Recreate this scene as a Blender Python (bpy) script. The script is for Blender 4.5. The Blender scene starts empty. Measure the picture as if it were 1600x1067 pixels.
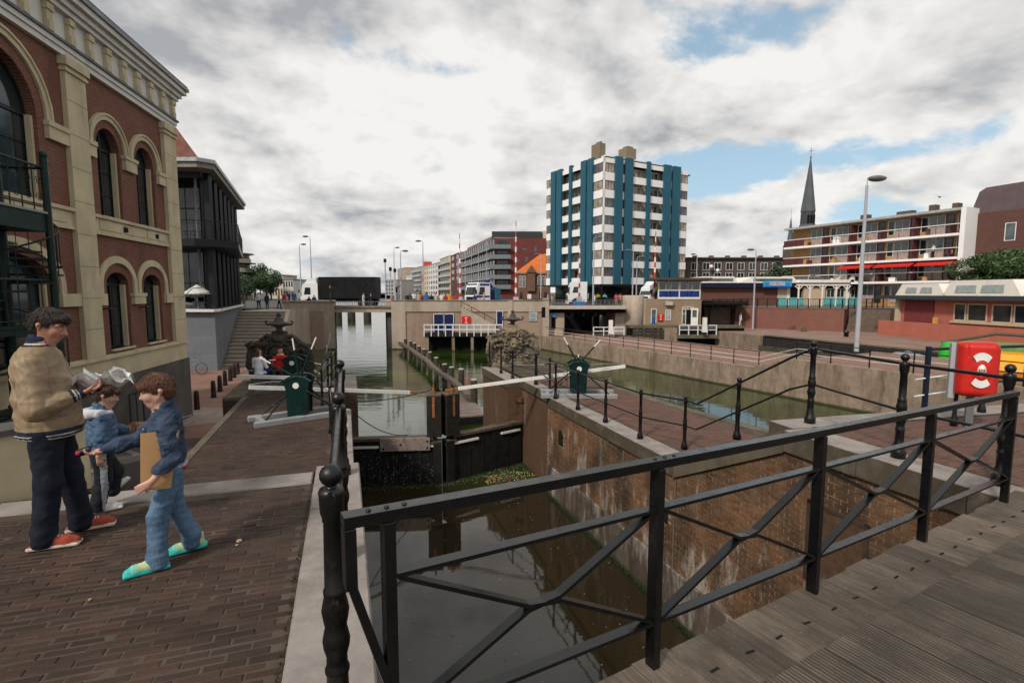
import bpy, math, random
import numpy as np
from mathutils import Vector, Matrix
random.seed(7); RS = np.random.RandomState(7)
SC = bpy.context.scene; COL = SC.collection
R = math.radians
# ---------------------------------------------------------------- camera
CAMZ = 1.92; FPX = 800.0; PITCH = math.atan(76.5/800)
cam = bpy.data.cameras.new('camera'); cam.lens = 18.0; cam.sensor_width = 36.0
cam.clip_start = 0.05; cam.clip_end = 6000
camo = bpy.data.objects.new('camera', cam); COL.objects.link(camo)
camo.location = (0, 0, CAMZ); camo.rotation_euler = (R(90)-PITCH, 0, 0); SC.camera = camo
def ray(u, v):
    a = (u-800)/FPX; b = (533.5-v)/FPX; c, s = math.cos(PITCH), math.sin(PITCH)
    return Vector((a, c+b*s, -s+b*c))
def at(u, v, z=0.0):
    d = ray(u, v); k = (z-CAMZ)/d.z; return Vector((d.x*k, d.y*k, z))
def aty(u, v, Y):
    d = ray(u, v); k = Y/d.y; return Vector((d.x*k, Y, CAMZ+d.z*k))
# ---------------------------------------------------------------- sky
EL, AZ = R(42), R(215)        # sun elevation; compass direction the sun stands in, clockwise from +Y
SUNV = Vector((math.sin(AZ)*math.cos(EL), math.cos(AZ)*math.cos(EL), math.sin(EL)))
W = bpy.data.worlds.new('World'); SC.world = W; W.use_nodes = True
nt = W.node_tree; nt.nodes.clear(); N = nt.nodes; LK = nt.links
def wn(t, **k):
    n = N.new(t)
    for a, b in k.items(): setattr(n, a, b)
    return n
def wm(op, a, b=None, c=None, clamp=False):
    n = wn('ShaderNodeMath', operation=op, use_clamp=clamp)
    for i, x in enumerate((a, b, c)):
        if x is None: continue
        if isinstance(x, (int, float)): n.inputs[i].default_value = x
        else: LK.new(x, n.inputs[i])
    return n.outputs[0]
sky = wn('ShaderNodeTexSky', sky_type='NISHITA', sun_disc=False, sun_elevation=EL, sun_rotation=AZ, altitude=0)
sky.air_density = 1.0; sky.dust_density = 1.6; sky.ozone_density = 1.2
tc = wn('ShaderNodeTexCoord'); sep = wn('ShaderNodeSeparateXYZ'); LK.new(tc.outputs['Generated'], sep.inputs[0])
zc = wm('ADD', wm('MULTIPLY', wm('MAXIMUM', sep.outputs[2], 0.0), .9), 0.42)
comb = wn('ShaderNodeCombineXYZ')
LK.new(wm('DIVIDE', sep.outputs[0], zc), comb.inputs[0]); LK.new(wm('DIVIDE', sep.outputs[1], zc), comb.inputs[1]); LK.new(wm('DIVIDE', wm('MULTIPLY', sep.outputs[2], 1.5), zc), comb.inputs[2])
def wnoise(vec, scale, det, rough, off=(0, 0, 0), dist=0.0):
    mp = wn('ShaderNodeMapping'); mp.inputs['Location'].default_value = off; LK.new(vec, mp.inputs[0])
    n = wn('ShaderNodeTexNoise'); n.inputs['Scale'].default_value = scale; n.inputs['Detail'].default_value = det
    n.inputs['Roughness'].default_value = rough; n.inputs['Distortion'].default_value = dist
    LK.new(mp.outputs[0], n.inputs['Vector']); return n.outputs['Fac']
cv = comb.outputs[0]
O1 = (3.1, 7.7, 0)
n1 = wnoise(cv, 3.3, 10, .60, O1, .15)
n2 = wnoise(cv, 3.3, 5, .52, (O1[0]+.02, O1[1], .06), .15)
n1s = wnoise(cv, 3.3, 5, .52, O1, .15)
n3 = wnoise(cv, 1.1, 4, .55, (9.3, 1.2, 0))
def blob(u, v, ru, rv, amt, prev, soft=1.0):
    """adds amt around the direction of sky point (u,v); radii as angles scaled like ru, rv"""
    d = ray(u, v).normalized()
    s = wn('ShaderNodeVectorMath', operation='SUBTRACT'); LK.new(tc.outputs['Generated'], s.inputs[0]); s.inputs[1].default_value = d
    m = wn('ShaderNodeVectorMath', operation='MULTIPLY'); LK.new(s.outputs[0], m.inputs[0]); m.inputs[1].default_value = (800/ru, 800/ru, 800/rv)
    l = wn('ShaderNodeVectorMath', operation='LENGTH'); LK.new(m.outputs[0], l.inputs[0])
    g = wm('POWER', 2.718, wm('MULTIPLY', wm('MULTIPLY', l.outputs['Value'], l.outputs['Value']), -1.0))
    return wm('ADD', prev, wm('MULTIPLY', g, amt))
cov = n1
cov = wm('ADD', cov, .18)
for b in ((1110, 90, 130, 28, -.11), (1160, 30, 90, 34, -.06), (720, 108, 80, 14, -.13), (560, 90, 70, 24, -.17), (640, 70, 50, 16, -.10), (480, 20, 60, 20, -.14), (1390, 228, 200, 26, -.15), (1180, 275, 130, 40, -.22),
          (1110, 270, 60, 60, -.10), (1330, 340, 90, 34, -.22), (400, 365, 60, 22, -.10), (1240, 150, 60, 30, .05), (1225, 305, 50, 28, .22), (1500, 130, 260, 70, .12),
          (1130, 345, 80, 22, .16), (790, 330, 70, 34, .13), (1240, 250, 400, 18, -.05), (1520, 290, 150, 30, .10),
          (950, 190, 200, 40, .12), (200, 60, 330, 160, .14), (500, 230, 300, 90, .13), (1540, 250, 120, 24, .06)):
    cov = blob(*b[:4], b[4], cov)
mr = wn('ShaderNodeMapRange', interpolation_type='SMOOTHSTEP'); LK.new(cov, mr.inputs[0]); mr.inputs[1].default_value = .49; mr.inputs[2].default_value = .65
mask = wm('MULTIPLY', mr.outputs[0], .97)
sh = wm('ADD', wm('MULTIPLY', wm('SUBTRACT', n2, n1s), -3.6), .66)
sh = wm('ADD', sh, wm('MULTIPLY', wm('SUBTRACT', n3, .5), -1.1))
for b in ((200, 50, 280, 90, -.30), (640, 30, 330, 50, -.22), (1000, 300, 90, 60, -.02), (430, 190, 240, 70, .16), (600, 250, 260, 40, .18), (1350, 60, 260, 70, .10),
          (1440, 130, 200, 30, -.15), (420, 330, 160, 14, -.18), (900, 230, 160, 22, -.12), (560, 150, 260, 40, .16), (800, 160, 240, 40, .14)):
    sh = blob(*b[:4], b[4], sh)
shc = wm('MULTIPLY', sh, 1.0, clamp=True)
cr = wn('ShaderNodeValToRGB'); LK.new(shc, cr.inputs[0]); e = cr.color_ramp.elements
e[0].position = 0.0; e[0].color = (.40, .41, .43, 1); e[1].position = 1.0; e[1].color = (.93, .905, .87, 1)
e2 = e.new(.5); e2.color = (.72, .705, .69, 1)
mul = wn('ShaderNodeVectorMath', operation='SCALE'); LK.new(sky.outputs[0], mul.inputs[0]); mul.inputs[3].default_value = .115
# thin high haze so the clear patches are milky near the horizon
hz = wn('ShaderNodeMix', data_type='RGBA'); LK.new(mul.outputs[0], hz.inputs[6]); hz.inputs[7].default_value = (.50, .72, .86, 1)
LK.new(wm('ADD', .40, wm('POWER', 2.718, wm('MULTIPLY', sep.outputs[2], -7.0)), clamp=True), hz.inputs[0])
mx = wn('ShaderNodeMix', data_type='RGBA'); LK.new(mask, mx.inputs[0]); LK.new(hz.outputs[2], mx.inputs[6]); LK.new(cr.outputs[0], mx.inputs[7])
bg = wn('ShaderNodeBackground'); LK.new(mx.outputs[2], bg.inputs[0]); bg.inputs[1].default_value = 1.0
wo = wn('ShaderNodeOutputWorld'); LK.new(bg.outputs[0], wo.inputs[0])
sun = bpy.data.lights.new('sun', 'SUN'); sun.energy = 3.0; sun.angle = R(7); sun.color = (1, .93, .83)
suno = bpy.data.objects.new('sun', sun); COL.objects.link(suno)
suno.rotation_euler = (-SUNV).to_track_quat('-Z', 'Y').to_euler()
vs = SC.view_settings; vs.view_transform = 'Standard'; vs.look = 'None'; vs.gamma = 1; vs.exposure = 0.0; vs.use_curve_mapping = False
SC.cycles.max_bounces = 5; SC.cycles.diffuse_bounces = 2; SC.cycles.glossy_bounces = 3; SC.cycles.transmission_bounces = 2
# ---------------------------------------------------------------- materials
MATS = {}
class NT:
    def __init__(s, name):
        s.m = bpy.data.materials.new(name); s.m.use_nodes = True; s.t = s.m.node_tree; s.t.nodes.clear()
        s.p = s.n('ShaderNodeBsdfPrincipled'); s.o = s.n('ShaderNodeOutputMaterial'); s.l(s.p.outputs[0], s.o.inputs[0])
    def n(s, t, **k):
        n = s.t.nodes.new(t)
        for a, b in k.items(): setattr(n, a, b)
        return n
    def l(s, a, b): s.t.links.new(a, b)
    def v(s, inp, x):
        if isinstance(x, (int, float)): inp.default_value = x
        elif isinstance(x, tuple): inp.default_value = (*x, 1) if len(x) == 3 and len(inp.default_value) == 4 else x
        else: s.l(x, inp)
    def math(s, op, a, b=0.0, clamp=False):
        n = s.n('ShaderNodeMath', operation=op, use_clamp=clamp); s.v(n.inputs[0], a); s.v(n.inputs[1], b); return n.outputs[0]
    def mix(s, f, a, b, blend='MIX'):
        n = s.n('ShaderNodeMix', data_type='RGBA', blend_type=blend); s.v(n.inputs[0], f); s.v(n.inputs[6], a); s.v(n.inputs[7], b); return n.outputs[2]
    def coord(s, kind='Object', scale=(1, 1, 1)):
        c = s.n('ShaderNodeTexCoord')
        if scale == (1, 1, 1): return c.outputs[kind]
        m = s.n('ShaderNodeMapping'); m.inputs['Scale'].default_value = scale; s.l(c.outputs[kind], m.inputs[0]); return m.outputs[0]
    def pos(s, scale=(1, 1, 1)):
        g = s.n('ShaderNodeNewGeometry'); m = s.n('ShaderNodeMapping'); m.inputs['Scale'].default_value = scale; s.l(g.outputs['Position'], m.inputs[0]); return m.outputs[0]
    def noise(s, vec, scale, det=4, rough=.55, dist=0):
        n = s.n('ShaderNodeTexNoise'); s.l(vec, n.inputs['Vector']); n.inputs['Scale'].default_value = scale; n.inputs['Detail'].default_value = det
        n.inputs['Roughness'].default_value = rough; n.inputs['Distortion'].default_value = dist; return n.outputs['Fac']
    def rng(s, x, a, b, c=0.0, d=1.0):
        n = s.n('ShaderNodeMapRange'); s.v(n.inputs[0], x)
        for i, q in enumerate((a, b, c, d)): n.inputs[i+1].default_value = q
        return n.outputs[0]
    def bump(s, h, st=.3, dist=.01):
        b = s.n('ShaderNodeBump'); b.inputs['Strength'].default_value = st; b.inputs['Distance'].default_value = dist; s.l(h, b.inputs['Height'])
        s.l(b.outputs[0], s.p.inputs['Normal'])
    def rand(s):
        a = s.n('ShaderNodeObjectInfo').outputs['Random']; g = s.n('ShaderNodeNewGeometry').outputs['Random Per Island']
        return s.math('FRACT', s.math('ADD', a, g))
def c4(c, k): return tuple(min(1, x*k) for x in c)
def simple(name, col, rough=.6, metal=0.0, var=.25, scale=3.0, bump=.15, bscale=40, stain=None, spec=.22, coat=0):
    """plain surface: colour broken by two noises, optional stain colour running down it"""
    if name in MATS: return MATS[name]
    t = NT(name); v = t.coord()
    f = t.noise(v, scale, 6, .6)
    c = t.mix(t.rng(f, .3, .7), c4(col, 1-var), c4(col, 1+var))
    if stain:
        vs_ = t.coord('Object', (1.0, 1.0, .18)); g = t.noise(vs_, stain[1], 6, .65)
        c = t.mix(t.rng(g, stain[2], stain[2]+.22, 0, stain[3]), c, stain[0])
    t.v(t.p.inputs['Base Color'], c); t.v(t.p.inputs['Metallic'], metal)
    t.v(t.p.inputs['Roughness'], t.rng(t.noise(v, scale*3.1, 4), .3, .7, max(.02, rough-.1), min(1, rough+.1)))
    t.p.inputs['Specular IOR Level'].default_value = spec; t.p.inputs['Coat Weight'].default_value = coat
    if bump: t.bump(t.noise(v, bscale, 3), bump, .01)
    MATS[name] = t.m; return t.m
def brickmat(name, c1, c2, mortar, bw=.22, bh=.065, mw=.01, stain=None, var=.3, off=.5):
    if name in MATS: return MATS[name]
    t = NT(name); co = t.coord(); sp = t.n('ShaderNodeSeparateXYZ'); t.l(co, sp.inputs[0])
    cb = t.n('ShaderNodeCombineXYZ'); t.l(t.math('ADD', sp.outputs[0], sp.outputs[1]), cb.inputs[0]); t.l(sp.outputs[2], cb.inputs[1])
    b = t.n('ShaderNodeTexBrick'); t.l(cb.outputs[0], b.inputs['Vector']); b.offset = off
    b.inputs['Scale'].default_value = 1; b.inputs['Brick Width'].default_value = bw; b.inputs['Row Height'].default_value = bh; b.inputs['Mortar Size'].default_value = mw
    b.inputs['Mortar Smooth'].default_value = .2
    t.v(b.inputs['Color1'], c1); t.v(b.inputs['Color2'], c2); t.v(b.inputs['Mortar'], mortar)
    c = t.mix(t.rng(t.noise(co, 1.1, 7, .62), .3, .72, 0, .55), b.outputs['Color'], c4(c1, 1-var))
    if stain:
        g = t.noise(t.coord('Object', (1, 1, .25)), stain[1], 7, .7)
        c = t.mix(t.rng(g, stain[2], stain[2]+.2, 0, stain[3]), c, stain[0])
    t.v(t.p.inputs['Base Color'], c); t.p.inputs['Roughness'].default_value = .85; t.p.inputs['Specular IOR Level'].default_value = .2
    t.bump(t.math('SUBTRACT', 1.0, b.outputs['Fac']), .5, .008)
    MATS[name] = t.m; return t.m
def piecemat(name, cols, rough=.85, dirt=(.03, .028, .022), dirtamt=.5, stain=None, bump=.4, gsc=1.2):
    """loose pieces (bricks, stones): every piece takes its own tone"""
    t = NT(name); r = t.rand(); cr = t.n('ShaderNodeValToRGB'); t.l(r, cr.inputs[0]); e = cr.color_ramp.elements
    e[0].color = (*cols[0], 1); e[1].color = (*cols[-1], 1)
    for i, c in enumerate(cols[1:-1]): e.new((i+1)/(len(cols)-1)).color = (*c, 1)
    p = t.pos(); c = cr.outputs[0]
    c = t.mix(t.rng(t.noise(p, gsc, 7, .65), .38, .68, 0, dirtamt), c, dirt)
    c = t.mix(t.rng(t.noise(p, 45, 3), .35, .75, 0, .35), c, c4(cols[0], .55))
    if stain: c = stain(t, c, p)
    t.v(t.p.inputs['Base Color'], c); t.v(t.p.inputs['Roughness'], t.rng(t.noise(p, 5, 4), .3, .7, rough-.18, min(1, rough+.1))); t.p.inputs['Specular IOR Level'].default_value = .22
    t.bump(t.noise(p, 120, 4, .7), bump, .004)
    MATS[name] = t.m; return t.m
def glassmat(name, col=(.012, .016, .018), rough=.06, spec=.6):
    if name in MATS: return MATS[name]
    t = NT(name); f = t.noise(t.coord(), .9, 3)
    t.v(t.p.inputs['Base Color'], t.mix(t.rng(f, .35, .65), col, c4(col, 2.2))); t.p.inputs['Roughness'].default_value = rough
    t.p.inputs['Specular IOR Level'].default_value = spec
    t.bump(t.noise(t.coord(), 1.3, 2), .03, .05); MATS[name] = t.m; return t.m
# ---------------------------------------------------------------- mesh builder
class MB:
    def __init__(s): s.v = []; s.f = []; s.mi = []; s.sm = []; s.M = None; s.m = 0
    def add(s, vs, fs, smooth=False, mi=None):
        o = len(s.v)
        if s.M is not None: vs = [s.M @ Vector(q) for q in vs]
        s.v.extend(tuple(q) for q in vs); s.f.extend(tuple(o+i for i in f) for f in fs)
        s.mi.extend([s.m if mi is None else mi]*len(fs)); s.sm.extend([smooth]*len(fs)); return s
    def box(s, x0, x1, y0, y1, z0, z1, ch=0, mi=None):
        if ch:
            c = ch; vs = []
            for z, k in ((z0, 0), (z1-c, 0), (z1, c)):
                vs += [(x0+k, y0+k, z), (x1-k, y0+k, z), (x1-k, y1-k, z), (x0+k, y1-k, z)]
            fs = [(3, 2, 1, 0), (8, 9, 10, 11)]
            for L in (0, 4):
                for i in range(4): j = (i+1) % 4; fs.append((L+i, L+j, L+4+j, L+4+i))
            return s.add(vs, fs, mi=mi)
        vs = [(x0, y0, z0), (x1, y0, z0), (x1, y1, z0), (x0, y1, z0), (x0, y0, z1), (x1, y0, z1), (x1, y1, z1), (x0, y1, z1)]
        return s.add(vs, [(3, 2, 1, 0), (4, 5, 6, 7), (0, 1, 5, 4), (1, 2, 6, 5), (2, 3, 7, 6), (3, 0, 4, 7)], mi=mi)
    def cbox(s, c, sz, rz=0, ry=0, rx=0, ch=0, mi=None):
        M0 = s.M; T = Matrix.Translation(c) @ Matrix.Rotation(rz, 4, 'Z') @ Matrix.Rotation(ry, 4, 'Y') @ Matrix.Rotation(rx, 4, 'X')
        s.M = T if M0 is None else M0 @ T
        s.box(-sz[0]/2, sz[0]/2, -sz[1]/2, sz[1]/2, -sz[2]/2, sz[2]/2, ch, mi); s.M = M0; return s
    def beam(s, a, b, w, h, up=(0, 0, 1), mi=None):
        a, b = Vector(a), Vector(b); d = (b-a); L = d.length
        if L < 1e-6: return s
        x = d/L; u = Vector(up)
        if abs(x.dot(u)) > .98: u = Vector((0, 1, 0))
        y = u.cross(x).normalized(); z = x.cross(y)
        vs = [p + y*(i*w/2) + z*(j*h/2) for p in (a, b) for i, j in ((-1, -1), (1, -1), (1, 1), (-1, 1))]
        return s.add(vs, [(0, 3, 2, 1), (4, 5, 6, 7), (0, 1, 5, 4), (1, 2, 6, 5), (2, 3, 7, 6), (3, 0, 4, 7)], mi=mi)
    def tube(s, pts, r, n=8, cap=True, mi=None, smooth=True):
        pts = [Vector(p) for p in pts]; rr = r if isinstance(r, (list, tuple)) else [r]*len(pts)
        vs = []; fs = []; u = None
        for i, p in enumerate(pts):
            t = (pts[min(i+1, len(pts)-1)]-pts[max(i-1, 0)]).normalized()
            if u is None:
                u = Vector((0, 0, 1)) if abs(t.z) < .9 else Vector((1, 0, 0))
            u = (u - t*u.dot(t)).normalized(); w = t.cross(u)
            for k in range(n):
                a = 2*math.pi*k/n; vs.append(p + (u*math.cos(a)+w*math.sin(a))*rr[i])
        for i in range(len(pts)-1):
            for k in range(n):
                j = (k+1) % n; fs.append((i*n+k, i*n+j, (i+1)*n+j, (i+1)*n+k))
        s.add(vs, fs, smooth, mi)
        if cap: s.add([vs[k] for k in range(n)], [tuple(range(n-1, -1, -1))], False, mi); s.add(vs[-n:], [tuple(range(n))], False, mi)
        return s
    def lathe(s, prof, c=(0, 0, 0), n=16, mi=None, smooth=True):
        c = Vector(c); vs = []; fs = []
        for r, z in prof:
            for k in range(n): a = 2*math.pi*k/n; vs.append(c+Vector((r*math.cos(a), r*math.sin(a), z)))
        m = len(prof)
        for i in range(m-1):
            for k in range(n):
                j = (k+1) % n; fs.append((i*n+k, i*n+j, (i+1)*n+j, (i+1)*n+k))
        if prof[0][0] > .001: fs.append(tuple(range(n-1, -1, -1)))
        if prof[-1][0] > .001: fs.append(tuple((m-1)*n+k for k in range(n)))
        return s.add(vs, fs, smooth, mi)
    def prism(s, poly, z0, z1, mi=None, top=True, bot=True):
        """poly: (x,y) counterclockwise; z0,z1 numbers or functions of (x,y)"""
        n = len(poly); g = (lambda f, p: f(*p) if callable(f) else f)
        vs = [(p[0], p[1], g(z0, p)) for p in poly]+[(p[0], p[1], g(z1, p)) for p in poly]
        fs = [(i, (i+1) % n, n+(i+1) % n, n+i) for i in range(n)]
        if top: fs.append(tuple(range(n, 2*n)))
        if bot: fs.append(tuple(range(n-1, -1, -1)))
        return s.add(vs, fs, mi=mi)
    def extr(s, poly, y0, y1, mi=None, caps=True):
        """poly in the x,z plane counterclockwise seen from -y, pushed from y0 to y1"""
        n = len(poly); vs = [(p[0], y0, p[1]) for p in poly]+[(p[0], y1, p[1]) for p in poly]
        fs = [(i, n+i, n+(i+1) % n, (i+1) % n) for i in range(n)]
        if caps: fs += [tuple(range(n)), tuple(range(2*n-1, n-1, -1))]
        return s.add(vs, fs, mi=mi)
    def quad(s, a, b, c, d, mi=None): return s.add([a, b, c, d], [(0, 1, 2, 3)], mi=mi)
    def sphere(s, c, r, nu=12, nv=8, mi=None):
        rx, ry, rz = (r, r, r) if isinstance(r, (int, float)) else r
        vs = []; fs = []
        for i in range(nv+1):
            th = math.pi*i/nv
            for k in range(nu):
                a = 2*math.pi*k/nu; vs.append((c[0]+rx*math.sin(th)*math.cos(a), c[1]+ry*math.sin(th)*math.sin(a), c[2]+rz*math.cos(th)))
        for i in range(nv):
            for k in range(nu):
                j = (k+1) % nu; fs.append((i*nu+k, (i+1)*nu+k, (i+1)*nu+j, i*nu+j))
        return s.add(vs, fs, True, mi)
    def mesh(s, name, mats):
        me = bpy.data.meshes.new(name); me.from_pydata(s.v, [], s.f)
        for m in (mats if isinstance(mats, (list, tuple)) else [mats]): me.materials.append(m)
        me.polygons.foreach_set('material_index', s.mi); me.polygons.foreach_set('use_smooth', s.sm); me.update(); return me
    def build(s, name, mats, parent=None, **kw):
        return link(name, s.mesh(name, mats), parent, **kw)
def link(name, data, parent=None, loc=None, rz=None, label=None, cat=None, group=None, kind=None):
    o = bpy.data.objects.new(name, data); COL.objects.link(o)
    if parent is not None: o.parent = parent
    if loc is not None: o.location = loc
    if rz is not None: o.rotation_euler[2] = rz
    for k, v in (('label', label), ('category', cat), ('group', group), ('kind', kind)):
        if v: o[k] = v
    return o
def thing(name, loc, rz, label, cat, group=None):
    return link(name, None, None, loc, rz, label, cat, group)
def copytree(o, loc=None, rz=None, label=None, parent=None):
    c = o.copy(); COL.objects.link(c)
    if parent is not None: c.parent = parent
    if loc is not None: c.location = loc
    if rz is not None: c.rotation_euler[2] = rz
    if label: c['label'] = label
    for ch in list(o.children): copytree(ch, parent=c)
    return c
# lock frame: s across the lock (to the right), t along it (away)
LX = Vector((.951, .309, 0)); LY = Vector((-.309, .951, 0)); LA = math.atan2(.309, .951)
def L(s, t, z=0.0): return Vector((s*.951-t*.309, s*.309+t*.951, z))
def Linv(p): return (p[0]*.951+p[1]*.309, -p[0]*.309+p[1]*.951)
WZ = -4.3     # water level
ZQ = -1.25    # lower quays
# ================================================================ the setting
def proj(p):
    d = Vector(p)-Vector((0, 0, CAMZ)); c, s = math.cos(PITCH), math.sin(PITCH)
    z = d.y*c-d.z*s
    if z < .05: return None
    return (800+FPX*d.x/z, 533.5-FPX*(d.y*s+d.z*c)/z, z)
def seen(p, m=80):
    q = proj(p); return q is not None and -m < q[0] < 1600+m and -m < q[1] < 1067+m
def algae(t, c, p):
    sp = t.n('ShaderNodeSeparateXYZ'); t.l(p, sp.inputs[0]); z = sp.outputs[2]
    zn = t.math('ADD', z, t.math('MULTIPLY', t.noise(p, 3, 4), .12))
    return t.mix(t.rng(zn, WZ+.12, WZ+.22, .9, 0), c, (.022, .034, .010))
def whitestain(t, c, p):
    sp = t.n('ShaderNodeSeparateXYZ'); t.l(p, sp.inputs[0]); z = sp.outputs[2]
    f = t.noise(t.pos((1, 1, .3)), 1.9, 8, .72)
    hi = t.rng(z, -3.6, -1.4, .49, .60)
    n = t.n('ShaderNodeMapRange'); t.l(f, n.inputs[0]); t.l(hi, n.inputs[1]); t.l(t.math('ADD', hi, .07), n.inputs[2]); n.inputs[4].default_value = .75
    c = t.mix(n.outputs[0], c, (.40, .36, .32))
    c = t.mix(t.rng(t.noise(t.pos((1, 1, .35)), .9, 6, .65), .47, .62, 0, .75), c, (.022, .018, .013))
    return algae(t, c, p)
def whitestain2(t, c, p):
    f = t.noise(t.pos((1, 1, .25)), 2.6, 8, .72)
    c = t.mix(t.rng(f, .50, .62, 0, .7), c, (.36, .33, .30))
    c = t.mix(t.rng(t.noise(t.pos((1, 1, .2)), 1.6, 6, .65), .5, .62, 0, .7), c, (.03, .022, .016))
    return algae(t, c, p)
def stained(name, col, rough=.85, bump=.35, var=.25, fn=None, dark=(.04, .033, .025), amt=.65, sc=1.1):
    t = NT(name); p = t.pos(); c = t.mix(t.rng(t.noise(p, 2.2, 8, .65), .3, .7), c4(col, 1-var), c4(col, 1+var))
    c = t.mix(t.rng(t.noise(t.pos((1, 1, .16)), sc, 7, .68), .48, .66, 0, amt), c, dark)
    if fn: c = fn(t, c, p)
    t.v(t.p.inputs['Base Color'], c); t.v(t.p.inputs['Roughness'], t.rng(t.noise(p, 7, 4), .3, .7, rough-.15, min(1, rough+.1))); t.p.inputs['Specular IOR Level'].default_value = .22
    t.bump(t.noise(p, 26, 8, .75), bump, .012); return t.m
M_pave = piecemat('paving_brick', [(.036, .021, .016), (.062, .033, .023), (.055, .037, .028), (.088, .045, .031), (.046, .031, .024)], dirt=(.018, .014, .011), dirtamt=.75, rough=.75)
M_pave2 = piecemat('red_paving_brick', [(.10, .052, .040), (.15, .075, .056), (.13, .078, .060)], dirt=(.07, .05, .04), dirtamt=.6)
M_joint = simple('sandy_joint', (.070, .055, .042), .95, var=.5, scale=2, bump=.5, bscale=90)
M_lockb = piecemat('lock_brick', [(.14, .068, .038), (.23, .108, .056), (.18, .108, .060), (.25, .125, .066), (.18, .115, .072)], dirt=(.055, .040, .027), dirtamt=.8, stain=whitestain)
M_lockm = stained('lime_mortar', (.27, .195, .12), fn=algae, amt=.5)
M_lockwall = brickmat('lock_brickwork', (.11, .055, .032), (.075, .045, .028), (.14, .10, .065), .22, .072, .008, stain=((.30, .27, .24), 1.4, .55, .6))
M_footing = stained('lime_streaked_footing', (.10, .075, .058), fn=whitestain2, amt=.3)
def side_tone(t, c, p):
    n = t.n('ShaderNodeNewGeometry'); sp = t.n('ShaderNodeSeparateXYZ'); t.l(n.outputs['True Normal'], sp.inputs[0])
    f = t.math('MULTIPLY', t.rng(sp.outputs[2], .3, .8, 1, 0), t.rng(t.noise(p, 3, 6, .6), .2, .5, .6, 1.0)); c = t.mix(f, c, (.078, .062, .042))  # steep faces are mixed towards dark brown, broken by noise
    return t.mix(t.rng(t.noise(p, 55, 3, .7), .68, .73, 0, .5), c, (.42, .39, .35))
M_cope = stained('coping_stone', (.26, .23, .21), var=.25, fn=side_tone, bump=.5, dark=(.12, .10, .085), amt=.55, sc=2.0, rough=.8)
M_copedark = stained('weathered_coping', (.115, .095, .068), var=.25, bump=.5, dark=(.05, .05, .03), amt=.6, rough=.85)
def streaks(t, c, p):
    c = t.mix(t.rng(t.noise(t.pos((1, 1, .22)), 1.1, 7, .7), .48, .64, 0, .6), c, (.14, .085, .052)); c = t.mix(t.rng(t.noise(t.pos((1, 1, .14)), 2.6, 6, .7), .57, .68, 0, .65), c, (.06, .046, .034))
    c = t.mix(t.rng(t.noise(t.pos((1, 1, .12)), 1.7, 6, .7), .60, .66, 0, .6), c, (.36, .33, .29)); return algae(t, c, p)
M_conc = stained('canal_concrete', (.26, .20, .15), var=.25, dark=(.12, .085, .058), amt=.6, sc=.9, fn=streaks)
M_conc2 = stained('bridge_concrete', (.40, .33, .265), var=.12, dark=(.20, .155, .12), amt=.55, sc=.35, fn=algae)
M_brk = brickmat('abutment_brick', (.38, .265, .195), (.29, .20, .15), (.30, .24, .20), .3, .09, .012, stain=((.12, .085, .065), .35, .5, .6))
# water: nearly black mirror near, green and a little rough where it is open
def watermat():
    t = NT('canal_water'); p = t.pos(); f = t.noise(p, .22, 4, .6)
    c = t.mix(t.rng(f, .4, .62), (.010, .020, .004), (.030, .055, .008))
    sp = t.n('ShaderNodeSeparateXYZ'); t.l(p, sp.inputs[0])
    near = t.rng(sp.outputs[1], 15.5, 17.5, 1, 0)     # still brown water inside the lock chamber
    c = t.mix(near, c, (.022, .016, .008))
    scum = t.rng(t.noise(p, 30, 4, .7), .70, .74, 0, .55)
    c = t.mix(scum, c, (.16, .14, .09))
    t.v(t.p.inputs['Base Color'], c)
    t.v(t.p.inputs['Roughness'], t.math('ADD', .035, t.math('MULTIPLY', scum, .5))); t.p.inputs['IOR'].default_value = 1.36
    t.p.inputs['Specular IOR Level'].default_value = .95
    wv = t.noise(t.pos((.6, 1.3, 1)), 1.5, 5, .55, .4)
    wv = t.math('ADD', wv, t.math('MULTIPLY', t.noise(t.pos((.25, 1.0, 1)), 1.0, 2, .5), 1.6))
    b = t.n('ShaderNodeBump'); t.l(wv, b.inputs['Height']); b.inputs['Distance'].default_value = .05
    t.v(b.inputs['Strength'], t.rng(sp.outputs[1], 13, 60, .035, .38)); t.l(b.outputs[0], t.p.inputs['Normal'])
    return t.m
M_water = watermat()
MB().quad((-3000, -60, WZ), (3000, -60, WZ), (3000, 5200, WZ), (-3000, 5200, WZ)).build('water', M_water, kind='structure')
MB().quad((-3000, -60, WZ-1.6), (3000, -60, WZ-1.6), (3000, 5200, WZ-1.6), (-3000, 5200, WZ-1.6)).build('canal_bed', simple('mud', (.03, .028, .02)), kind='structure')
M_asph = simple('asphalt', (.075, .073, .07), .9, var=.3, bump=.4)
M_far = simple('far_ground', (.10, .105, .08), .95, var=.4, scale=.05)
RM = Matrix.Rotation(LA, 4, 'Z')
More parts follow.
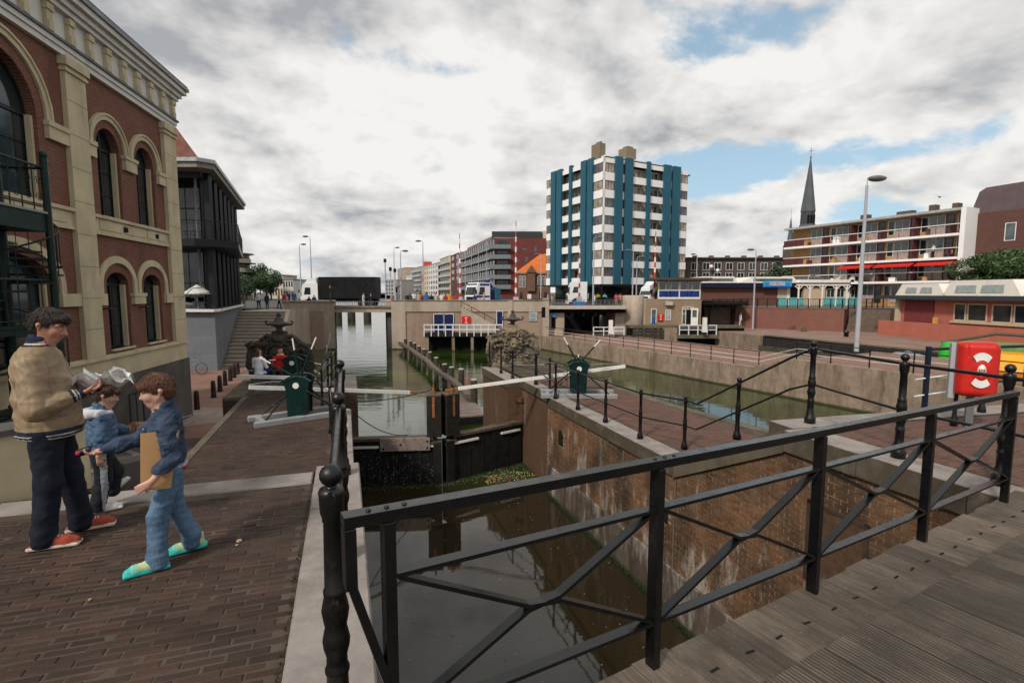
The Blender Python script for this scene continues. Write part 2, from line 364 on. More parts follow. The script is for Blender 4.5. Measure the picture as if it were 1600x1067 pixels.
# ---- left platform, slope and lower quay -------------------------------------------------
def zl(t):      # height of the left quay along the lock
    return 0.0 if t < 5.75 else max(ZQ, ZQ*(t-5.75)/3.55)
SUB = .0065
def pave_base(name, poly, zf, m=M_joint, zb=WZ-1.5):
    b = MB(); b.M = RM; b.prism(poly, zb, zf); return b.build(name, m, kind='structure')
pb = MB(); pb.M = RM
pb.prism([(-14, -4), (-.36, -4), (-.36, 5.40), (-14, 5.40)], WZ-1.5, -SUB)
pb.prism([(-3.05, 5.40), (-.36, 5.40), (-.36, 5.76), (-3.05, 5.76)], WZ-1.5, -SUB-.03)
pb.prism([(-3.05, 5.76), (-.36, 5.76), (-.36, 9.3), (-3.05, 9.3)], WZ-1.5, lambda x, y: zl(y)-SUB)
pb.prism([(-3.05, 9.3), (-.36, 9.3), (-.36, 20.6), (-3.05, 20.6)], WZ-1.5, ZQ-SUB)
left_ground = pb.build('left_pavement', M_joint, kind='structure')
def brickmesh(name, l, w, h, m, ch=.006):
    return MB().box(-l/2, l/2, -w/2, w/2, -h, 0, ch).mesh(name, m)
def lay(parent, slots, mesh, mat, piece='brick', maxn=300, inv=None, stuff='bricks'):
    """slots: list of 4x4 matrices in the parent's frame. The largest in view become objects, the rest one mesh"""
    PM = parent.matrix_basis if inv is None else inv
    sc = []
    for i, M in enumerate(slots):
        q = proj(PM @ M.translation)
        ok = q is not None and -20 < q[0] < 1620 and -20 < q[1] < 1085
        sc.append((0 if ok else 1, q[2] if q else 99, i))
    sc.sort()
    for _, _, i in sc[:maxn]:
        o = bpy.data.objects.new(piece, mesh); o.parent = parent; o.matrix_basis = slots[i]; COL.objects.link(o)
    rest = [slots[i] for _, _, i in sc[maxn:]]
    if rest:
        V = np.array([v.co[:] for v in mesh.vertices]); V4 = np.c_[V, np.ones(len(V))]
        F = [tuple(p.vertices) for p in mesh.polygons]; Ms = np.array([np.array(m) for m in rest])
        VV = np.einsum('nij,kj->nki', Ms, V4)[:, :, :3].reshape(-1, 3)
        n = len(V); FF = [tuple(i*n+a for a in f) for i in range(len(rest)) for f in F]
        me = bpy.data.meshes.new(stuff); me.from_pydata(VV.tolist(), [], FF); me.materials.append(mat); me.update()
        o = link(stuff, me, parent, kind='stuff'); return o
BR = brickmesh('paving_brick', .203, .0535, .05, M_pave)
slots = []; row = 0; t = 1.2
while t < 17.6:
    if 5.32 < t < 5.86: t += .0625; row += 1; continue
    pitch = .212; s = -.43-(row % 2)*.106-random.uniform(0, .01)
    while s > -6.8:
        z = zl(t)
        if (t < 5.4 or s > -2.94) and seen(L(s, t, z), 260):
            sl = math.atan2(ZQ, 3.55) if 5.8 < t < 9.3 else 0
            slots.append(Matrix.Translation(L(s+random.uniform(-.005, .005), t+random.uniform(-.004, .004), z-.001+random.uniform(-.005, .003))) @ Matrix.Rotation(LA+random.gauss(0, .006), 4, 'Z')
                         @ Matrix.Rotation(sl+random.gauss(0, .010), 4, 'X') @ Matrix.Rotation(random.gauss(0, .008), 4, 'Y'))
        s -= pitch
    row += 1; t += .0625 if not 5.8 < t < 9.3 else .061
lay(left_ground, slots, BR, M_pave)
# stone strip across the top of the slope
rg = random.Random(3)
def stones(parent, spans, w, zt, th, m, axis='t', s0=0, name='coping_stone', gap=.006):
    """row of coping stones; spans: list of (a,b) along the axis, s0 = near edge, w = width"""
    for a, b in spans:
        k = max(1, round((b-a)/1.25)); e = [a]+[a+(b-a)*(i+1)/k+(rg.uniform(-.12, .12) if i < k-1 else 0) for i in range(k)]
        for i in range(k):
            q = MB(); q.M = RM; dz = rg.uniform(-.004, .004)
            if axis == 't': q.box(s0, s0+w, e[i]+gap, e[i+1]-gap, zt-th+dz, zt+dz, .012)
            else: q.box(e[i]+gap, e[i+1]-gap, s0, s0+w, zt-th+dz, zt+dz, .012)
            q.build(name, m, parent)
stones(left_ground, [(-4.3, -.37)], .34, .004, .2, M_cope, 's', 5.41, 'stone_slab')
# left lock wall: body, coping above at street height and below at quay height
lw = thing('lock_wall', (0, 0, 0), 0, 'left chamber wall of the lock, capped with pale stone slabs beside the brick pavement', 'wall')
b = MB(); b.M = RM; b.box(-.36, .08, -4, 5.9, WZ-1.5, -.252); b.box(-.36, .05, 5.9, 14.4, WZ-1.5, ZQ-.252); b.box(-.36, -.12, 14.4, 17.5, WZ-1.5, ZQ-.252); b.box(-.36, .3, 17.5, 20.6, WZ-1.5, ZQ-.252)
b.build('wall_body', M_lockwall, lw)
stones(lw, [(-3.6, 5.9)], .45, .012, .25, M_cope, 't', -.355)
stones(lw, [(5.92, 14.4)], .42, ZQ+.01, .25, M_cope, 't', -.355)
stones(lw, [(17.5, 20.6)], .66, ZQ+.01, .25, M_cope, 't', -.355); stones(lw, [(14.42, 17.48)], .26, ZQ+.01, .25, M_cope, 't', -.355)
# stuff in the joint beside the coping: dirt and little weeds
wd = MB()
for i in range(260):
    tt = rg.uniform(1.6, 5.4); c = L(-.375+rg.gauss(0, .008), tt, .0)
    for k in range(3):
        a = rg.uniform(0, 6.3); h = rg.uniform(.006, .03) if rg.random() < .35 else rg.uniform(.002, .008); d = Vector((math.cos(a), math.sin(a), 0))*.012
        wd.add([c-d*.5, c+d*.5, c+d*.3+Vector((0, 0, h))], [(0, 1, 2)])
wd.build('joint_weeds', simple('weed', (.06, .065, .025), var=.5), kind='stuff')
# litter on the brick pavement
def litter(u, v, z, sz, m, lab):
    p = at(u, v, z); q = MB(); n = 7
    ring = [(math.cos(2*math.pi*i/n)*sz*rg.uniform(.6, 1.1), math.sin(2*math.pi*i/n)*sz*rg.uniform(.5, 1), rg.uniform(.002, sz*.5)) for i in range(n)]
    q.add(ring+[(0, 0, sz*.7)]+[(x*.98, y*.98, 0) for x, y, _ in ring], [(i, (i+1) % n, n) for i in range(n)]+[(n+1+i, n+1+(i+1) % n, (i+1) % n, i) for i in range(n)])
    q.build('litter', m, None, loc=(p.x, p.y, z+.003), label=lab, cat='litter')
Mpaper = simple('crumpled_paper', (.62, .58, .52), .8, var=.2, scale=20); Mleaf = simple('dry_leaf', (.33, .20, .07), .8, var=.4, scale=20)
litter(373, 846, 0, .028, simple('crust', (.55, .36, .24), .8, scale=30), 'crumpled beige scrap on the brick paving right of the boy with the envelope')
litter(370, 852, 0, .012, simple('greenbit', (.30, .38, .25), .8), 'tiny pale green scrap just below the crumpled beige scrap')
litter(141, 937, 0, .014, Mleaf, 'small orange leaf on the bricks in front of the man')
# ---- ramp down the left side and the low street behind -------------------------------------
ZR = -3.6
M_ramp = brickmat('ramp_paving', (.085, .062, .048), (.06, .048, .038), (.05, .042, .034), .2, .2, .006, stain=((.045, .05, .03), .5, .48, .5))
M_low = simple('low_street_brick', (.20, .115, .088), .9, var=.2, scale=.7, bump=.3, bscale=14)
def rampz(x, y): return ZR*min(1, max(0, (y-5.40)/16.6))
b = MB(); b.M = RM
b.prism([(-14, 5.40), (-3.05, 5.40), (-3.05, 17.2), (-3.05, 22.0), (-14, 22.0)], WZ-1.5, lambda x, y: rampz(x, y)-.02)
b.build('ramp', M_ramp, kind='structure')
bands = MB(); bands.M = RM
for (s0, t0, s1, t1) in ((-3.4, 6.0, -4.6, 13.5), (-4.6, 13.5, -7.5, 20)):
    n = 12
    for i in range(n):
        a, c = i/n, (i+1)/n; sa, ta, sb, tb = s0+(s1-s0)*a, t0+(t1-t0)*a, s0+(s1-s0)*c, t0+(t1-t0)*c
        bands.quad((sa-.09, ta, rampz(0, ta)-.014), (sa+.09, ta, rampz(0, ta)-.014), (sb+.09, tb, rampz(0, tb)-.014), (sb-.09, tb, rampz(0, tb)-.014))
bands.build('gutter_line', simple('gutter_stone', (.16, .15, .13), .85, var=.3, scale=6), kind='structure')
b = MB(); b.prism([(-40, 14), (-7.0, 19.4), (-10.6, 26), (-14.6, 36), (-24.0, 57), (-40, 57)], WZ-1.5, ZR+.0)
b.build('low_street', M_low, kind='structure')
b = MB(); b.prism([(-16.2, 18.8), (-13.3, 21), (-10.2, 22.6), (-10.3, 24.4), (-16, 24.2)], ZR-.1, ZR+.005)
b.build('low_pavement', simple('pale_paving', (.25, .20, .165), .9, var=.2, scale=2, bump=.2), kind='structure')
# quay end block left of the notch: retaining wall facing the ramp
qb = thing('retaining_wall', (0, 0, 0), 0, 'dark end wall of the lower quay beside the ramp, near the row of bollards', 'wall')
b = MB(); b.M = RM; b.box(-3.62, -3.052, 17.2, 20.6, WZ-1.5, ZQ-.10); b.build('wall_body', brickmat('dark_brickwork', (.06, .04, .03), (.045, .032, .026), (.05, .04, .034), .22, .072, .01), qb)
stones(qb, [(17.2, 20.6)], .565, ZQ, .1, M_copedark, 't', -3.618)
# stone edge along the left side of the slope and lower quay
b = MB(); b.M = RM
b.prism([(-3.05, 5.76), (-2.9, 5.76), (-2.9, 9.3), (-3.05, 9.3)], lambda x, y: zl(y)-.1, lambda x, y: zl(y)+.012)
b.box(-3.05, -2.9, 9.3, 17.2, ZQ-.1, ZQ+.012); b.build('kerb', M_copedark, kind='structure')
# ---- right lock wall ---------------------------------------------------------------------------
rw = thing('lock_wall', (0, 0, 0), 0, 'right chamber wall of the lock, stained brown brick under sloping coping', 'wall')
def zr(t):      # top of the right coping
    return 0.0 if t < 5.5 else (ZQ if t > 8.0 else ZQ*(t-5.5)/2.5)
TC = .30
b = MB(); b.M = RM
b.box(5.851, 6.3, -4, 5.5, WZ-1.5, -TC); b.prism([(5.851, 5.5), (6.3, 5.5), (6.3, 8.0), (5.851, 8.0)], WZ-1.5, lambda x, y: zr(y)-TC)
b.box(5.851, 6.3, 8.0, 14.4, WZ-1.5, ZQ-TC)
b.build('mortar_bed', M_lockm, rw)
b = MB(); b.M = RM; b.box(6.07, 6.5, 14.4, 17.5, WZ-1.5, ZQ-TC); b.box(5.52, 6.5, 17.5, 21.0, WZ-1.5, ZQ-TC); b.build('wall_body', M_lockwall, rw)
b = MB(); b.M = RM; b.box(5.795, 5.90, 5.2, 14.38, WZ-.6, -3.35, .02); b.build('footing', M_footing, rw)
M_dummy = 0
WB = MB().box(-.006, .012, -.0855, .0855, -.024, .024, 0).mesh('wall_brick', M_lockb)
slots = []; z = WZ+.03; row = 0
while z < -TC+.03:
    t = 2.2+(row % 2)*.0935
    while t < 14.39:
        if z < zr(t)-TC+.05 and not (z < -3.36 and t > 5.1) and not (4.32 < t < 5.02 and -1.93 < z < -.86) \
           and not (8.12 < t < 8.5 and -2.6 < z < -2.1) and not (13.2 < t < 13.5 and -2.55 < z < -2.05):
            p = L(5.85, t, z)
            if seen(p, 200):
                slots.append(Matrix.Translation(p+L(rg.uniform(-.004, .003), rg.uniform(-.004, .004), rg.uniform(-.002, .002))) @ Matrix.Rotation(LA+rg.gauss(0, .01), 4, 'Z') @ Matrix.Rotation(rg.gauss(0, .01), 4, 'X'))
        t += .187
    row += 1; z += .0585
lay(rw, slots, WB, M_lockb)
# recessed timber hatch and mooring niches
b = MB(); b.M = RM; b.box(5.836, 5.849, 4.30, 5.04, -1.95, -.89); b.build('hatch', simple('old_timber', (.085, .05, .032), .8, var=.35, scale=8, bump=.4), rw)
b = MB(); b.M = RM
for (t0, t1, z0, z1) in ((4.24, 4.30, -1.95, -.83), (5.04, 5.10, -1.95, -.83), (4.24, 5.10, -.888, -.83)): b.box(5.828, 5.85, t0, t1, z0, z1, .005)
b.build('hatch_frame', simple('dark_timber', (.05, .033, .024), .8, var=.3), rw)
Mblk = simple('plain_black', (.008, .008, .008), .95, var=.2)  # black of bolts; on niches, slots and vents it paints their inner shade
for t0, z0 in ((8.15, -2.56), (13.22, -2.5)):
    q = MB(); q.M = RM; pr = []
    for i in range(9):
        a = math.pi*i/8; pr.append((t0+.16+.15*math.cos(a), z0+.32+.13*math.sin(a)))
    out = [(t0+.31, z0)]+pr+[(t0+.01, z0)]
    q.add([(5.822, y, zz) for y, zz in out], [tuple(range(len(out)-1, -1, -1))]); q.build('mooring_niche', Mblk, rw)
    q = MB(); q.M = RM; q.tube([(5.86, t0+.16, z0+.05), (5.86, t0+.16, z0+.36)], .014, 6); q.build('mooring_bar', simple('rusted_iron', (.10, .045, .025), .8, var=.5, scale=10), rw)
# groove line with pipe
q = MB(); q.M = RM; q.tube([(5.83, 7.95, WZ), (5.83, 7.97, -2.5), (5.83, 7.95, ZQ-.35)], .018, 6); q.build('drain_pipe', simple('pipe_grime', (.12, .10, .075), .8), rw)
# coping
W_ = .48
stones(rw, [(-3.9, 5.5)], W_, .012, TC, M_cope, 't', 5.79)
q = MB(); q.M = RM; y0, y1 = 5.505, 8.0
q.prism([(5.79, y0), (5.79+W_, y0), (5.79+W_, y1), (5.79, y1)], lambda x, y: zr(y)-TC-.02, lambda x, y: zr(y)+.012); q.build('sloping_coping', M_copedark, rw)
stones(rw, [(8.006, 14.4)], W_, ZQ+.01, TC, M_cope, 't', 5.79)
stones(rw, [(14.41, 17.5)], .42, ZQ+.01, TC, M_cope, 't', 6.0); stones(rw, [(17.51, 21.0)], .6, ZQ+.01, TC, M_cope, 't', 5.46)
# ---- island quay between the lock and the right canal, upper platform by the bridge -------------
def isl(x, y): return ZQ-SUB
b = MB(); b.M = RM
b.prism([(6.27, 8.0), (9.4, 8.0), (8.75, 12.6), (8.55, 21.0), (6.27, 21.0)], WZ-1.5, isl)
b.prism([(6.27, 5.75), (9.4, 5.75), (9.4, 8.0), (6.27, 8.0)], WZ-1.5, lambda x, y: ZQ*min(1, (y-5.75)/2.25)-SUB)
isle = b.build('island_quay', M_joint, kind='structure')
b = MB(); b.prism([(2, -4), (24, -4), (24, 12.1), (6.0, 7.98), (3.86, 7.49), tuple(L(6.27, 5.5))[:2], tuple(L(6.27, -3.5))[:2]], WZ-1.5, -SUB)
plat = b.build('right_platform', M_joint, kind='structure')
slots = []
for zone in (0, 1):
    t = 3.0 if zone == 0 else 8.1; row = 0
    while t < (9.6 if zone == 0 else 17.8):
        s = 6.385+(row % 2)*.11
        while s < (10.5 if zone == 0 else 8.55):
            z = 0 if zone == 0 else ZQ; p = L(s, t, z)
            inside = (p.y < 7.0+(p.x-3.86)*.235) if zone == 0 else s < 9.25-(t-8)*.1
            if inside and seen(p, 120) and p.y > 2.2:
                slots.append(Matrix.Translation(p+Vector((0, 0, rg.uniform(-.004, .003)))) @ Matrix.Rotation(LA+rg.gauss(0, .01), 4, 'Z') @ Matrix.Rotation(rg.gauss(0, .008), 4, 'X'))
            s += .212
        t += .0625; row += 1
BR2 = brickmesh('red_paving_brick', .203, .0535, .05, M_pave2)
lay(plat, [m for m in slots if m.translation.z > -.3], BR2, M_pave2); lay(isle, [m for m in slots if m.translation.z < -.3], BR2, M_pave2)
# canal-side edges of platform and island
def edge(parent, pts, w, zt, th, m, name='edge_stone'):
    for (a, c) in zip(pts[:-1], pts[1:]):
        a, c = Vector((*a, 0)), Vector((*c, 0)); d = (c-a); n = max(1, round(d.length/1.2)); nx = Vector((-d.y, d.x, 0)).normalized()
        for i in range(n):
            p0 = a+d*(i/n)+d.normalized()*.005; p1 = a+d*((i+1)/n)-d.normalized()*.005; q = MB()
            q.prism([tuple(p0)[:2], tuple(p1)[:2], tuple(p1+nx*w)[:2], tuple(p0+nx*w)[:2]], zt-th, zt); q.build(name, m, parent)
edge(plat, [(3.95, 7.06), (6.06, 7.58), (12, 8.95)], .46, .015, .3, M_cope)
edge(isle, [tuple(L(9.42, 8.05))[:2], tuple(L(8.77, 12.6))[:2], tuple(L(8.57, 21.02))[:2]], .3, ZQ+.012, .3, M_copedark)
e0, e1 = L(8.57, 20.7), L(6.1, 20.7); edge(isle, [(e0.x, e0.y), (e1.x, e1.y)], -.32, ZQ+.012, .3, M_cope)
# ---- long pier of the right canal, with its concrete wall -------------------------------------
PD = Vector((-.454, .891, 0)); PN = Vector((.891, .454, 0))       # along the pier, across it
P0 = Vector((18.2, 26.5, 0))-PD*20
PA = math.atan2(PD.y, PD.x)
pier = thing('canal_wall', P0, PA, 'long streaked concrete canal wall with a flight of steps in its top, right of the lock', 'wall')
def plx(v):  # distance along the pier where the pixel column v meets its near face
    k = (v-800)/800; # P = P0+PD*l ; P.x = k*P.y
    return (k*P0.y-P0.x)/(PD.x-k*PD.y)
ls = plx(1215); le = 57
b = MB(); b.box(-22, ls-1.1, -.6, 0, WZ-1.5, -2.0); b.box(ls-1.1, ls+1.4, -.6, 0, WZ-1.5, -2.8); b.box(ls+1.4, le, -.6, 0, WZ-1.5, -2.8); b.build('wall_body', M_conc, pier)
for i in range(5):
    x0 = ls-1.1+i*.5; z1 = -2.0-.16*i
    MB().box(x0, x0+.5, -.6, -.002, -2.795, z1-.02).build('step', M_conc, pier)
Mpier = simple('pier_brick', (.21, .125, .098), .9, var=.2, scale=1.2, bump=.3, bscale=12)
b = MB(); b.box(-22, ls-1.1, -8, -.6, WZ-1.5, -2.02); b.prism([(ls-1.1, -8), (ls+1.4, -8), (ls+1.4, -.6), (ls-1.1, -.6)], WZ-1.5, lambda x, y: -2.02-.78*(x-ls+1.1)/2.5); b.box(ls+1.4, le, -8, -.6, WZ-1.5, -2.82)
o = b.build('pier_walk', Mpier, kind='structure'); o.location = P0; o.rotation_euler[2] = PA
b = MB(); b.box(-22, ls-1.1, -8.25, -8, WZ-1.5, -1.95); b.box(ls-1.1, le, -8.25, -8, WZ-1.5, -2.75)
o = b.build('pier_kerb', M_conc, kind='structure'); o.location = P0; o.rotation_euler[2] = PA
# promenade beyond the second channel
ZP = -2.2
prom = [(23.0, 62), (21.2, 58.2), (24.5, 48.2), (29.6, 34.6), (33, 24), (60, 10), (90, 30), (90, 60), (60, 90), (28, 80)]
b = MB(); b.prism(prom[::-1] if False else prom, WZ-1.5, ZP); b.build('promenade', simple('promenade_brick', (.22, .145, .115), .9, var=.2, scale=.6, bump=.3, bscale=10), kind='structure')
fw = thing('quay_wall', (0, 0, 0), 0, 'dark timber fendered quay wall below the promenade, beyond the long pier', 'wall')
b = MB()
for a, c in (((24.3, 49.2), (29.45, 34.6)), ((29.45, 34.6), (32.8, 24))):
    b.beam((*a, -2.7), (*c, -2.7), .3, .9); 
b.build('fender', simple('tarred_timber', (.025, .023, .022), .8, var=.4, scale=3, bump=.4), fw)
b = MB(); b.beam((23.9, 49.2, -3.4), (29.2, 34.6, -3.4), .2, .5); b.build('waler', simple('wet_timber', (.07, .06, .045), .7, var=.4, scale=3), fw)
b = MB(); b.beam((20.9, 58.4, -3.2), (24.2, 49.3, -3.2), .4, 1.9); b.build('stone_facing', M_conc, fw)
b = MB(); b.beam((24.35, 48.9, ZP+.03), (29.6, 34.6, ZP+.03), .5, .1); b.build('edge_stone', M_copedark, fw)
# land beyond the bridge
YB = 56.0
b = MB(); b.prism([(-300, 57), (-20.0, 57), (-33.5, 88), (-262, 640), (-2500, 640), (-2500, 57)], WZ-1.5, .10); b.build('left_street', M_asph, kind='structure')
b = MB(); b.prism([(-13.9, 57), (4.6, 57), (4.6, 84), (24, 84), (24, 80), (60, 90), (90, 60), (600, 60), (2500, 300), (2500, 640), (-150, 640), (-36, 160), (-20, 90)], WZ-1.5, .10); b.build('right_street', M_asph, kind='structure')
b = MB(); b.prism([(24, 62), (44, 56), (90, 56), (90, 84), (24, 84)], ZP-.1, .102); b.build('upper_street', simple('upper_paving', (.16, .13, .11), .9), kind='structure')
b = MB(); b.quad((-3000, 640, .05), (3000, 640, .05), (3000, 5200, .05), (-3000, 5200, .05)); b.build('far_land', M_far, kind='structure')
# ================================================================ footbridge deck and its railing
BP = Vector((.66, 2.25, 0)); BA = math.atan2(.5, .865)
def zd(u): return .178-.031*u+.0012*u*u
def woodmat(name, c1, c2, ribs):
    t = NT(name); co = t.coord(); r = t.rand()
    g = t.noise(t.coord('Object', (14, .9, 14)), 3.2, 8, .7)
    c = t.mix(t.rng(g, .3, .7), c1, c2)
    v = t.n('ShaderNodeHueSaturation'); t.l(c, v.inputs['Color']); t.l(t.rng(r, 0, 1, .62, 1.28), v.inputs['Value']); c = v.outputs[0]
    p = t.pos(); c = t.mix(t.rng(t.noise(p, 2.4, 7, .7), .42, .68, 0, .75), c, (.040, .034, .026))
    c = t.mix(t.rng(t.noise(p, 70, 2), .68, .72, 0, .35), c, (.30, .26, .20))
    h = g
    if ribs:
        w = t.n('ShaderNodeTexWave', wave_type='BANDS', bands_direction='X'); t.l(co, w.inputs['Vector']); w.inputs['Scale'].default_value = 13.5; w.inputs['Distortion'].default_value = 0
        c = t.mix(t.rng(w.outputs['Fac'], .1, .6, .6, 0), c, (.016, .014, .011)); h = t.math('ADD', w.outputs['Fac'], t.math('MULTIPLY', g, .5))
    t.v(t.p.inputs['Base Color'], c); t.p.inputs['Roughness'].default_value = .75; t.p.inputs['Specular IOR Level'].default_value = .25; t.bump(h, .7, .005 if ribs else .004)
    return t.m
M_wood = woodmat('weathered_oak', (.062, .048, .036), (.165, .132, .102), False); M_rib = woodmat('ribbed_oak', (.064, .050, .038), (.160, .130, .102), True)
fb = thing('footbridge', BP, BA, 'weathered timber footbridge deck of ribbed planks under the black railing', 'footbridge')
u = -3.2; i = 0
while u < 4.75:
    w = rg.choice((.20, .24, .22, .26)); w = min(w, 4.8-u); y0 = .055+rg.uniform(-.012, .012)
    z = zd(u+w/2); q = MB(); q.box(u+.006, u+w-.006, -.52, y0, z-.06, z, .005)
    q.build('plank', M_wood, fb); u += w
u = -3.2
while u < 4.75:
    w = rg.choice((.20, .225, .21)); w = min(w, 4.8-u); z = zd(u+w/2)+.024+rg.uniform(-.002, .002)
    q = MB(); q.box(u+.011, u+w-.011, -3.4, -.33+rg.uniform(-.004, .004), z-.022, z, .004)
    q.build('ribbed_plank', M_rib, fb); u += w
q = MB(); q.box(-3.4, 4.9, -3.3, -.02, -.36, -.062+.0); 
qq = MB()
for k in range(-8, 12): a, c = k*.41, k*.41+.41; qq.add([(a, y, zd(x)-h) for x, h in ((a, .064), (a, .30)) for y in (-3.3, -.03)]+[(c, y, zd(c)-h) for h in (.064, .30) for y in (-3.3, -.03)], [(0, 1, 5, 4), (2, 3, 7, 6), (0, 2, 6, 4), (1, 3, 7, 5)])
qq.build('girder', simple('bridge_girder', (.02, .018, .016), .8), fb)
q = MB()
u = -1.0
while u < 4.8:
    q.cbox((u, -.16, zd(u)+.001), (.055, .014, .002), rg.uniform(-.2, .2)); u += rg.uniform(.2, .27)
q.build('nail_slots', Mblk, fb, kind='stuff')
def ironmat(name, col, rough=.26, bs=60, bst=.14, rust=0):
    t = NT(name); p = t.pos(); c = t.mix(t.rng(t.noise(p, 9, 6, .65), .35, .7), col, c4(col, 1.7))
    c = t.mix(t.rng(t.noise(p, 60, 3, .7), .69, .75, 0, .35), c, (.06, .057, .054))
    if rust: c = t.mix(t.rng(t.noise(p, 14, 6, .7), .6, .7, 0, rust), c, (.10, .04, .02))
    t.v(t.p.inputs['Base Color'], c); t.v(t.p.inputs['Roughness'], t.rng(t.noise(p, 20, 5), .3, .7, rough-.08, rough+.14)); t.p.inputs['Specular IOR Level'].default_value = .42
    t.bump(t.noise(p, bs, 5, .7), bst, .003); return t.m
M_iron = ironmat('black_paint', (.004, .004, .0045), .2); M_cast = ironmat('cast_iron_paint', (.004, .004, .004), .3, 110, .35, .2)
br = thing('bridge_railing', BP, BA, 'black flat bar railing with crossed braces along the timber footbridge in front', 'railing')
US = [-1.238, 0, 1.31, 2.72, 4.29]
def rz_(u, h): return Vector((u, 0, zd(u)+h))
def bar(name, h, wy, hz, u0, u1, parent=br, n=10):
    q = MB()
    for k in range(n):
        a, c = u0+(u1-u0)*k/n, u0+(u1-u0)*(k+1)/n; pa, pc = rz_(a, h), rz_(c, h)
        vs = [p+Vector((0, y*wy/2, z*hz/2)) for p in (pa, pc) for y, z in ((-1, -1), (1, -1), (1, 1), (-1, 1))]
        q.add(vs, [(0, 1, 5, 4), (1, 2, 6, 5), (2, 3, 7, 6), (3, 0, 4, 7)])
        if k == 0: q.add(vs[:4], [(3, 2, 1, 0)])
        if k == n-1: q.add(vs[4:], [(0, 1, 2, 3)])
    return q.build(name, M_iron, parent)
bar('top_rail', .978, .058, .038, -1.382, 4.33)
for a, c in zip(US[:-1], US[1:]):
    bar('middle_rail', .765, .05, .016, a+.021, c-.021, n=4); bar('bottom_rail', .225, .05, .016, a+.021, c-.021, n=4)
    m = (a+c)/2; hm = .495; e = .022
    for (h0, h1, ha, hb) in ((.235, .755, -.06, .06), (.755, .235, .06, -.06)):
        o = -.001 if h0 > h1 else .001
        q = MB(); p = [rz_(a+e+.01, h0), rz_(m-.075, hm+ha*.15), rz_(m+.075, hm+hb*.15), rz_(c-e-.01, h1)]
        p = [a_+Vector((0, o, 0)) for a_ in p]
        for x, y in zip(p[:-1], p[1:]): q.beam(x, y, .042, .016, (0, 0, 1))
        q.build('brace', M_iron, br)
for k, u_ in enumerate(US):
    z = zd(u_); q = MB(); q.box(u_-.019, u_+.019, -.028, .028, z-.30, z+.955, .004); q.build('post', M_iron, br)
q = MB(); z = zd(-1.38)
q.box(-1.382, -1.346, -.029, .029, z+.755, z+.955, .003); q.beam((-1.364, 0, z+.77), (-1.245, 0, z+.36), .056, .028); q.build('end_bar', M_iron, br)
q = MB()
for u0 in (-1.30, -1.24, -1.18, -.02, .04, .10): q.lathe([(.009, 0), (.009, .004), (.006, .007), (0, .008)], rz_(u0, .996), 8)
q.build('bolts', M_iron, br)
# second railing panel beyond the right end, turned along the platform
# ================================================================ cast iron posts with pipe rails
def bigpost_profile(H):
    p = [(.075, 0), (.075, .09), (.060, .11), (.058, .16), (.046, .19), (.044, .32), (.050, .33), (.050, .345), (.043, .36)]
    z = .36
    p += [(.042, .40), (.053, .44), (.056, .47), (.050, .50), (.044, .53), (.050, .56), (.056, .60), (.050, .635), (.044, .66), (.046, .675), (.046, .69), (.040, .70)]
    p += [(.036, H-.24), (.040, H-.235), (.040, H-.22), (.047, H-.20), (.050, H-.13), (.052, H-.115), (.046, H-.10), (.026, H-.095)]
    for k in range(7):
        a = math.pi*(k/6*.86+.14); p.append((max(.0, .046*math.sin(a)), H-.046-.046*math.cos(a)))
    p[-1] = (0, H); return p
def smallpost_profile(H):
    p = [(.058, 0), (.058, .05), (.050, .10), (.042, .13), (.034, .16), (.030, .30), (.034, .42), (.038, .44), (.036, .46), (.034, .60), (.030, .63), (.026, .66), (.026, H-.17), (.034, H-.16), (.034, H-.10), (.026, H-.08), (.034, H-.06), (.034, H-.02), (.018, H-.005), (0, H)]
    return p
BIG = MB().lathe(bigpost_profile(1.22), n=20).mesh('post', M_cast); SMALL = MB().lathe(smallpost_profile(1.1), n=12).mesh('post', M_cast)
def rail(parent, pts, r=.019, name='rail', mat=None): MB().tube(pts, r, 10).build(name, mat or M_cast, parent)
def post(parent, p, kind='big', sc=1.0):
    o = link('post', BIG if kind == 'big' else SMALL, parent, Vector(p)); o.scale = (sc, sc, 1) if kind == 'big' else (sc, sc, 1); return o
# left, nearest: post at the footbridge then two more along the lock edge
ra = thing('quay_railing', (0, 0, 0), 0, 'black cast iron railing with ball topped posts along the left lock edge', 'railing')
P1 = Vector((-.735, 2.015, .01)); P2 = Vector((-1.217, 3.53, .01)); P3 = Vector((-1.775, 5.24, .01))
for p in (P1, P2, P3): post(ra, p)
dv = (P1-P2).normalized()
rail(ra, [P1+dv*.085+Vector((0, 0, 1.10)), P2+Vector((0, 0, 1.10)), P3+Vector((0, 0, 1.10))], .021)
rail(ra, [P1+dv*.095+Vector((0, 0, .66)), P2+Vector((0, 0, .60)), P3+Vector((0, 0, .60))], .018)
Q1 = L(-.30, 10.2, ZQ); Q = [Q1]+[L(-.34-.05*i, 10.2+1.9*i, ZQ) for i in range(1, 5)]
rail(ra, [P3+Vector((0, 0, 1.10)), Q1+Vector((0, 0, 1.02))], .02); rail(ra, [P3+Vector((0, 0, .60)), Q1+Vector((0, 0, .52))], .017)
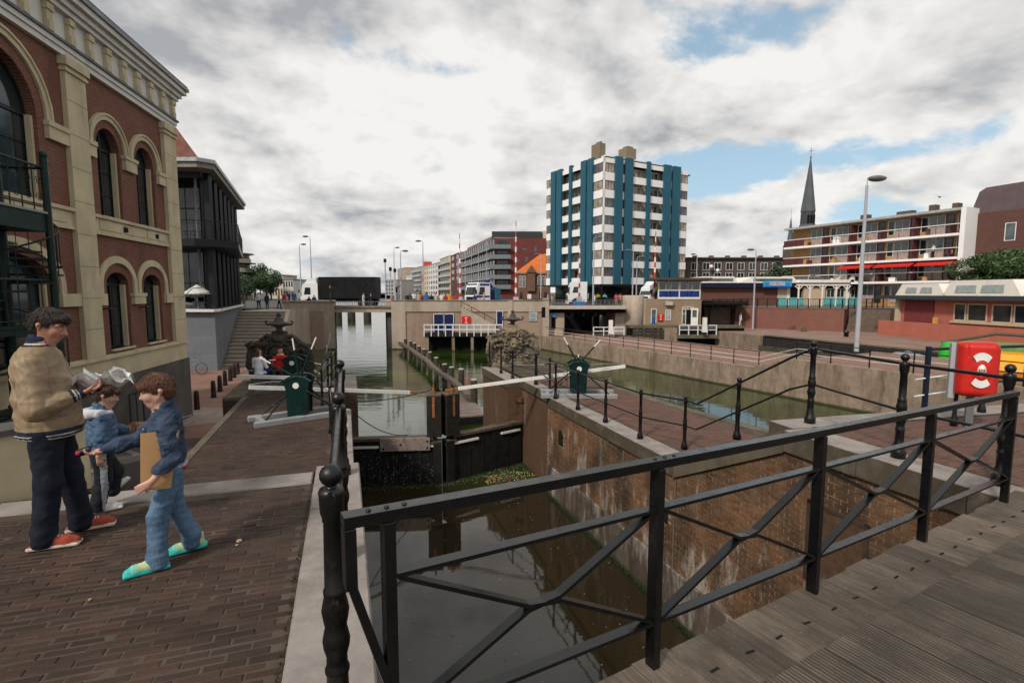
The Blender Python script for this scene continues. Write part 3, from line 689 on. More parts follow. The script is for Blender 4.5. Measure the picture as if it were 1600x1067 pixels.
# lower left railing around the winch, standing on the quay coping
rb = thing('quay_railing', (0, 0, 0), 0, 'thin black railing with a hinged barrier at the water edge right of the left winch', 'railing')
pts = [at(504, 636, ZQ), at(513, 612, ZQ), at(519, 600, ZQ), at(525, 590, ZQ)]
for p in pts: post(rb, p, 'small')
rail(rb, [pts[0]+Vector((0, 0, 1.0))]+[p+Vector((0, 0, 1.0)) for p in pts[1:]], .017); rail(rb, [p+Vector((0, 0, .5)) for p in pts], .015)
a = pts[0]; rail(rb, [a+Vector((0, 0, .45)), a+Vector((-.15, 0, .9)), a+Vector((.05, .2, 1.35)), pts[1]+Vector((0, 0, 1.5))], .014, 'barrier_arm'); rail(rb, [a+Vector((.0, 0, .95)), pts[1]+Vector((.05, 0, .95))], .014)
rail(rb, [a+Vector((.02, 0, 1.0)), pts[2]+Vector((0, 0, 1.75)), pts[3]+Vector((0, 0, 1.65))], .014, 'barrier_arm')
for q_ in Q: post(ra, q_, 'small')
rail(ra, [p+Vector((0, 0, 1.02)) for p in Q], .017); rail(ra, [p+Vector((0, 0, .52)) for p in Q], .015)
# right side of the lock
rc = thing('quay_railing', (0, 0, 0), 0, 'black iron railing along the right lock edge rising to the platform', 'railing')
S = [(838, 601), (868, 623), (903, 640), (946, 660), (1000, 685), (1069, 701)]
SP = [at(u_, v_, ZQ+.01) for u_, v_ in S]
for p in SP: post(rc, p, 'small', 1.15)
UP = [at(1265, 661, .01), at(1403, 715, .01), at(1562, 758, .01), at(1700, 800, .01)]
mid = (SP[-1]+UP[0])/2; post(rc, mid+Vector((0, 0, -.02)), 'small', 1.2)
for p in UP: post(rc, p)
V_ = lambda z: Vector((0, 0, z))
d = (UP[0]-SP[-1])
bend_lo = SP[-1]+d*.12; bend_hi = UP[0]-d*.13
rail(rc, [p+V_(1.0) for p in SP]+[bend_lo+V_(1.0-.12*1.25+.0)]+[bend_hi+V_(1.09+.0), UP[0]+V_(1.10), UP[1]+V_(1.10), UP[2]+V_(1.08), UP[3]+V_(1.08)], .020)
rail(rc, [p+V_(.48) for p in SP]+[bend_lo+V_(.48-.14)]+[bend_hi+V_(.60), UP[0]+V_(.58), UP[1]+V_(.56), UP[2]+V_(.54), UP[3]+V_(.54)], .017)
p = at(1490, 664, .01); post(rc, p, 'small', .8)
# railing round the far end of the island
rd = thing('quay_railing', (0, 0, 0), 0, 'black iron railing around the right carved stone crest at the far end of the island', 'railing')
S2 = [at(u_, v_, ZQ+.01) for u_, v_ in ((765, 573), (783, 583), (801, 591), (837, 600), (859, 611))]
for p in S2: post(rd, p, 'small', 1.1)
rail(rd, [p+V_(1.0) for p in S2[:1]+S2[2:]]+[S2[-1]+Vector((.6, -.9, .93))], .018); rail(rd, [p+V_(.5) for p in S2[:1]+S2[2:]], .015)
q = MB(); g0 = SP[1]; q.tube([g0+Vector((0, 0, .62)), g0+Vector((.0, .1, .95)), g0+Vector((.35, .1, .95)), g0+Vector((.35, .1, .35)), g0+Vector((.12, .05, .35))], .012, 6); q.build('bracket', M_cast, rc)
# canal-side railing of the platform (behind the life ring) and little gate with two white bars
re_ = thing('platform_railing', (0, 0, 0), 0, 'black railing along the canal side of the platform behind the red life ring cabinet', 'railing')
T = [at(1443, 640, 0)+Vector((0, 0, .0)), at(1600, 600, 0), at(1760, 575, 0)]
q0 = at(1443, 652, 0)
q = MB(); q.cbox(q0+V_(.55), (.055, .055, 1.1)); q.build('gate_post', simple('dark_blue_paint', (.008, .014, .028), .5), re_)
rail(re_, [q0+V_(1.06), q0+Vector((1.3, .32, 1.06)), q0+Vector((4.5, 1.1, 1.06))], .026)
rail(re_, [q0+Vector((1.1, .27, .5)), q0+Vector((4.5, 1.1, .5))], .02)
for uu in (1.15, 2.6, 4.2): post(re_, q0+Vector((uu, uu*.245, 0)), 'small')
Mwp = simple('white_rod_paint', (.62, .63, .66), .5, scale=8)
for h in (.62, .36): rail(re_, [q0+Vector((-.19, -.03, h-.025)), q0+Vector((.36, .05, h+.03))], .013, 'white_rod', Mwp)
# long pier railing: black posts and top rail, two white lower rails
def pl(l, w=0, z=0): return P0+PD*l-PN*0+PN*w+Vector((0, 0, z))
rf = thing('pier_railing', (0, 0, 0), 0, 'long black railing with thin white lower rails on top of the canal wall', 'railing')
Mwr = simple('white_rail_paint', (.60, .56, .52), .55)
W0 = .35
PM_ = MB().box(-.025, .025, -.025, .025, 0, 1.0).mesh('post', M_cast)
def zp(l): return -2.0 if l < ls-1.1 else (-2.8 if l > ls+1.4 else -2.0-.8*(l-ls+1.1)/2.5)
l = ls-1.1
k = 0
ll = [ls-1.1-2.0*i for i in range(0, 12)]+[ls+1.4+1.9*i for i in range(0, 19)]
for l in sorted(ll): link('post', PM_, rf, pl(l, W0, zp(l)))
lend = ls+1.4+1.9*18
for h, m, r in ((1.0, M_cast, .025), (.62, Mwr, .018), (.34, Mwr, .018)):
    rail(rf, [pl(ls-23.1, W0, -2.0+h), pl(ls-1.1, W0, -2.0+h), pl(ls+1.4, W0, -2.8+h), pl(lend, W0, -2.8+h)], r, 'rail', m)
# ================================================================ lock gates, push rods, winches
M_gate = simple('tarred_gate', (.012, .012, .012), .75, var=.5, scale=4, bump=.5, stain=((.06, .065, .05), 5, .60, .5))
M_gatew = simple('gate_oak', (.10, .075, .055), .8, var=.35, scale=7, bump=.4)
M_rust = simple('rust', (.26, .10, .035), .85, var=.5, scale=14, bump=.4)
M_white = simple('white_paint', (.68, .66, .62), .5, var=.1, scale=5, bump=.1, stain=((.30, .22, .15), 3, .62, .4))
M_green = simple('dark_green_paint', (.0035, .020, .017), .42, var=.3, scale=5, bump=.12)
M_grey = simple('grey_blue_paint', (.24, .245, .25), .6, var=.15, scale=4, bump=.2, stain=((.25, .20, .16), 3, .58, .4))
GZ = -2.80
HL, HR, MT = L(-.05, 17.0), L(6.0, 17.45), L(2.93, 16.35)
def gate(h, m, label, nm='lock_gate'):
    d = (m-h); ln = d.length; a = math.atan2(d.y, d.x); g = thing(nm, h, a, label, 'lock gate')
    sgn = 1 if d.x > 0 else -1
    b = MB(); n = 11; w = (ln-.25)/n
    for i in range(n):
        o = .0 if i % 2 else .012
        MB().box(.1+i*w+.006, .1+(i+1)*w-.006, -.12-o, .12+o, WZ-1.2, GZ-.04).build('gate_plank', M_gate, g)
    MB().box(-.05, ln-.28, -.17, .17, GZ-.045, GZ+.05, .01).build('top_beam', M_gatew, g)
    side = -1 if sgn > 0 else 1
    for x0, x1 in ((.15, 1.0), (ln-1.25, ln-.25)): MB().box(x0, x1, side*.135-.05, side*.135+.05, GZ-.27, GZ-.20).build('white_fender_bar', M_white, g)
    MB().box(ln-.35, ln-.02, -.2, .2, GZ-.2, GZ-.1).build('collar', M_gatew, g)
    MB().box(ln-.27, ln-.02, -.20, .20, WZ-1.2, GZ-.11).build('mitre_stile', M_gate, g)
    MB().box(ln-.47, ln+.0, -.20, .22, GZ+.05, GZ+1.40, .02).build('tall_post', simple('tarred_post', (.018, .015, .013), .7, var=.4, scale=5, stain=((.06, .05, .04), 6, .56, .4)), g)
    MB().box(ln-.475, ln+.005, -.205, .225, GZ+1.40, GZ+1.46, .02).build('post_cap', M_gatew, g)
    q = MB(); q.box(ln-.29, ln-.21, side*.216-.006, side*.216+.006, GZ+.7, GZ+1.38); q.cbox((ln-.25, side*.1, GZ+1.52), (.06, .12, .16)); q.tube([(ln-.25, 0, GZ+1.45), (ln-.25, 0, GZ+1.75)], .025, 6); q.tube([(ln-.33, 0, GZ+1.46), (ln-.26, 0, GZ+1.66)], .014, 5); q.build('rusty_strap', M_rust, g)
    q = MB(); q.tube([(-.05, 0, GZ), (-.05, 0, GZ+.75)], .19, 12); q.tube([(-.05, 0, GZ+.75), (-.05, 0, GZ+.95)], .25, 14); q.build('hinge_post', simple('rusty_hinge', (.06, .032, .022), .75, var=.5, scale=5, stain=((.20, .07, .03), 4, .5, .8)), g)
    return g
gl = gate(HL, MT-L(.04, 0), 'left black mitre gate of the lock with a bleached board on top')
gr = gate(HR, MT+L(.04, 0), 'right black mitre gate of the lock with a rusty strapped tall post')
q = MB(); dl = (MT-HL).length
q.box(dl-2.0, dl-.42, -.235, -.18, GZ-.36, GZ+.06, .01); q.build('bleached_board', simple('bleached_wood', (.24, .19, .165), .8, var=.3, scale=8, bump=.5), gl)
q = MB()
for x, z in ((dl-1.35, GZ-.15), (dl-.5, GZ-.06), (dl-.5, GZ-.28), (dl-1.9, GZ-.28)): q.cbox((x, -.24, z), (.06, .02, .06))
q.build('bolts', Mblk, gl, kind='stuff')
q = MB(); rgg = random.Random(5)
for i in range(170):
    x = rgg.uniform(.3, dl-.3); s = rgg.uniform(.008, .02); q.cbox((x, -.137, GZ-.3-rgg.random()**.7*1.2), (s, .012, s), ry=rgg.random())
q.build('bird_droppings', simple('droppings', (.45, .42, .36), .8), gl, kind='stuff')
# floating rubbish in the corner
fl = MB(); cols = [(.16, .13, .09), (.45, .10, .07), (.06, .10, .03), (.42, .42, .38), (.42, .34, .08), (.025, .035, .015)]
fm = [simple('flotsam_%s' % n, c, .7, var=.3) for n, c in zip(('straw', 'red', 'leaf', 'pale', 'yellow', 'weed'), cols)]
for i in range(620):
    u_ = rgg.gauss(793, 22); v_ = 745+rgg.gauss(0, 5)+(793-u_)*.12
    p = at(u_, v_, WZ); k = rgg.choice((0, 0, 5, 5, 5, 5, 5, 2, 2, 2, 3, 0, 1, 4)); s = rgg.uniform(.015, .055); fl.cbox((p.x, p.y, WZ+.01), (s, s*rgg.uniform(.4, 1), rgg.uniform(.01, .04)), rgg.uniform(0, 3), rgg.uniform(-.5, .5), mi=k)
for i in range(900):
    a = rgg.random(); p = HL.lerp(MT, a*2) if a < .5 else MT.lerp(HR, a*2-1); s = rgg.uniform(.01, .04)
    fl.cbox((p.x+rgg.gauss(.1, .1), p.y-.3-abs(rgg.gauss(0, .12)), WZ+.006), (s, s*rgg.uniform(.3, 1), .02), rgg.uniform(0, 3), mi=rgg.choice((5, 5, 5, 5, 2, 0)))
fl.build('floating_rubbish', fm, kind='stuff')
dots = MB()
for i in range(520):
    p = L(rgg.uniform(.2, 5.7), rgg.uniform(2.2, 15.5), WZ+.004); s = rgg.uniform(.006, .022); dots.cbox(p, (s, s*rgg.uniform(.4, 1), .004), rgg.uniform(0, 3), mi=rgg.choice((0, 3, 3, 2)))
dots.build('floating_specks', fm, kind='stuff')
# weed fringe on the right wall at the water
wf = MB(); wf.M = RM
for i in range(600):
    y = rgg.uniform(2.5, 14.3); s = rgg.uniform(.02, .07); wf.cbox((5.78+rgg.uniform(-.02, .01), y, WZ+rgg.uniform(0, .05)), (s*.5, s, s*.7), rgg.uniform(0, 3))
wf.build('weed_fringe', simple('water_weed', (.016, .028, .008), .8, var=.4, scale=20), kind='stuff')
def winch(base, a, label, rodend, rodtail, spokes, ba=0):
    """hand winch: two ground beams, green case, spoked wheel, white push rod through it"""
    w = thing('lock_winch', base, a, label, 'winch', 'winches that move the lock gates')
    BM = Matrix.Rotation(ba, 4, 'Z')
    for y in (-.36, .36): q = MB(); q.M = BM; q.box(-1.15, 1.15, y-.075, y+.075, 0, .13, .025); q.build('ground_beam', M_grey, w)
    for x in (-1.0, .86): q = MB(); q.M = BM; q.box(x, x+.12, -.28, .28, .02, .11); q.build('cross_beam', M_grey, w)
    q = MB(); q.extr([(-.22, .10), (.22, .10), (.25, .80), (.31, .98), (.16, 1.06), (0, 1.08), (-.16, 1.06), (-.31, .98), (-.25, .80)], -.34, -.28); q.build('side_plate', M_green, w)
    q = MB(); q.extr([(-.22, .10), (.22, .10), (.25, .80), (.31, .98), (.16, 1.06), (0, 1.08), (-.16, 1.06), (-.31, .98), (-.25, .80)], .26, .32); q.build('side_plate', M_green, w)
    q = MB(); q.box(-.18, .18, -.279, .259, .12, .92); q.build('gear_case', simple('grease_black', (.012, .014, .012), .5, var=.4), w)
    q = MB(); q.extr([(-.36, .985), (-.31, .965), (0, 1.06), (.31, .965), (.36, .985), (.19, 1.09), (0, 1.115), (-.19, 1.09)], -.36, -.27); q.extr([(-.36, .985), (-.31, .965), (0, 1.06), (.31, .965), (.36, .985), (.19, 1.09), (0, 1.115), (-.19, 1.09)], .25, .34); q.box(-.15, .15, -.27, .25, .9, 1.04); q.build('canopy', M_green, w)
    q = MB(); q.tube([(0, -.352, .88), (0, -.338, .88)], .075, 18); q.build('hub_disc', M_white, w)
    for k, (sx, sz, sl) in enumerate(spokes):
        e = Vector((sx, 0, sz)).normalized(); p0 = Vector((0, .0, .98))
        MB().tube([p0+e*.08, p0+e*(sl*.72)], .026, 8).build('handspike', M_green, w); MB().tube([p0+e*(sl*.72), p0+e*sl], .020, 8).build('spike_tip', M_white, w)
    for x, y in ((-.9, -.36), (.9, -.36), (-.85, .36), (.85, .36)):
        MB().tube([(x*.22, y*.6, .72), tuple(BM @ Vector((x, y, .13)))], .022, 6).build('stay', M_iron, w)
    inv = (Matrix.Translation(base) @ Matrix.Rotation(a, 4, 'Z')).inverted(); p0, p1 = inv @ Vector(rodend), inv @ Vector(rodtail)
    MB().beam(p0, p1, .085, .10).build('push_rod', M_white, w)
    m = p0.lerp(p1, .5); MB().tube([p1+V_(.07), p1.lerp(p0, .12)+V_(.17), m.lerp(p1, .55)+V_(.20)], .012, 5).build('tie_rod', M_grey, w)
    MB().beam(p0.lerp(p1, .0), p0.lerp(p1, -.08), .09, .06).build('rod_end', M_rust, w)
    return w
RWB = at(903, 618, ZQ); RWB.z = ZQ
winch(RWB, R(-2), 'dark green hand winch with white push rod on the island quay right of the gates', aty(716, 607, 16.6), aty(977, 572, 16.3), ((-.55, 1, .95), (.85, .95, 1.0), (0, 1, .3)))
LWB = at(470, 652, ZQ)
winch(LWB, R(8), 'dark green hand winch with grey ground beams on the left quay near the pavement', aty(640, 613, 16.0), aty(389, 605, 13.2), ((-.12, 1, 1.05), (.42, 1, 1.15), (-1.2, .75, 1.1)), R(30))
# second winch behind it
LW2 = at(462, 606, ZQ)
winch(LW2, R(8), 'second green winch with pale ground beams, half hidden behind the near left winch', at(486, 591, -.6), at(372, 588, -.6), ((-1.0, -.05, .8), (.9, -.6, 1.0), (1, -.25, .9)))
# sagging cable to the left gate, chain over the mitre
cb = thing('cable', (0, 0, 0), 0, 'thin dark cable sagging over the water from the left railing to the gate', 'cable')
A, B = aty(528, 620, 13.5), HL.lerp(MT, .62)+V_(GZ+.1)
MB().tube([A.lerp(B, i/12)+V_(-1.3*(i/12)*(1-i/12)) for i in range(13)], .014, 5).build('cable_strand', M_iron, cb)
cb2 = thing('cable', (0, 0, 0), 0, 'thin dark cable from the left winch rod to the tall gate posts', 'cable')
A, B = aty(545, 628, 15), aty(690, 604, 16.6)
MB().tube([A.lerp(B, i/8)+V_(-.5*(i/8)*(1-i/8)) for i in range(9)], .014, 5).build('cable_strand', M_iron, cb2)
# ================================================================ fender piles and raft
M_pile = simple('pile_wood', (.05, .042, .034), .85, var=.4, scale=4, bump=.5, stain=((.11, .09, .07), 4, .5, .6))
M_pcap = simple('pile_cap', (.33, .30, .27), .8, var=.2, scale=6)
fp = thing('fender_piles', (0, 0, 0), 0, 'row of timber mooring piles joined by a walking beam beyond the lock gates', 'fender')
pp = [(628, 545), (634, 549), (642, 554), (648, 558), (655, 564), (663, 570), (672, 576), (682, 587), (695, 600), (706, 606), (721, 618), (741, 640)]
pts = []
for i, (u_, v_) in enumerate(pp):
    p = at(u_, v_, WZ); h = 1.35 if i < 10 else 1.6; r = .19
    MB().tube([p+V_(-1), p+V_(h)], [r, r*.93], 10).build('pile', M_pile, fp); MB().tube([p+V_(h), p+V_(h+.06)], [r*.98, r*.8], 10).build('pile_cap', M_pcap, fp); pts.append(p)
for k in range(len(pts)-1):
    a, c = pts[k], pts[k+1]; off = Vector((-.28, -.12, .75)); MB().beam(a+off, c+off, .34, .22).build('walking_beam', simple('beam_wood', (.13, .10, .078), .85, var=.3, scale=3), fp)
rf2 = thing('raft', at(722, 632, WZ+.35), 0, 'brown planked pontoon moored in front of the fender piles', 'pontoon')
c0 = [at(*q_, WZ+.42) for q_ in ((706, 652), (757, 648), (731, 613), (702, 614))]; o0 = rf2.location.copy()
n = 9
for i in range(n):
    a, c = i/n, (i+1)/n; P = [c0[0].lerp(c0[3], a), c0[1].lerp(c0[2], a), c0[1].lerp(c0[2], c-.012), c0[0].lerp(c0[3], c-.012)]
    b = MB(); b.add([p-o0 for p in P]+[p-o0-V_(.06) for p in P], [(0, 1, 2, 3), (0, 4, 5, 1), (1, 5, 6, 2), (2, 6, 7, 3), (3, 7, 4, 0)]); b.build('deck_board', simple('pontoon_wood', (.20, .155, .13), .85, var=.25, scale=3, bump=.4), rf2)
b = MB(); P = [p-o0-V_(.06) for p in c0]; b.add(P+[p-V_(.55) for p in P], [(0, 4, 5, 1), (1, 5, 6, 2), (2, 6, 7, 3), (3, 7, 4, 0)]); b.build('hull', M_gate, rf2)
# ================================================================ signed distance modelling for organic shapes
class SDF:
    def __init__(s, lo, hi, h):
        s.lo = np.array(lo, float); s.h = h; s.n = (np.ceil((np.array(hi)-s.lo)/h).astype(int)+1)
        s.F = np.full(tuple(s.n), 10.0, np.float32)
    def _sub(s, lo, hi, m):
        a = np.maximum(0, np.floor((np.array(lo)-m-s.lo)/s.h).astype(int)); b = np.minimum(s.n, np.ceil((np.array(hi)+m-s.lo)/s.h).astype(int)+1)
        if (b <= a).any(): return None
        ax = [s.lo[i]+s.h*np.arange(a[i], b[i]) for i in range(3)]
        P = np.stack(np.meshgrid(*ax, indexing='ij'), -1).astype(np.float32); return tuple(slice(a[i], b[i]) for i in range(3)), P
    def _op(s, sl, d, k, op):
        F = s.F[sl]
        if op == 'u': hh = np.clip(.5+.5*(F-d)/k, 0, 1); s.F[sl] = F*(1-hh)+d*hh-k*hh*(1-hh)
        elif op == 's': hh = np.clip(.5-.5*(F+d)/k, 0, 1); s.F[sl] = F*(1-hh)-d*hh+k*hh*(1-hh)
    def cone(s, a, b, ra, rb, k=.02, op='u', flat=None):
        """tapered capsule; flat=(direction, factor) squashes it along a direction"""
        a, b = np.array(a, float), np.array(b, float); R_ = max(ra, rb); r = s._sub(np.minimum(a, b)-R_*1.6, np.maximum(a, b)+R_*1.6, k*1.5+s.h*2)
        if r is None: return s
        sl, P = r; Q = P-a; ba = b-a
        if flat: f = np.array(flat[0], float); f /= np.linalg.norm(f); Q = Q+(Q@f)[..., None]*f*(1/flat[1]-1); ba = ba+ba@f*f*(1/flat[1]-1)
        t = np.clip((Q@ba)/max(1e-9, ba@ba), 0, 1); d = np.linalg.norm(Q-t[..., None]*ba, axis=-1)-(ra+(rb-ra)*t)
        s._op(sl, d*(min(1, flat[1]) if flat else 1), k, op); return s
    def chain(s, pts, rs, k=.02, flat=None, op='u'):
        for i in range(len(pts)-1): s.cone(pts[i], pts[i+1], rs[i], rs[i+1], k, op, flat)
        return s
    def ell(s, c, r, k=.02, op='u', rot=None):
        c = np.array(c, float); r = np.array(r if hasattr(r, '__len__') else (r, r, r), float); R_ = r.max(); q = s._sub(c-R_, c+R_, k*1.5+s.h*2)
        if q is None: return s
        sl, P = q; Q = P-c
        if rot is not None: Q = Q@np.array(Matrix.Rotation(rot[0], 3, rot[1]))
        k0 = np.linalg.norm(Q/r, axis=-1); k1 = np.linalg.norm(Q/(r*r), axis=-1)+1e-9
        s._op(sl, k0*(k0-1)/k1, k, op); return s
    def boxd(s, c, hs, rd=.02, k=.02, op='u'):
        c = np.array(c, float); hs = np.array(hs, float); q = s._sub(c-hs, c+hs, k*1.5+s.h*2)
        if q is None: return s
        sl, P = q; Q = np.abs(P-c)-hs+rd; d = np.linalg.norm(np.maximum(Q, 0), axis=-1)+np.minimum(Q.max(-1), 0)-rd; s._op(sl, d, k, op); return s
    def cut(s, axis, val, keep):
        """flat cut; keep=+1 keeps the side above val"""
        x = s.lo[axis]+s.h*np.arange(s.n[axis]); sh = [1, 1, 1]; sh[axis] = -1; s.F = np.maximum(s.F, keep*(val-x).reshape(sh)).astype(np.float32); return s
    def wave(s, fn):
        ax = [s.lo[i]+s.h*np.arange(s.n[i]) for i in range(3)]; X, Y, Z = np.meshgrid(*ax, indexing='ij'); s.F = (s.F+fn(X, Y, Z)).astype(np.float32); return s
    def mesh(s, name, mats, mfn=None):
        F = s.F; ins = F < 0; nx, ny, nz = F.shape
        cnt = np.zeros((nx-1, ny-1, nz-1), np.int32); acc = np.zeros((nx-1, ny-1, nz-1, 3), np.float32)
        sh = lambda o: tuple(slice(o[i], F.shape[i]-1+o[i]) for i in range(3))
        cs = [(i, j, k) for i in (0, 1) for j in (0, 1) for k in (0, 1)]
        for c in cs:
            for ax in range(3):
                if c[ax]: continue
                e = list(c); e[ax] = 1; A, B = F[sh(c)], F[sh(e)]; x = (A < 0) != (B < 0); t = np.where(x, A/np.where(x, A-B, 1), 0)
                cnt += x; 
                for q in range(3): acc[..., q] += x*(c[q]+(t if q == ax else 0))
        m = cnt > 0; idx = -np.ones(m.shape, np.int64); idx[m] = np.arange(m.sum())
        I = np.argwhere(m); V = (I+acc[m]/cnt[m][:, None])*s.h+s.lo; Q = []
        for ax in range(3):
            o = [0, 0, 0]; o[ax] = 1; a = [slice(0, None)]*3; b = [slice(0, None)]*3
            sa = tuple(slice(0, F.shape[i]-o[i]) for i in range(3)); sb = tuple(slice(o[i], F.shape[i]) for i in range(3))
            ch = ins[sa] != ins[sb]; E = np.argwhere(ch); fl = ins[sa][ch]; u, v = [(1, 2), (2, 0), (0, 1)][ax]
            ok = (E[:, u] > 0) & (E[:, v] > 0) & (E[:, u] < F.shape[u]-1) & (E[:, v] < F.shape[v]-1); E = E[ok]; fl = fl[ok]
            def g(du, dv): x = E.copy(); x[:, u] += du; x[:, v] += dv; return idx[x[:, 0], x[:, 1], x[:, 2]]
            q = np.stack([g(-1, -1), g(0, -1), g(0, 0), g(-1, 0)], 1); q[~fl] = q[~fl][:, ::-1]; Q.append(q)
        Q = np.concatenate(Q)
        me = bpy.data.meshes.new(name); me.vertices.add(len(V)); me.vertices.foreach_set('co', V.astype(np.float32).ravel())
        me.loops.add(len(Q)*4); me.loops.foreach_set('vertex_index', Q.astype(np.int32).ravel()); me.polygons.add(len(Q)); me.polygons.foreach_set('loop_start', np.arange(0, len(Q)*4, 4, dtype=np.int32))
        for x in (mats if isinstance(mats, (list, tuple)) else [mats]): me.materials.append(x)
        if mfn is not None:
            C = V[Q].mean(1); me.polygons.foreach_set('material_index', np.asarray(mfn(C), np.int32))
        me.polygons.foreach_set('use_smooth', [True]*len(Q)); me.update(calc_edges=True); me.validate(); return me
# ================================================================ carved stone crests at the lock ends
def crestmat(name, c1, c2):
    t = NT(name); p = t.pos(); f = t.noise(p, 5, 8, .7); g = t.n('ShaderNodeNewGeometry').outputs['Pointiness']
    c = t.mix(t.rng(f, .35, .65), c1, c2); c = t.mix(t.rng(t.noise(p, 1.7, 5), .45, .6, 0, .8), c, (.03, .028, .02))
    t.v(t.p.inputs['Base Color'], c); t.p.inputs['Roughness'].default_value = .9; t.bump(t.noise(p, 30, 8, .75), .6, .02); return t.m
def crest(base, a, label, mat, seed):
    r = random.Random(seed); c = thing('stone_crest', base, a, label, 'sculpture', 'carved stone crests at the ends of the lock')
    S_ = SDF((-1.25, -.6, -.02), (1.25, .5, 2.05), .022)
    S_.boxd((0, 0, .12), (.95, .26, .14), .03, .02); S_.boxd((0, 0, .7), (.62, .16, .6), .1, .06)
    S_.ell((0, -.10, .92), (.34, .22, .40), .04)                     # central shield
    for i in range(18): th = 2*math.pi*i/18; S_.ell((.36*math.cos(th), -.26, .92+.42*math.sin(th)), .055, .02)
    S_.ell((0, -.32, .95), (.16, .08, .18), .03); S_.ell((0, -.38, .95), .06, .02, 's')
    for sg in (-1, 1):
        def sp(cx, cz, r0, turns, ph, rad, y, dr=1):     # scroll
            pts = []; rr = []
            n = int(14*turns)
            for i in range(n+1):
                q = i/n; th = ph+dr*2*math.pi*turns*q; ro = r0*(1-q*.82); pts.append((sg*(cx+ro*math.cos(th)), y-.10*q, cz+ro*math.sin(th))); rr.append(rad*(1-.35*q))
            S_.chain(pts, rr, .015)
        sp(.72, 1.05, .34, 1.5, -.6, .075, -.04); sp(.66, .40, .28, 1.4, 1.6, .07, -.08, -1); sp(.36, 1.42, .22, 1.3, -.3, .06, -.06); sp(1.0, .62, .16, 1.2, 2.5, .055, -.02, -1); sp(.30, .36, .16, 1.3, .5, .05, -.2); sp(.98, 1.18, .14, 1.2, .2, .05, 0)
        S_.ell((sg*.70, 0, .72), (.42, .15, .55), .08); S_.ell((sg*.85, -.02, .30), (.24, .16, .28), .05)
        S_.chain([(sg*.95, 0, .2), (sg*1.08, -.03, .55), (sg*1.05, -.03, .9), (sg*.88, -.02, 1.25), (sg*.6, 0, 1.45), (sg*.42, 0, 1.62)], [.08, .10, .09, .09, .08, .07], .04)
        for i in range(16):
            x, z = sg*r.uniform(.12, .95), r.uniform(.2, 1.45); S_.chain([(x, -.2, z), (x+r.uniform(-.12, .12), -.27, z+r.uniform(-.1, .12)), (x+r.uniform(-.2, .2), -.2, z+r.uniform(-.15, .15))], [.03, .045, .018], .02)
    S_.boxd((0, 0, 1.45), (.34, .16, .22), .08, .06); S_.ell((0, -.12, 1.5), (.22, .14, .14), .03); S_.boxd((0, 0, 1.72), (.22, .14, .06), .03, .03)
    S_.wave(lambda X, Y, Z: .010*np.sin(23*X+9*Z)*np.sin(27*Z-5*X)*np.sin(19*Y+3))
    link('carved_body', S_.mesh('carved_body', mat), c)
    q = MB(); q.lathe([(.12, 1.78), (.09, 1.84), (.10, 1.90), (.30, 1.98), (.34, 2.03), (.30, 2.06), (.16, 2.10), (.13, 2.18), (.10, 2.24), (.04, 2.28)], (0, 0, 0), 18)
    for sg in (-1, 1): q.tube([(sg*.28, 0, 2.0), (sg*.42, 0, 2.0), (sg*.46, 0, 2.09), (sg*.40, 0, 2.12)], .035, 8)
    q.sphere((0, 0, 2.34), .075); q.build('crown_urn', crestmat(mat.name+'_urn', (.09, .085, .07), (.045, .042, .035)), c)
    q = MB(); q.box(-1.0, 1.0, -.34, .3, -.005, .06, .01); q.build('plinth', M_cope, c)
    return c
p = at(801, 571, ZQ); p.z = ZQ
crest(p, R(6), 'pale carved stone crest with a crown at the end of the island quay', crestmat('crest_stone', (.27, .215, .14), (.12, .098, .068)), 1)
p = at(440, 596, ZQ); p.z = ZQ
c2_ = crest(p, R(-4), 'dark carved stone crest with scrolls behind the left winch', crestmat('crest_dark', (.085, .066, .046), (.022, .019, .016)), 2); c2_.scale = (1.08, 1, 1.02)
# ================================================================ building helpers
M_glass = glassmat('dark_glass'); M_glass2 = glassmat('pale_glass', (.05, .06, .065), .12, .8)
_wc = {}
def window(parent, x, z, w, h, y=0.0, fm=None, gm=None, mull=1, trans=0, t=.06, dep=.08, name='window'):
    """framed window in a facade frame (x along, z up, outside towards -y) with its pane as a sub-part"""
    fm = fm or M_white; gm = gm or M_glass; k = (round(w, 2), round(h, 2), mull, trans, t, fm.name, gm.name)
    if k not in _wc:
        q = MB(); q.box(0, t, 0, dep, 0, h); q.box(w-t, w, 0, dep, 0, h); q.box(t, w-t, 0, dep, 0, t); q.box(t, w-t, 0, dep, h-t, h)
        for i in range(1, mull+1): xx = w*i/(mull+1); q.box(xx-t*.4, xx+t*.4, .005, dep, t, h-t)
        if trans: q.box(t, w-t, .008, dep, h*.68, h*.68+t*.8)
        g = MB(); g.quad((t*.5, dep*.6, t*.5), (w-t*.5, dep*.6, t*.5), (w-t*.5, dep*.6, h-t*.5), (t*.5, dep*.6, h-t*.5)); _wc[k] = (q.mesh('window', fm), g.mesh('pane', gm))
    f, g = _wc[k]; o = link(name, f, parent, Vector((x, y, z))); link('pane', g, o); return o
def fac(u, v, O, f):
    d = ray(u, v); det = -d.x*f[1]+d.y*f[0]; k = (-O[0]*f[1]+O[1]*f[0])/det; return (d.x*O[1]-d.y*O[0])/det, CAMZ+k*d.z
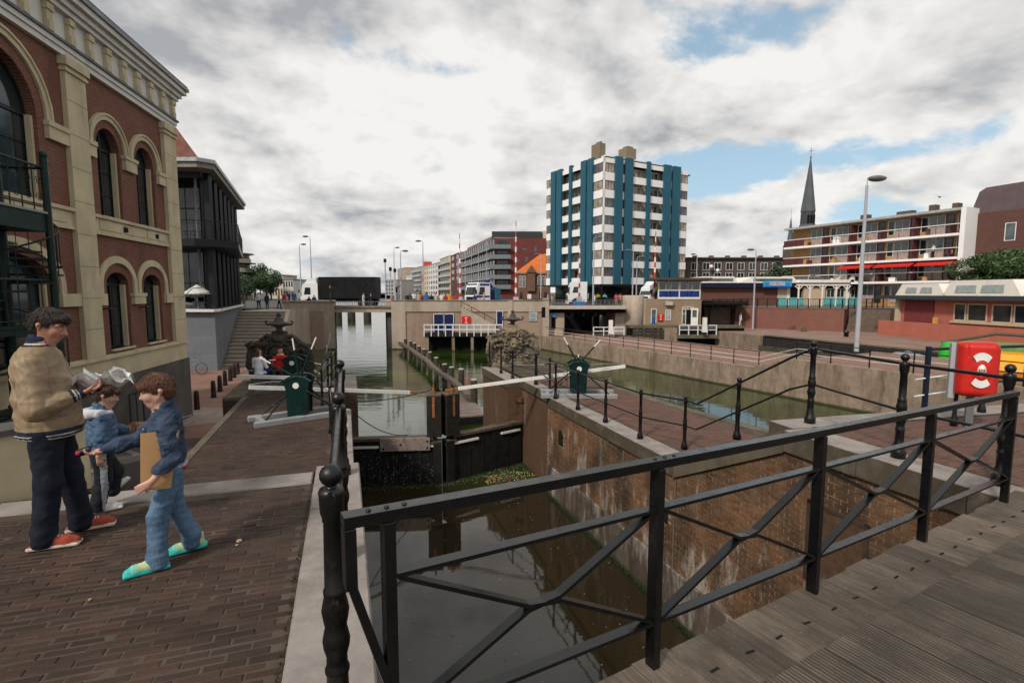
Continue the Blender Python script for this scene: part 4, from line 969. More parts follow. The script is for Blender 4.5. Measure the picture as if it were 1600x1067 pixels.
def wall_open(b, x0, x1, z0, z1, ops, dep, y=0.0):
    """wall face at y with arched openings (cx, half width, sill, spring, rise) and their reveals"""
    xs = x0
    for cx, hw, zs, sp, ri in sorted(ops):
        a, c = cx-hw, cx+hw; b.quad((xs, y, z0), (a, y, z0), (a, y, z1), (xs, y, z1)); xs = c
        if zs > z0: b.quad((a, y, z0), (c, y, z0), (c, y, zs), (a, y, zs))
        arc = [(cx-hw*math.cos(math.pi*i/12), sp+ri*math.sin(math.pi*i/12)) for i in range(13)]
        b.add([(p[0], y, p[1]) for p in arc]+[(c, y, z1), (a, y, z1)], [tuple(range(15))])
        out = [(a, zs)]+arc+[(c, zs)]
        for p, q in zip(out, out[1:]+out[:1]): b.quad((p[0], y, p[1]), (q[0], y, q[1]), (q[0], y+dep, q[1]), (p[0], y+dep, p[1]))
    b.quad((xs, y, z0), (x1, y, z0), (x1, y, z1), (xs, y, z1))
def ring(b, cx, sp, r0, r1, ri0, ri1, y0, y1, n=14, legs=0):
    """arch band between radii r0..r1 (rises ri0, ri1) with optional legs downwards"""
    for i in range(n):
        a, c = math.pi*i/n, math.pi*(i+1)/n; P = [(cx-r*math.cos(q), sp+h*math.sin(q)) for r, h, q in ((r0, ri0, a), (r1, ri1, a), (r1, ri1, c), (r0, ri0, c))]
        b.add([(p[0], y, p[1]) for y in (y0, y1) for p in P], [(0, 1, 2, 3), (7, 6, 5, 4), (1, 5, 6, 2), (0, 3, 7, 4), (0, 4, 5, 1), (3, 2, 6, 7)])
    if legs:
        for s_ in (-1, 1): x = sorted((cx+s_*r0, cx+s_*r1)); b.box(x[0], x[1], y0, y1, sp-legs, sp)
# ================================================================ brick building on the left
M_fb = brickmat('facade_brick', (.20, .076, .050), (.13, .050, .036), (.22, .155, .12), .22, .068, .009, stain=((.07, .035, .028), .8, .5, .6))
M_cream = simple('cream_stucco', (.50, .43, .285), .75, var=.14, scale=1.5, bump=.15, stain=((.22, .175, .115), 1.3, .53, .55))
M_band = simple('white_stucco', (.60, .59, .55), .7, var=.08, scale=2, stain=((.28, .25, .21), 1.8, .55, .5))
M_plinth = simple('basalt_plinth', (.085, .078, .072), .8, var=.25, scale=1.2, bump=.3, stain=((.04, .035, .03), 1.5, .5, .5))
FO = (-14.6, 22.9); FF = (-.178, .984); FA = math.atan2(.984, -.178)
bb = thing('brick_building', (FO[0], FO[1], 0), FA, 'old red brick building with cream pilasters, round arched windows and white cornice on the left', 'building')
XL, XR = -16.0, -.32
cxs = ((-5.08, .66), (-2.72, .66), (-9.75, 1.35), (-13.6, 1.35))
up = [(c, h, 4.46, 6.75, h) for c, h in cxs]; lo = [(c, h, 0, 2.2, h*.62 if h < 1 else .75) for c, h in cxs]
b = MB(); wall_open(b, XL, XR, 4.4, 8.85, up, .34); wall_open(b, XL, XR, -.22, 3.9, lo, .34)
b.box(XL, XR, .34, 9.0, -4.2, 10.6); b.quad((XL, 0, 3.8), (XR, 0, 3.8), (XR, 0, 4.46), (XL, 0, 4.46)); b.quad((XR, 0, -.2), (XR, .34, -.2), (XR, .34, 10.5), (XR, 0, 10.5)); b.build('wall', M_fb, bb)
b = MB(); b.box(XL, XR+.12, -.14, 9, -4.4, -.97); b.build('plinth', M_plinth, bb)
b = MB(); b.box(XL, XR+.06, -.09, 9, -.965, -.28); b.box(XL, XR+.13, -.17, 9, -.28, -.20); b.box(XL, XR+.10, -.13, 9, -.20, -.15); b.build('base_band', M_cream, bb)
for x0, x1 in ((-1.32, -.29), (-7.28, -6.33), (-13.1, -12.1+.0)):
    b = MB(); b.box(x0, x1, -.14, 0 if x1 < -1 else .3, -.15, 8.5)
    b.box(x0-.05, x1+.05, -.20, .0 if x1 < -1 else .3, 8.42, 8.50); b.box(x0-.08, x1+.08, -.24, .0 if x1 < -1 else .3, 8.58, 8.84); b.box(x0-.02, x1+.02, -.17, .0 if x1 < -1 else .3, 8.50, 8.58); b.build('pilaster', M_cream, bb)
    b = MB()
    for k in range(8): b.box(x0+.0, x1+.0, -.1415, -.139, .75+k*.98, .765+k*.98)
    b.build('pilaster_joints', M_plinth, bb, kind='stuff')
for x0, x1 in ((-6.33, -1.32), (-12.1, -7.28)):
    b = MB(); b.box(x0, x1, -.05, 0, 3.83, 4.40); b.box(x0, x1, -.13, 0, 4.34, 4.44); b.box(x0, x1, -.10, 0, 3.80, 3.90)
    for k in range(3 if x0 > -7 else 2): w = (x1-x0-.5)/(3 if x0 > -7 else 2); b.box(x0+.25+k*w+.1, x0+.25+(k+1)*w-.1, -.075, -.05, 3.98, 4.28)
    b.build('sill_band', M_cream, bb)
for c, h in cxs:
    ro = 1.14 if h < 1 else 1.9; b = MB(); ring(b, c, 6.75, ro-.22, ro, ro-.22, ro, -.07, .0); ring(b, c, 6.75, ro-.07, ro+.0, ro-.07, ro+.0, -.11, -.07); b.build('arch_moulding', M_cream, bb)
    b = MB(); ri = .85 if h < 1 else 1.05; ring(b, c, 2.2, ro-.20, ro, ri-.12, ri+.12, -.07, .0, legs=.35); b.build('segment_arch', M_cream, bb)
    for s_ in (-1, 1):
        if h < 1 and s_*(c+3.9) < 0:
            if s_ > 0: b = MB(); b.box(-4.28, -3.52, -.12, .0, 6.25, 6.75); b.box(-4.33, -3.47, -.16, .0, 6.63, 6.75); b.build('impost', M_cream, bb); b = MB(); b.box(-4.28, -3.52, -.12, .0, 1.5, 1.9); b.box(-4.33, -3.47, -.15, 0, 1.78, 1.9); b.build('impost', M_cream, bb)
            continue
        x0, x1 = sorted((c+s_*(ro-.28), {(-5.08, -1): -6.33, (-2.72, 1): -1.32, (-9.75, 1): -7.28, (-9.75, -1): -12.1, (-13.6, 1): -13.1+.9, (-13.6, -1): -16}.get((c, s_), c+s_*ro)))
        if x1-x0 < .05: x1 = x0+.3
        b = MB(); b.box(x0, x1, -.12, .0, 6.25, 6.72); b.box(x0-.03, x1, -.16, .0, 6.60, 6.74); b.build('impost', M_cream, bb); b = MB(); b.box(x0, x1, -.12, .0, 1.5, 1.88); b.build('impost', M_cream, bb)
    for zs, sp, ri in ((4.46, 6.75, h), (0, 2.2, h*.62 if h < 1 else .75)):
        w = MB(); ring(w, c, sp, h-.07, h, max(.05, ri-.07), ri, .26, .33, legs=sp-zs); w.box(c-h, c+h, .25, .33, sp-.05, sp+.05); w.box(c-.04, c+.04, .25, .33, zs, sp+ri-.03); w.box(c-h, c+h, .25, .33, zs, zs+.08)
        for k in (.33, .66): w.box(c-h+.05, c+h-.05, .27, .32, zs+(sp-zs)*k, zs+(sp-zs)*k+.035)
        wo = w.build('window', simple('window_paint', (.012, .016, .016), .45), bb)
        g = MB(); arc = [(c-h*math.cos(math.pi*i/10), .30, sp+ri*math.sin(math.pi*i/10)) for i in range(11)]; g.add([(c-h, .30, zs), ] + arc + [(c+h, .30, zs)], [tuple(range(13))]); g.build('pane', M_glass, wo)
        j = MB(); j.box(c+h-.09, c+h-.002, .10, .25, zs, sp); j.build('jamb', M_cream, bb)
        MB().box(c-h-.02, c+h+.02, -.10, .30, zs-.07, zs).build('sill', M_cream, bb)
# basement windows in the plinth
for x0 in (-5.2, -2.9, -9.9): 
    window(bb, x0, -2.9, .95, 1.25, -.165, simple('basement_frame', (.03, .03, .03), .6), M_glass, 1, name='basement_window')
MB().tube([(-6.0, -.9, -3.0), (-2.2, -.9, -3.45)], .025, 6).build('handrail', M_grey, bb); MB().tube([(-6.0, -.9, -2.7), (-2.2, -.9, -3.15)], .025, 6).build('handrail', M_grey, bb)
# entablature
def strip(nm, y, z0, z1, m): MB().box(XL, XR+(-y), y, .4, z0, z1).build(nm, m, bb)
strip('architrave', -.13, 8.85, 9.02, M_band); strip('architrave', -.18, 9.024, 9.17, M_band); strip('drip_moulding', -.24, 9.174, 9.25, simple('lead_flashing', (.12, .12, .13), .6)); strip('frieze', -.10, 9.254, 10.05, M_band)
x = XR-.0
while x > XL:
    b = MB(); b.box(x-.24, x, -.22, -.10, 9.26, 9.95); b.box(x-.26, x+.02, -.26, -.10, 9.80, 9.98); b.box(x-.22, x-.02, -.25, -.22, 9.26, 9.5); b.build('bracket', M_cream, bb); x -= .93
strip('cornice', -.26, 10.05, 10.20, M_band); strip('cornice', -.36, 10.204, 10.38, M_band); strip('cornice', -.50, 10.384, 10.56, M_band); strip('gutter', -.58, 10.564, 10.70, simple('zinc_gutter', (.22, .22, .23), .5)); strip('roof_edge', -.54, 10.704, 10.78, simple('dark_lead', (.05, .05, .055), .6))
# downpipe and wall lamp on the corner
MB().tube([(-.9, -.2, 1.6), (-.5, -.55, 2.1), (-.1, -.9, 2.15)], .02, 6).build('lamp_arm', M_grey, bb)
# lamps between the windows
for x in (-6.2, -3.85): q = MB(); q.tube([(x, -.02, 1.35), (x, -.28, 1.42)], .02, 5); q.lathe([(.10, 0), (.05, .06), (0, .07)], (x, -.3, 1.36), 8); q.build('wall_lamp', M_cast, bb)
# vents in the sill band
for x in (-4.6, -2.4): MB().box(x, x+.26, -.079, -.076, 4.04, 4.22).build('vent', Mblk, bb)
# ---- spiral staircase and balcony
NC = Vector((-11.9, 12.1, 0)); ZG = -1.6
st = thing('spiral_staircase', NC+V_(ZG), 0, 'dark green iron spiral staircase with balcony in front of the brick building', 'staircase')
M_gs = simple('staircase_green', (.005, .020, .016), .45, var=.3, scale=4, bump=.1); PT = 3.75-ZG; RR = 1.05
MB().tube([(0, 0, 0), (0, 0, PT+1.15)], .11, 10).build('newel', M_gs, st)
n = 26; a0 = R(-150); da = R(28)
for i in range(n):
    z = (i+1)*PT/(n+1); a = a0+da*i; q = MB(); A, B = a-da*.55, a+da*.55
    q.prism([(.08*math.cos(A), .08*math.sin(A)), (RR*math.cos(A), RR*math.sin(A)), (RR*math.cos(B), RR*math.sin(B)), (.08*math.cos(B), .08*math.sin(B))], z-.05, z); q.build('tread', M_gs, st)
    q = MB(); q.tube([((RR-.03)*math.cos(a), (RR-.03)*math.sin(a), z-.05), ((RR-.03)*math.cos(a), (RR-.03)*math.sin(a), z+.95)], .012, 5); q.build('baluster', M_gs, st)
    if i % 2 == 0: q = MB(); c_ = a+da*.5; q.tube([((RR-.03)*math.cos(c_), (RR-.03)*math.sin(c_), z), ((RR-.03)*math.cos(c_), (RR-.03)*math.sin(c_), z+1.05)], .010, 5); q.build('baluster', M_gs, st)
MB().tube([((RR-.03)*math.cos(a0+da*i/2), (RR-.03)*math.sin(a0+da*i/2), (i/2+1)*PT/(n+1)+.95) for i in range(2*n)], .022, 6).build('handrail', M_gs, st)
fx = Vector((FF[0], FF[1], 0)); fy = Vector((-FF[1], FF[0], 0))
pc = aty(72, 300, 12.3)-NC; pc.z = 0
for zz, th in ((PT, .42), (2.75, .16)):
    c_ = [pc, pc+fy*2.2, pc+fy*2.2-fx*3.2, pc-fx*3.2]; q = MB(); q.prism([(p.x, p.y) for p in c_][::-1] if 0 else [(p.x, p.y) for p in c_], zz-th, zz); q.build('landing', M_gs, st)
    q = MB(); q.beam(pc+V_(zz+.02)-fx*.0, pc-fx*3.2+V_(zz+.02), .08, .05); q.build('landing_edge', M_grey if zz == PT else M_gs, st)
    e = pc-fx*3.2
    MB().tube([pc+fy*2.1+V_(zz+1.05), pc+V_(zz+1.05), e+V_(zz+1.05)], .03, 6).build('handrail', M_gs, st); MB().tube([pc+V_(zz+.15), e+V_(zz+.15)], .016, 5).build('handrail', M_gs, st)
    for i in range(9): p = pc.lerp(e, i/9+.02); MB().tube([p+V_(zz), p+V_(zz+1.05)], .014, 5).build('baluster', M_gs, st)
    if zz == PT:
        for i in range(7):     # wrought scrolls
            p = pc.lerp(e, i/9+.07); q = MB(); sc_ = [(p+(-fx)*(.12*(1-k/16)*math.cos(k*.75))+V_(zz+.35+.11*(1-k/16)*math.sin(k*.75))) for k in range(14)]; q.tube(sc_, .009, 4); q.tube([v+V_(.38) for v in sc_], .009, 4); q.build('scroll', M_gs, st)
MB().tube([pc+V_(0), pc+V_(PT+1.3)], .075, 8).build('corner_post', M_gs, st); MB().sphere(pc+V_(PT+1.36), .085).build('post_ball', M_gs, st)
# ---- low cream parapet with grey coping at the pavement's left, dark steps beside it
cp = thing('parapet', (-4.95, 4.27, 0), math.atan2(.88, .58), 'low cream wall with grey coping behind the man at the pavement edge', 'wall')
MB().box(-1.5, 1.06, 0, .30, -.1, .60).build('wall_body', M_cream, cp); MB().box(-1.5, 1.10, -.04, .34, .60, .66, .01).build('coping', M_plinth, cp)
sp_ = thing('area_steps', (-4.25, 5.45, 0), math.atan2(.88, .58), 'dark narrow steps going down beside the end of the cream parapet', 'steps')
for i in range(7): MB().box(.0, .42+.03*i, .25*i, .25*i+.26, -.5, -.02-.16*i+.0+.0 if i else .05).build('step', M_plinth, sp_)
# ================================================================ black glass building behind it
G = Vector((-20.9, 36, 0)); gb = thing('glass_building', G+V_(ZR), 0, 'black steel and glass building with balcony above a grey stone base', 'building')
M_blk = simple('black_steel', (.010, .011, .013), .4, bump=.05); M_stone = brickmat('grey_slab_cladding', (.155, .165, .185), (.13, .14, .158), (.08, .085, .095), 1.1, .62, .008, stain=((.09, .095, .10), .6, .5, .5), off=.35)
g = Vector((-.379, .925, 0)); dz = -ZR
def gp(pts): return [(p[0]-G.x, p[1]-G.y) for p in pts]
E = G+g*17.5
b = MB(); b.prism(gp([(-34, 36.6), (-20.9, 36.0), tuple(E)[:2], (-45, 52)]), -.8, .57+dz-.0); b.build('stone_base', M_stone, gb)
b = MB(); b.prism(gp([(-34, 36.2), (-20.7, 35.6), (-20.55, 36.0), (E.x+.3, E.y), (-45, 52)]), .57+dz, .72+dz); b.build('base_coping', M_band, gb)
# glass box set back behind the columns
b = MB(); b.prism(gp([(-34, 38.4), (-22.6, 38.0), (E.x-1.0, E.y-.8), (-45, 52)]), .73+dz, 10.2+dz); b.build('glass_wall', glassmat('facade_glass', (.008, .010, .011), .05, .7), gb)
b = MB()
for i in range(10): x = -33+1.15*i; b.box(x-G.x, x-G.x+.06, 38.30-G.y-(i*.035), 38.42-G.y, .73+dz, 10.2+dz)
for z in (2.6, 5.0, 8.0): b.beam((-34-G.x, 38.3-G.y, z+dz), (-22.6-G.x, 37.95-G.y, z+dz), .08, .07)
b.build('mullions', M_blk, gb)
for i in range(7):
    p = G+g*(1.0+2.55*i)-Vector((.15, 0, 0))-G; MB().box(p.x-.19, p.x+.19, p.y-.19, p.y+.19, .72+dz, 10.2+dz).build('column', M_blk, gb)
    if i < 6: p2 = G+g*(2.3+2.55*i)-Vector((1.0, .4, 0))-G; MB().box(p2.x-.03, p2.x+.03, p2.y-.15, p2.y+.15, .73+dz, 10.2+dz).build('fin', simple('pale_fin', (.16, .18, .20), .3), gb)
b = MB(); b.prism(gp([(-34, 36.6), (-21.6, 36.2), (-21.6, 36.35), (-34, 36.75)]), 10.0+dz-.2, 10.2+dz); b.build('eave_beam', M_blk, gb)
b = MB(); b.prism(gp([(-36, 34.9), (-20.9, 34.9), (-20.2, 35.6), (E.x+.6, E.y+.4), (-45, 53)]), 10.2+dz, 10.55+dz); b.build('eave', simple('eave_soffit', (.20, .19, .17), .7), gb)
b = MB(); b.prism(gp([(-36, 34.75), (-20.8, 34.75), (-20.05, 35.55), (E.x+.75, E.y+.4), (-45, 53)]), 10.554+dz, 10.80+dz); b.build('fascia', simple('fascia_grey', (.34, .35, .36), .5), gb)
ap = aty(250, 150, 42)-G; b = MB(); c0_ = aty(317, 261, 36.5)-G; P = [(-40-G.x, 36-G.y, 10.8+dz), (c0_.x, c0_.y, 10.8+dz), (E.x-G.x-1.5, E.y-G.y, 10.8+dz), (-45-G.x, 50-G.y, 10.8+dz)]
b.add(P+[(ap.x-1, ap.y, ap.z+dz+.6), (ap.x-6, ap.y, ap.z+dz+.6)], [(0, 1, 4, 5), (1, 2, 4), (2, 3, 5, 4), (3, 0, 5)]); b.build('roof', simple('roof_tiles', (.14, .060, .045), .9, var=.25, scale=1.5, bump=.5, bscale=12), gb)
BPL = [(-30, 35.0), (-21.4, 35.0), (-20.2, 35.9), (-19.75, 37.5), (-22.5, 43), (-25.2, 48.5), (-26, 48.5), (-23, 38), (-30, 38)]
b = MB(); b.prism(gp(BPL), 5.05+dz, 5.55+dz); b.build('balcony_slab', M_blk, gb)
q = MB(); R_ = gp(BPL[:6]); 
for z in (6.75, 6.55, 6.0, 5.75): q.tube([(x, y, z+dz) for x, y in R_], .03 if z > 6.6 else .014, 5, smooth=False)
for (a, c) in zip(R_[:-1], R_[1:]):
    d_ = math.hypot(c[0]-a[0], c[1]-a[1]); k = max(1, int(d_/.42))
    for i in range(k): x, y = a[0]+(c[0]-a[0])*i/k, a[1]+(c[1]-a[1])*i/k; q.box(x-.014, x+.014, y-.014, y+.014, 5.5+dz, 6.75+dz)
q.build('balcony_railing', M_blk, gb, kind='stuff')
q = MB(); rl = random.Random(2)
for i in range(26): x = rl.uniform(-32, -22.5); z = rl.uniform(.75, 1.1); q.cbox((x-G.x, 37.2-G.y+rl.uniform(-.4, .4), z+dz+.1), (.5, .45, .05)); q.cbox((x-G.x, 37.2-G.y, z+dz+.4), (.5, .05, .4))
q.build('terrace_chairs', simple('terrace_grey', (.12, .14, .15), .6), gb, kind='stuff')
q = thing('parasol', aty(310, 487, 36.8), 0, 'small white half folded parasol on the terrace of the black glass building', 'parasol'); MB().tube([(0, 0, 0), (0, 0, 1.9)], .03, 6).build('pole', M_grey, q); MB().lathe([(1.05, 1.25), (.75, 1.45), (.3, 1.75), (0, 1.95)], (0, 0, 0), 10).build('canopy', simple('canvas', (.55, .55, .52), .8), q)
# ================================================================ bridge over the canal
YB = 56.0
def X(u, Y=YB): return aty(u, 470, Y).x
def Z(v, Y=YB): return aty(800, v, Y).z
def wallbox(parent, nm, u0, u1, v0, v1, y0, y1, m, Y=None, piece=True):
    """box whose front face at depth y0 covers photo columns u0..u1 and rows v0..v1"""
    Y = y0 if Y is None else Y; o = parent.location; return MB().box(X(u0, Y)-o.x, X(u1, Y)-o.x, y0-o.y, y1-o.y, Z(v1, Y)-o.z, Z(v0, Y)-o.z).build(nm, m, parent)
def skewbox(parent, nm, u0, u1, v0, v1, y0, y1, m, k=.325):
    o = parent.location; s_ = -k*(y1-y0); a, c = X(u0, y0), X(u1, y0); return MB().prism([(a-o.x, y0-o.y), (c-o.x, y0-o.y), (c+s_-o.x, y1-o.y), (a+s_-o.x, y1-o.y)], Z(v1, y0)-o.z, Z(v0, y0)-o.z).build(nm, m, parent)
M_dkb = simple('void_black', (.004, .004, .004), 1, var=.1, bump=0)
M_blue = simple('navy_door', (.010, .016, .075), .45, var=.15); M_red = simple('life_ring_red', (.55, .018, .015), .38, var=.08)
bg_ = thing('bridge', (X(522), YB, WZ), 0, 'left concrete bridge span over the open canal behind the left bank abutment', 'bridge')
O = bg_.location
skewbox(bg_, 'abutment', 440, 522, 473, 556, YB, YB+9, M_conc2); skewbox(bg_, 'coping', 440, 523, 470.5, 473, YB-.06, YB+9, M_conc)
b = MB(); b.box(X(457)-O.x, X(522)-O.x-1.2, -.02, 0, -.5, Z(486)-O.z); b.build('brick_facing', M_brk, bg_)
skewbox(bg_, 'deck_beam', 521, 612, 481, 488, YB+.4, YB+12, M_conc2); wallbox(bg_, 'deck_edge', 522.2, 612, 478, 481, YB+.25, YB+.7, M_conc)
q = MB()
for i in range(26): x = X(523)-O.x+i*.255; q.box(x, x+.03, .3, .33, Z(479)-O.z, Z(472)-O.z)
q.box(X(523)-O.x, X(611)-O.x, .29, .34, Z(472)-O.z, Z(471)-O.z); q.build('parapet_railing', simple('railing_grey', (.14, .13, .13), .6), bg_, kind='stuff')
for k, u_ in enumerate((528, 549, 574)): MB().tube([(aty(u_, 490, 112+k*3).x-O.x, 56+k*3, 0), (aty(u_, 490, 112+k*3).x-O.x, 56+k*3, 2.0)], .9, 10).build('mooring_dolphin', M_pile, bg_)
q = thing('stair_rail', (X(440), 55.6, Z(490)), 0, 'white handrail at the top of the wide steps beside the left abutment', 'railing')
b = MB()
for i in range(5): b.tube([(.15*i, -.3*i+.6, -.1-.0*i), (.15*i+.02, -.3*i+.6, .95)], .025, 5)
b.tube([(0, .6, .95), (.7, -.8, .95)], .03, 5); b.tube([(0, .6, .5), (.7, -.8, .5)], .02, 5); b.build('rail', Mwp, q)
# central pier
bc = thing('bridge', (X(612), YB, WZ), 0, 'middle concrete and brick bridge pier with blue doors, between the two canal openings', 'bridge')
O = bc.location
skewbox(bc, 'pier_wall', 612, 858, 487, 556, YB, YB+9, M_brk); skewbox(bc, 'parapet', 612, 858, 470, 487, YB-.12, YB+9.1, M_conc2); wallbox(bc, 'cope', 611, 859, 468.6, 470, YB-.2, YB+.3, M_conc)
wallbox(bc, 'pier_corner', 611, 633, 470.2, 556, YB-.14, YB+.1, M_conc2); wallbox(bc, 'pilaster', 793, 801, 470.2, 505, YB-.22, YB, M_conc2); wallbox(bc, 'pier_corner', 848, 858, 466, 552, YB-.2, YB+.1, M_conc2)
def door(parent, u0, u1, v0, v1, Y, m=M_blue, leaf=1, fr=Mwp):
    O = parent.location; x0, x1, z0, z1 = X(u0, Y)-O.x, X(u1, Y)-O.x, Z(v1, Y)-O.z, Z(v0, Y)-O.z
    d = MB(); 
    for k in range(leaf): w = (x1-x0)/leaf; d.box(x0+k*w+.03, x0+(k+1)*w-.03, Y-O.y-.08, Y-O.y, z0, z1-.05)
    dd = d.build('door', m, parent); f = MB(); f.box(x0-.07, x0, Y-O.y-.12, Y-O.y, z0, z1+.07); f.box(x1, x1+.07, Y-O.y-.12, Y-O.y, z0, z1+.07); f.box(x0, x1, Y-O.y-.12, Y-O.y, z1, z1+.07); f.build('door_frame', fr, dd)
    for k in range(leaf): MB().cbox((x0+(k+.85)*(x1-x0)/leaf, Y-O.y-.11, (z0+z1)/2), (.05, .06, .16)).build('handle', M_grey, dd)
door(bc, 678, 693, 491, 521, YB-.02); door(bc, 693.6, 708, 491, 521, YB-.02); door(bc, 776.5, 785, 486.5, 508, YB-.02)
wallbox(bc, 'slot', 846.5, 852, 480, 496, YB-.23, YB-.19, M_dkb)
# outside steps going down along the pier
for i in range(13):
    u_ = 722+i*4.0; MB().box(X(u_)-O.x, X(u_+4)-O.x, -1.0, -.13, Z(520)-O.z, Z(480+i*2.15)-O.z).build('step', M_conc2, bc)
q = MB(); P = [(X(722)-O.x, -1.0, Z(472)-O.z)]+[(X(722+i*4)-O.x, -1.0, Z(471+i*2.15)-O.z) for i in range(14)]; q.tube(P, .035, 5)
for i in (0, 4, 9, 13): q.tube([(X(722+i*4)-O.x, -1, Z(480+i*2.15)-O.z), (X(722+i*4)-O.x, -1, Z(471+i*2.15)-O.z)], .035, 5)
q.build('stair_railing', M_cast, bc, kind='stuff')
# landing stage with white railing
ls_ = thing('landing_stage', (X(662, 54), 54, Z(521, 54)), 0, 'dark landing stage with white railing in front of the navy doors of the bridge pier', 'jetty')
O = ls_.location; xr = X(785, 54)-O.x; MB().box(0, xr, 0, 2, -.35, 0).build('deck', M_gate, ls_)
for u_ in (664, 705, 735, 770): x = X(u_, 54)-O.x; MB().box(x, x+.3, .1, .4, WZ-O.z-1, -.35).build('pile', M_conc, ls_)
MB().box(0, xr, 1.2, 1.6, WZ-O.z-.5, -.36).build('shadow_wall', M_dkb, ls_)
for k in range(12): x = k*xr/11; MB().box(x-.05, x+.05, -.05, .05, -.3, .95).build('post', Mwp, ls_)
for h in (.92, .42): MB().box(-.05, xr, -.07, -.052, h-.06, h+.06).build('rail', Mwp, ls_)
def ringbox(u0, u1, v0, v1, Y, label, flip=0):
    c = aty((u0+u1)/2, v1, Y); w = (u1-u0)*Y/800; h = (v1-v0)*Y/800; t_ = thing('life_ring_cabinet', c, 0, label, 'life ring')
    MB().box(-w/2, w/2, -.16, 0, 0, h, .04).build('case', M_red, t_)
    for k, (a, s_) in enumerate(((.78, .30), (.5, .18), (.2, .28))): MB().cbox((0, -.166, h*a), (w*s_, .01, h*.13)).build('white_mark', M_white, t_)
ringbox(722, 735, 494, 506, YB-1.02, 'red life ring cabinet beside the outside steps on the middle bridge pier')
sg = thing('notice_board', aty(833, 502, YB-.05), 0, 'grey two panel notice board on the middle bridge pier', 'sign')
for k in (0, 1):
    pl_ = MB(); pl_.box(-.46, .46, -.05, 0, .02+k*.52, .50+k*.52).build('panel', simple('sign_grey', (.34, .37, .38), .6), sg)
    q = MB()
    for r_ in range(2):
        x = -.30
        while x < .28: w = rg.uniform(.03, .06); q.box(x, x+w, -.054, -.051, .30+k*.52-.16*r_-.05, .30+k*.52-.16*r_+.03); x += w+.022
    q.build('lettering', simple('sign_ink', (.08, .10, .11), .6), sg, kind='stuff')
q = thing('sign', aty(865, 495, YB+.5), 0, 'small bright blue sign plate under the left end of the right bridge span', 'sign'); MB().box(-.25, .25, -.03, 0, 0, .36).build('plate', simple('sky_blue_plate', (.03, .25, .60), .5), q)
# right span
br_ = thing('bridge', (X(858), YB, WZ), 0, 'right low bridge span with pale deck edge over the dark opening behind the long pier', 'bridge')
O = br_.location
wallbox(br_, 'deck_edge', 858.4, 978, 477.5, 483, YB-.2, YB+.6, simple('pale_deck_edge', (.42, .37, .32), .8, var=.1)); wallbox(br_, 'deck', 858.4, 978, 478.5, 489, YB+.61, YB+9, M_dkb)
wallbox(br_, 'side_wall', 858.4, 882, 483.2, 530, YB+.7, YB+12, M_conc2); wallbox(br_, 'side_wall', 962, 985, 483.2, 545, YB+1.5, YB+12, M_conc2); wallbox(br_, 'back_wall', 860, 990, 483, 545, YB+13, YB+13.5, M_dkb)  # back wall is a black sheet added to stand for the shade under the span
for k in range(5): wallbox(br_, 'girder', 872+k*19, 876+k*19, 489, 494, YB+1, YB+12, M_blk)
wallbox(br_, 'grating', 862, 868, 496, 513, YB+.6, YB+.69, M_dkb)
q = MB()
for i in range(19): x = X(859)-O.x+i*.46; q.box(x-.02, x+.02, -.15, -.11, Z(478)-O.z, Z(469)-O.z)
for v_ in (469, 472, 475): q.box(X(858)-O.x, X(978)-O.x, -.14, -.12, Z(v_)-O.z-.03, Z(v_)-O.z+.02)
q.build('parapet_railing', simple('railing_grey', (.14, .13, .13), .6), br_, kind='stuff')
# ---- control building
cb_ = thing('bridge_control_house', (X(1005, 57), 57, Z(513, 57)), 0, 'bridge keeper control house, tan brick below a blue panelled cabin with flat roof', 'building')
O = cb_.location; M_tan = brickmat('tan_brick', (.33, .24, .155), (.26, .185, .12), (.26, .20, .15), .3, .09, .01, stain=((.16, .11, .075), .5, .5, .5))
Yc = 57
skewbox(cb_, 'wall', 1009, 1096, 467.5, 514, Yc, Yc+7, M_tan, -.27)
c = aty(991, 520, 57.2); b = MB(); b.lathe([(1.2, -2.0), (1.2, Z(463, 57)-O.z), (1.1, Z(463, 57)-O.z+.1)], (c.x-O.x, 1.0, 0), 20); b.build('round_tower', M_conc2, cb_)
wallbox(cb_, 'link_wall', 1003, 1010, 466, 514, Yc+.4, Yc+4, M_conc2)
skewbox(cb_, 'cabin_core', 1030, 1094, 441, 467.5, Yc+.15, Yc+4.5, k=-.30, m= simple('cabin_inside', (.10, .10, .09), .8))
for u0, u1 in ((1029, 1040), (1041, 1046.5), (1047.5, 1060), (1062, 1073), (1074, 1080), (1081, 1092.5)):
    wallbox(cb_, 'blue_panel', u0, u1, 454.5, 464, Yc, Yc+.1, simple('panel_blue', (.012, .035, .19), .4))
    w = window(cb_, X(u0, Yc)-O.x, Z(453.5, Yc)-O.z, X(u1, Yc)-X(u0, Yc), Z(440, Yc)-Z(453.5, Yc), 0, M_white, M_glass2, 0)
wallbox(cb_, 'cabin_sill', 1028, 1094, 464.3, 467.3, Yc-.06, Yc+.1, M_white); wallbox(cb_, 'cabin_rail', 1028, 1094, 453.5, 454.4, Yc-.04, Yc+.1, M_white)
for u_ in (1028, 1060.3, 1092.6): wallbox(cb_, 'corner_post', u_, u_+1.6, 440, 464.2, Yc-.05, Yc+.12, M_white)
skewbox(cb_, 'roof', 1010, 1112, 434, 437.5, Yc-1.0, Yc+6, k=-.27, m= simple('roof_felt', (.075, .055, .05), .7)); skewbox(cb_, 'soffit', 1026, 1097, 437.6, 440, Yc-.1, Yc+4.8, k=-.3, m= simple('soffit_brown', (.20, .15, .12), .8))
door(cb_, 1018.5, 1025, 483.5, 505, Yc, simple('blue_door', (.02, .085, .26), .5)); wallbox(cb_, 'door_glass', 1019.5, 1024, 484.5, 496, Yc-.10, Yc-.085, M_glass2)
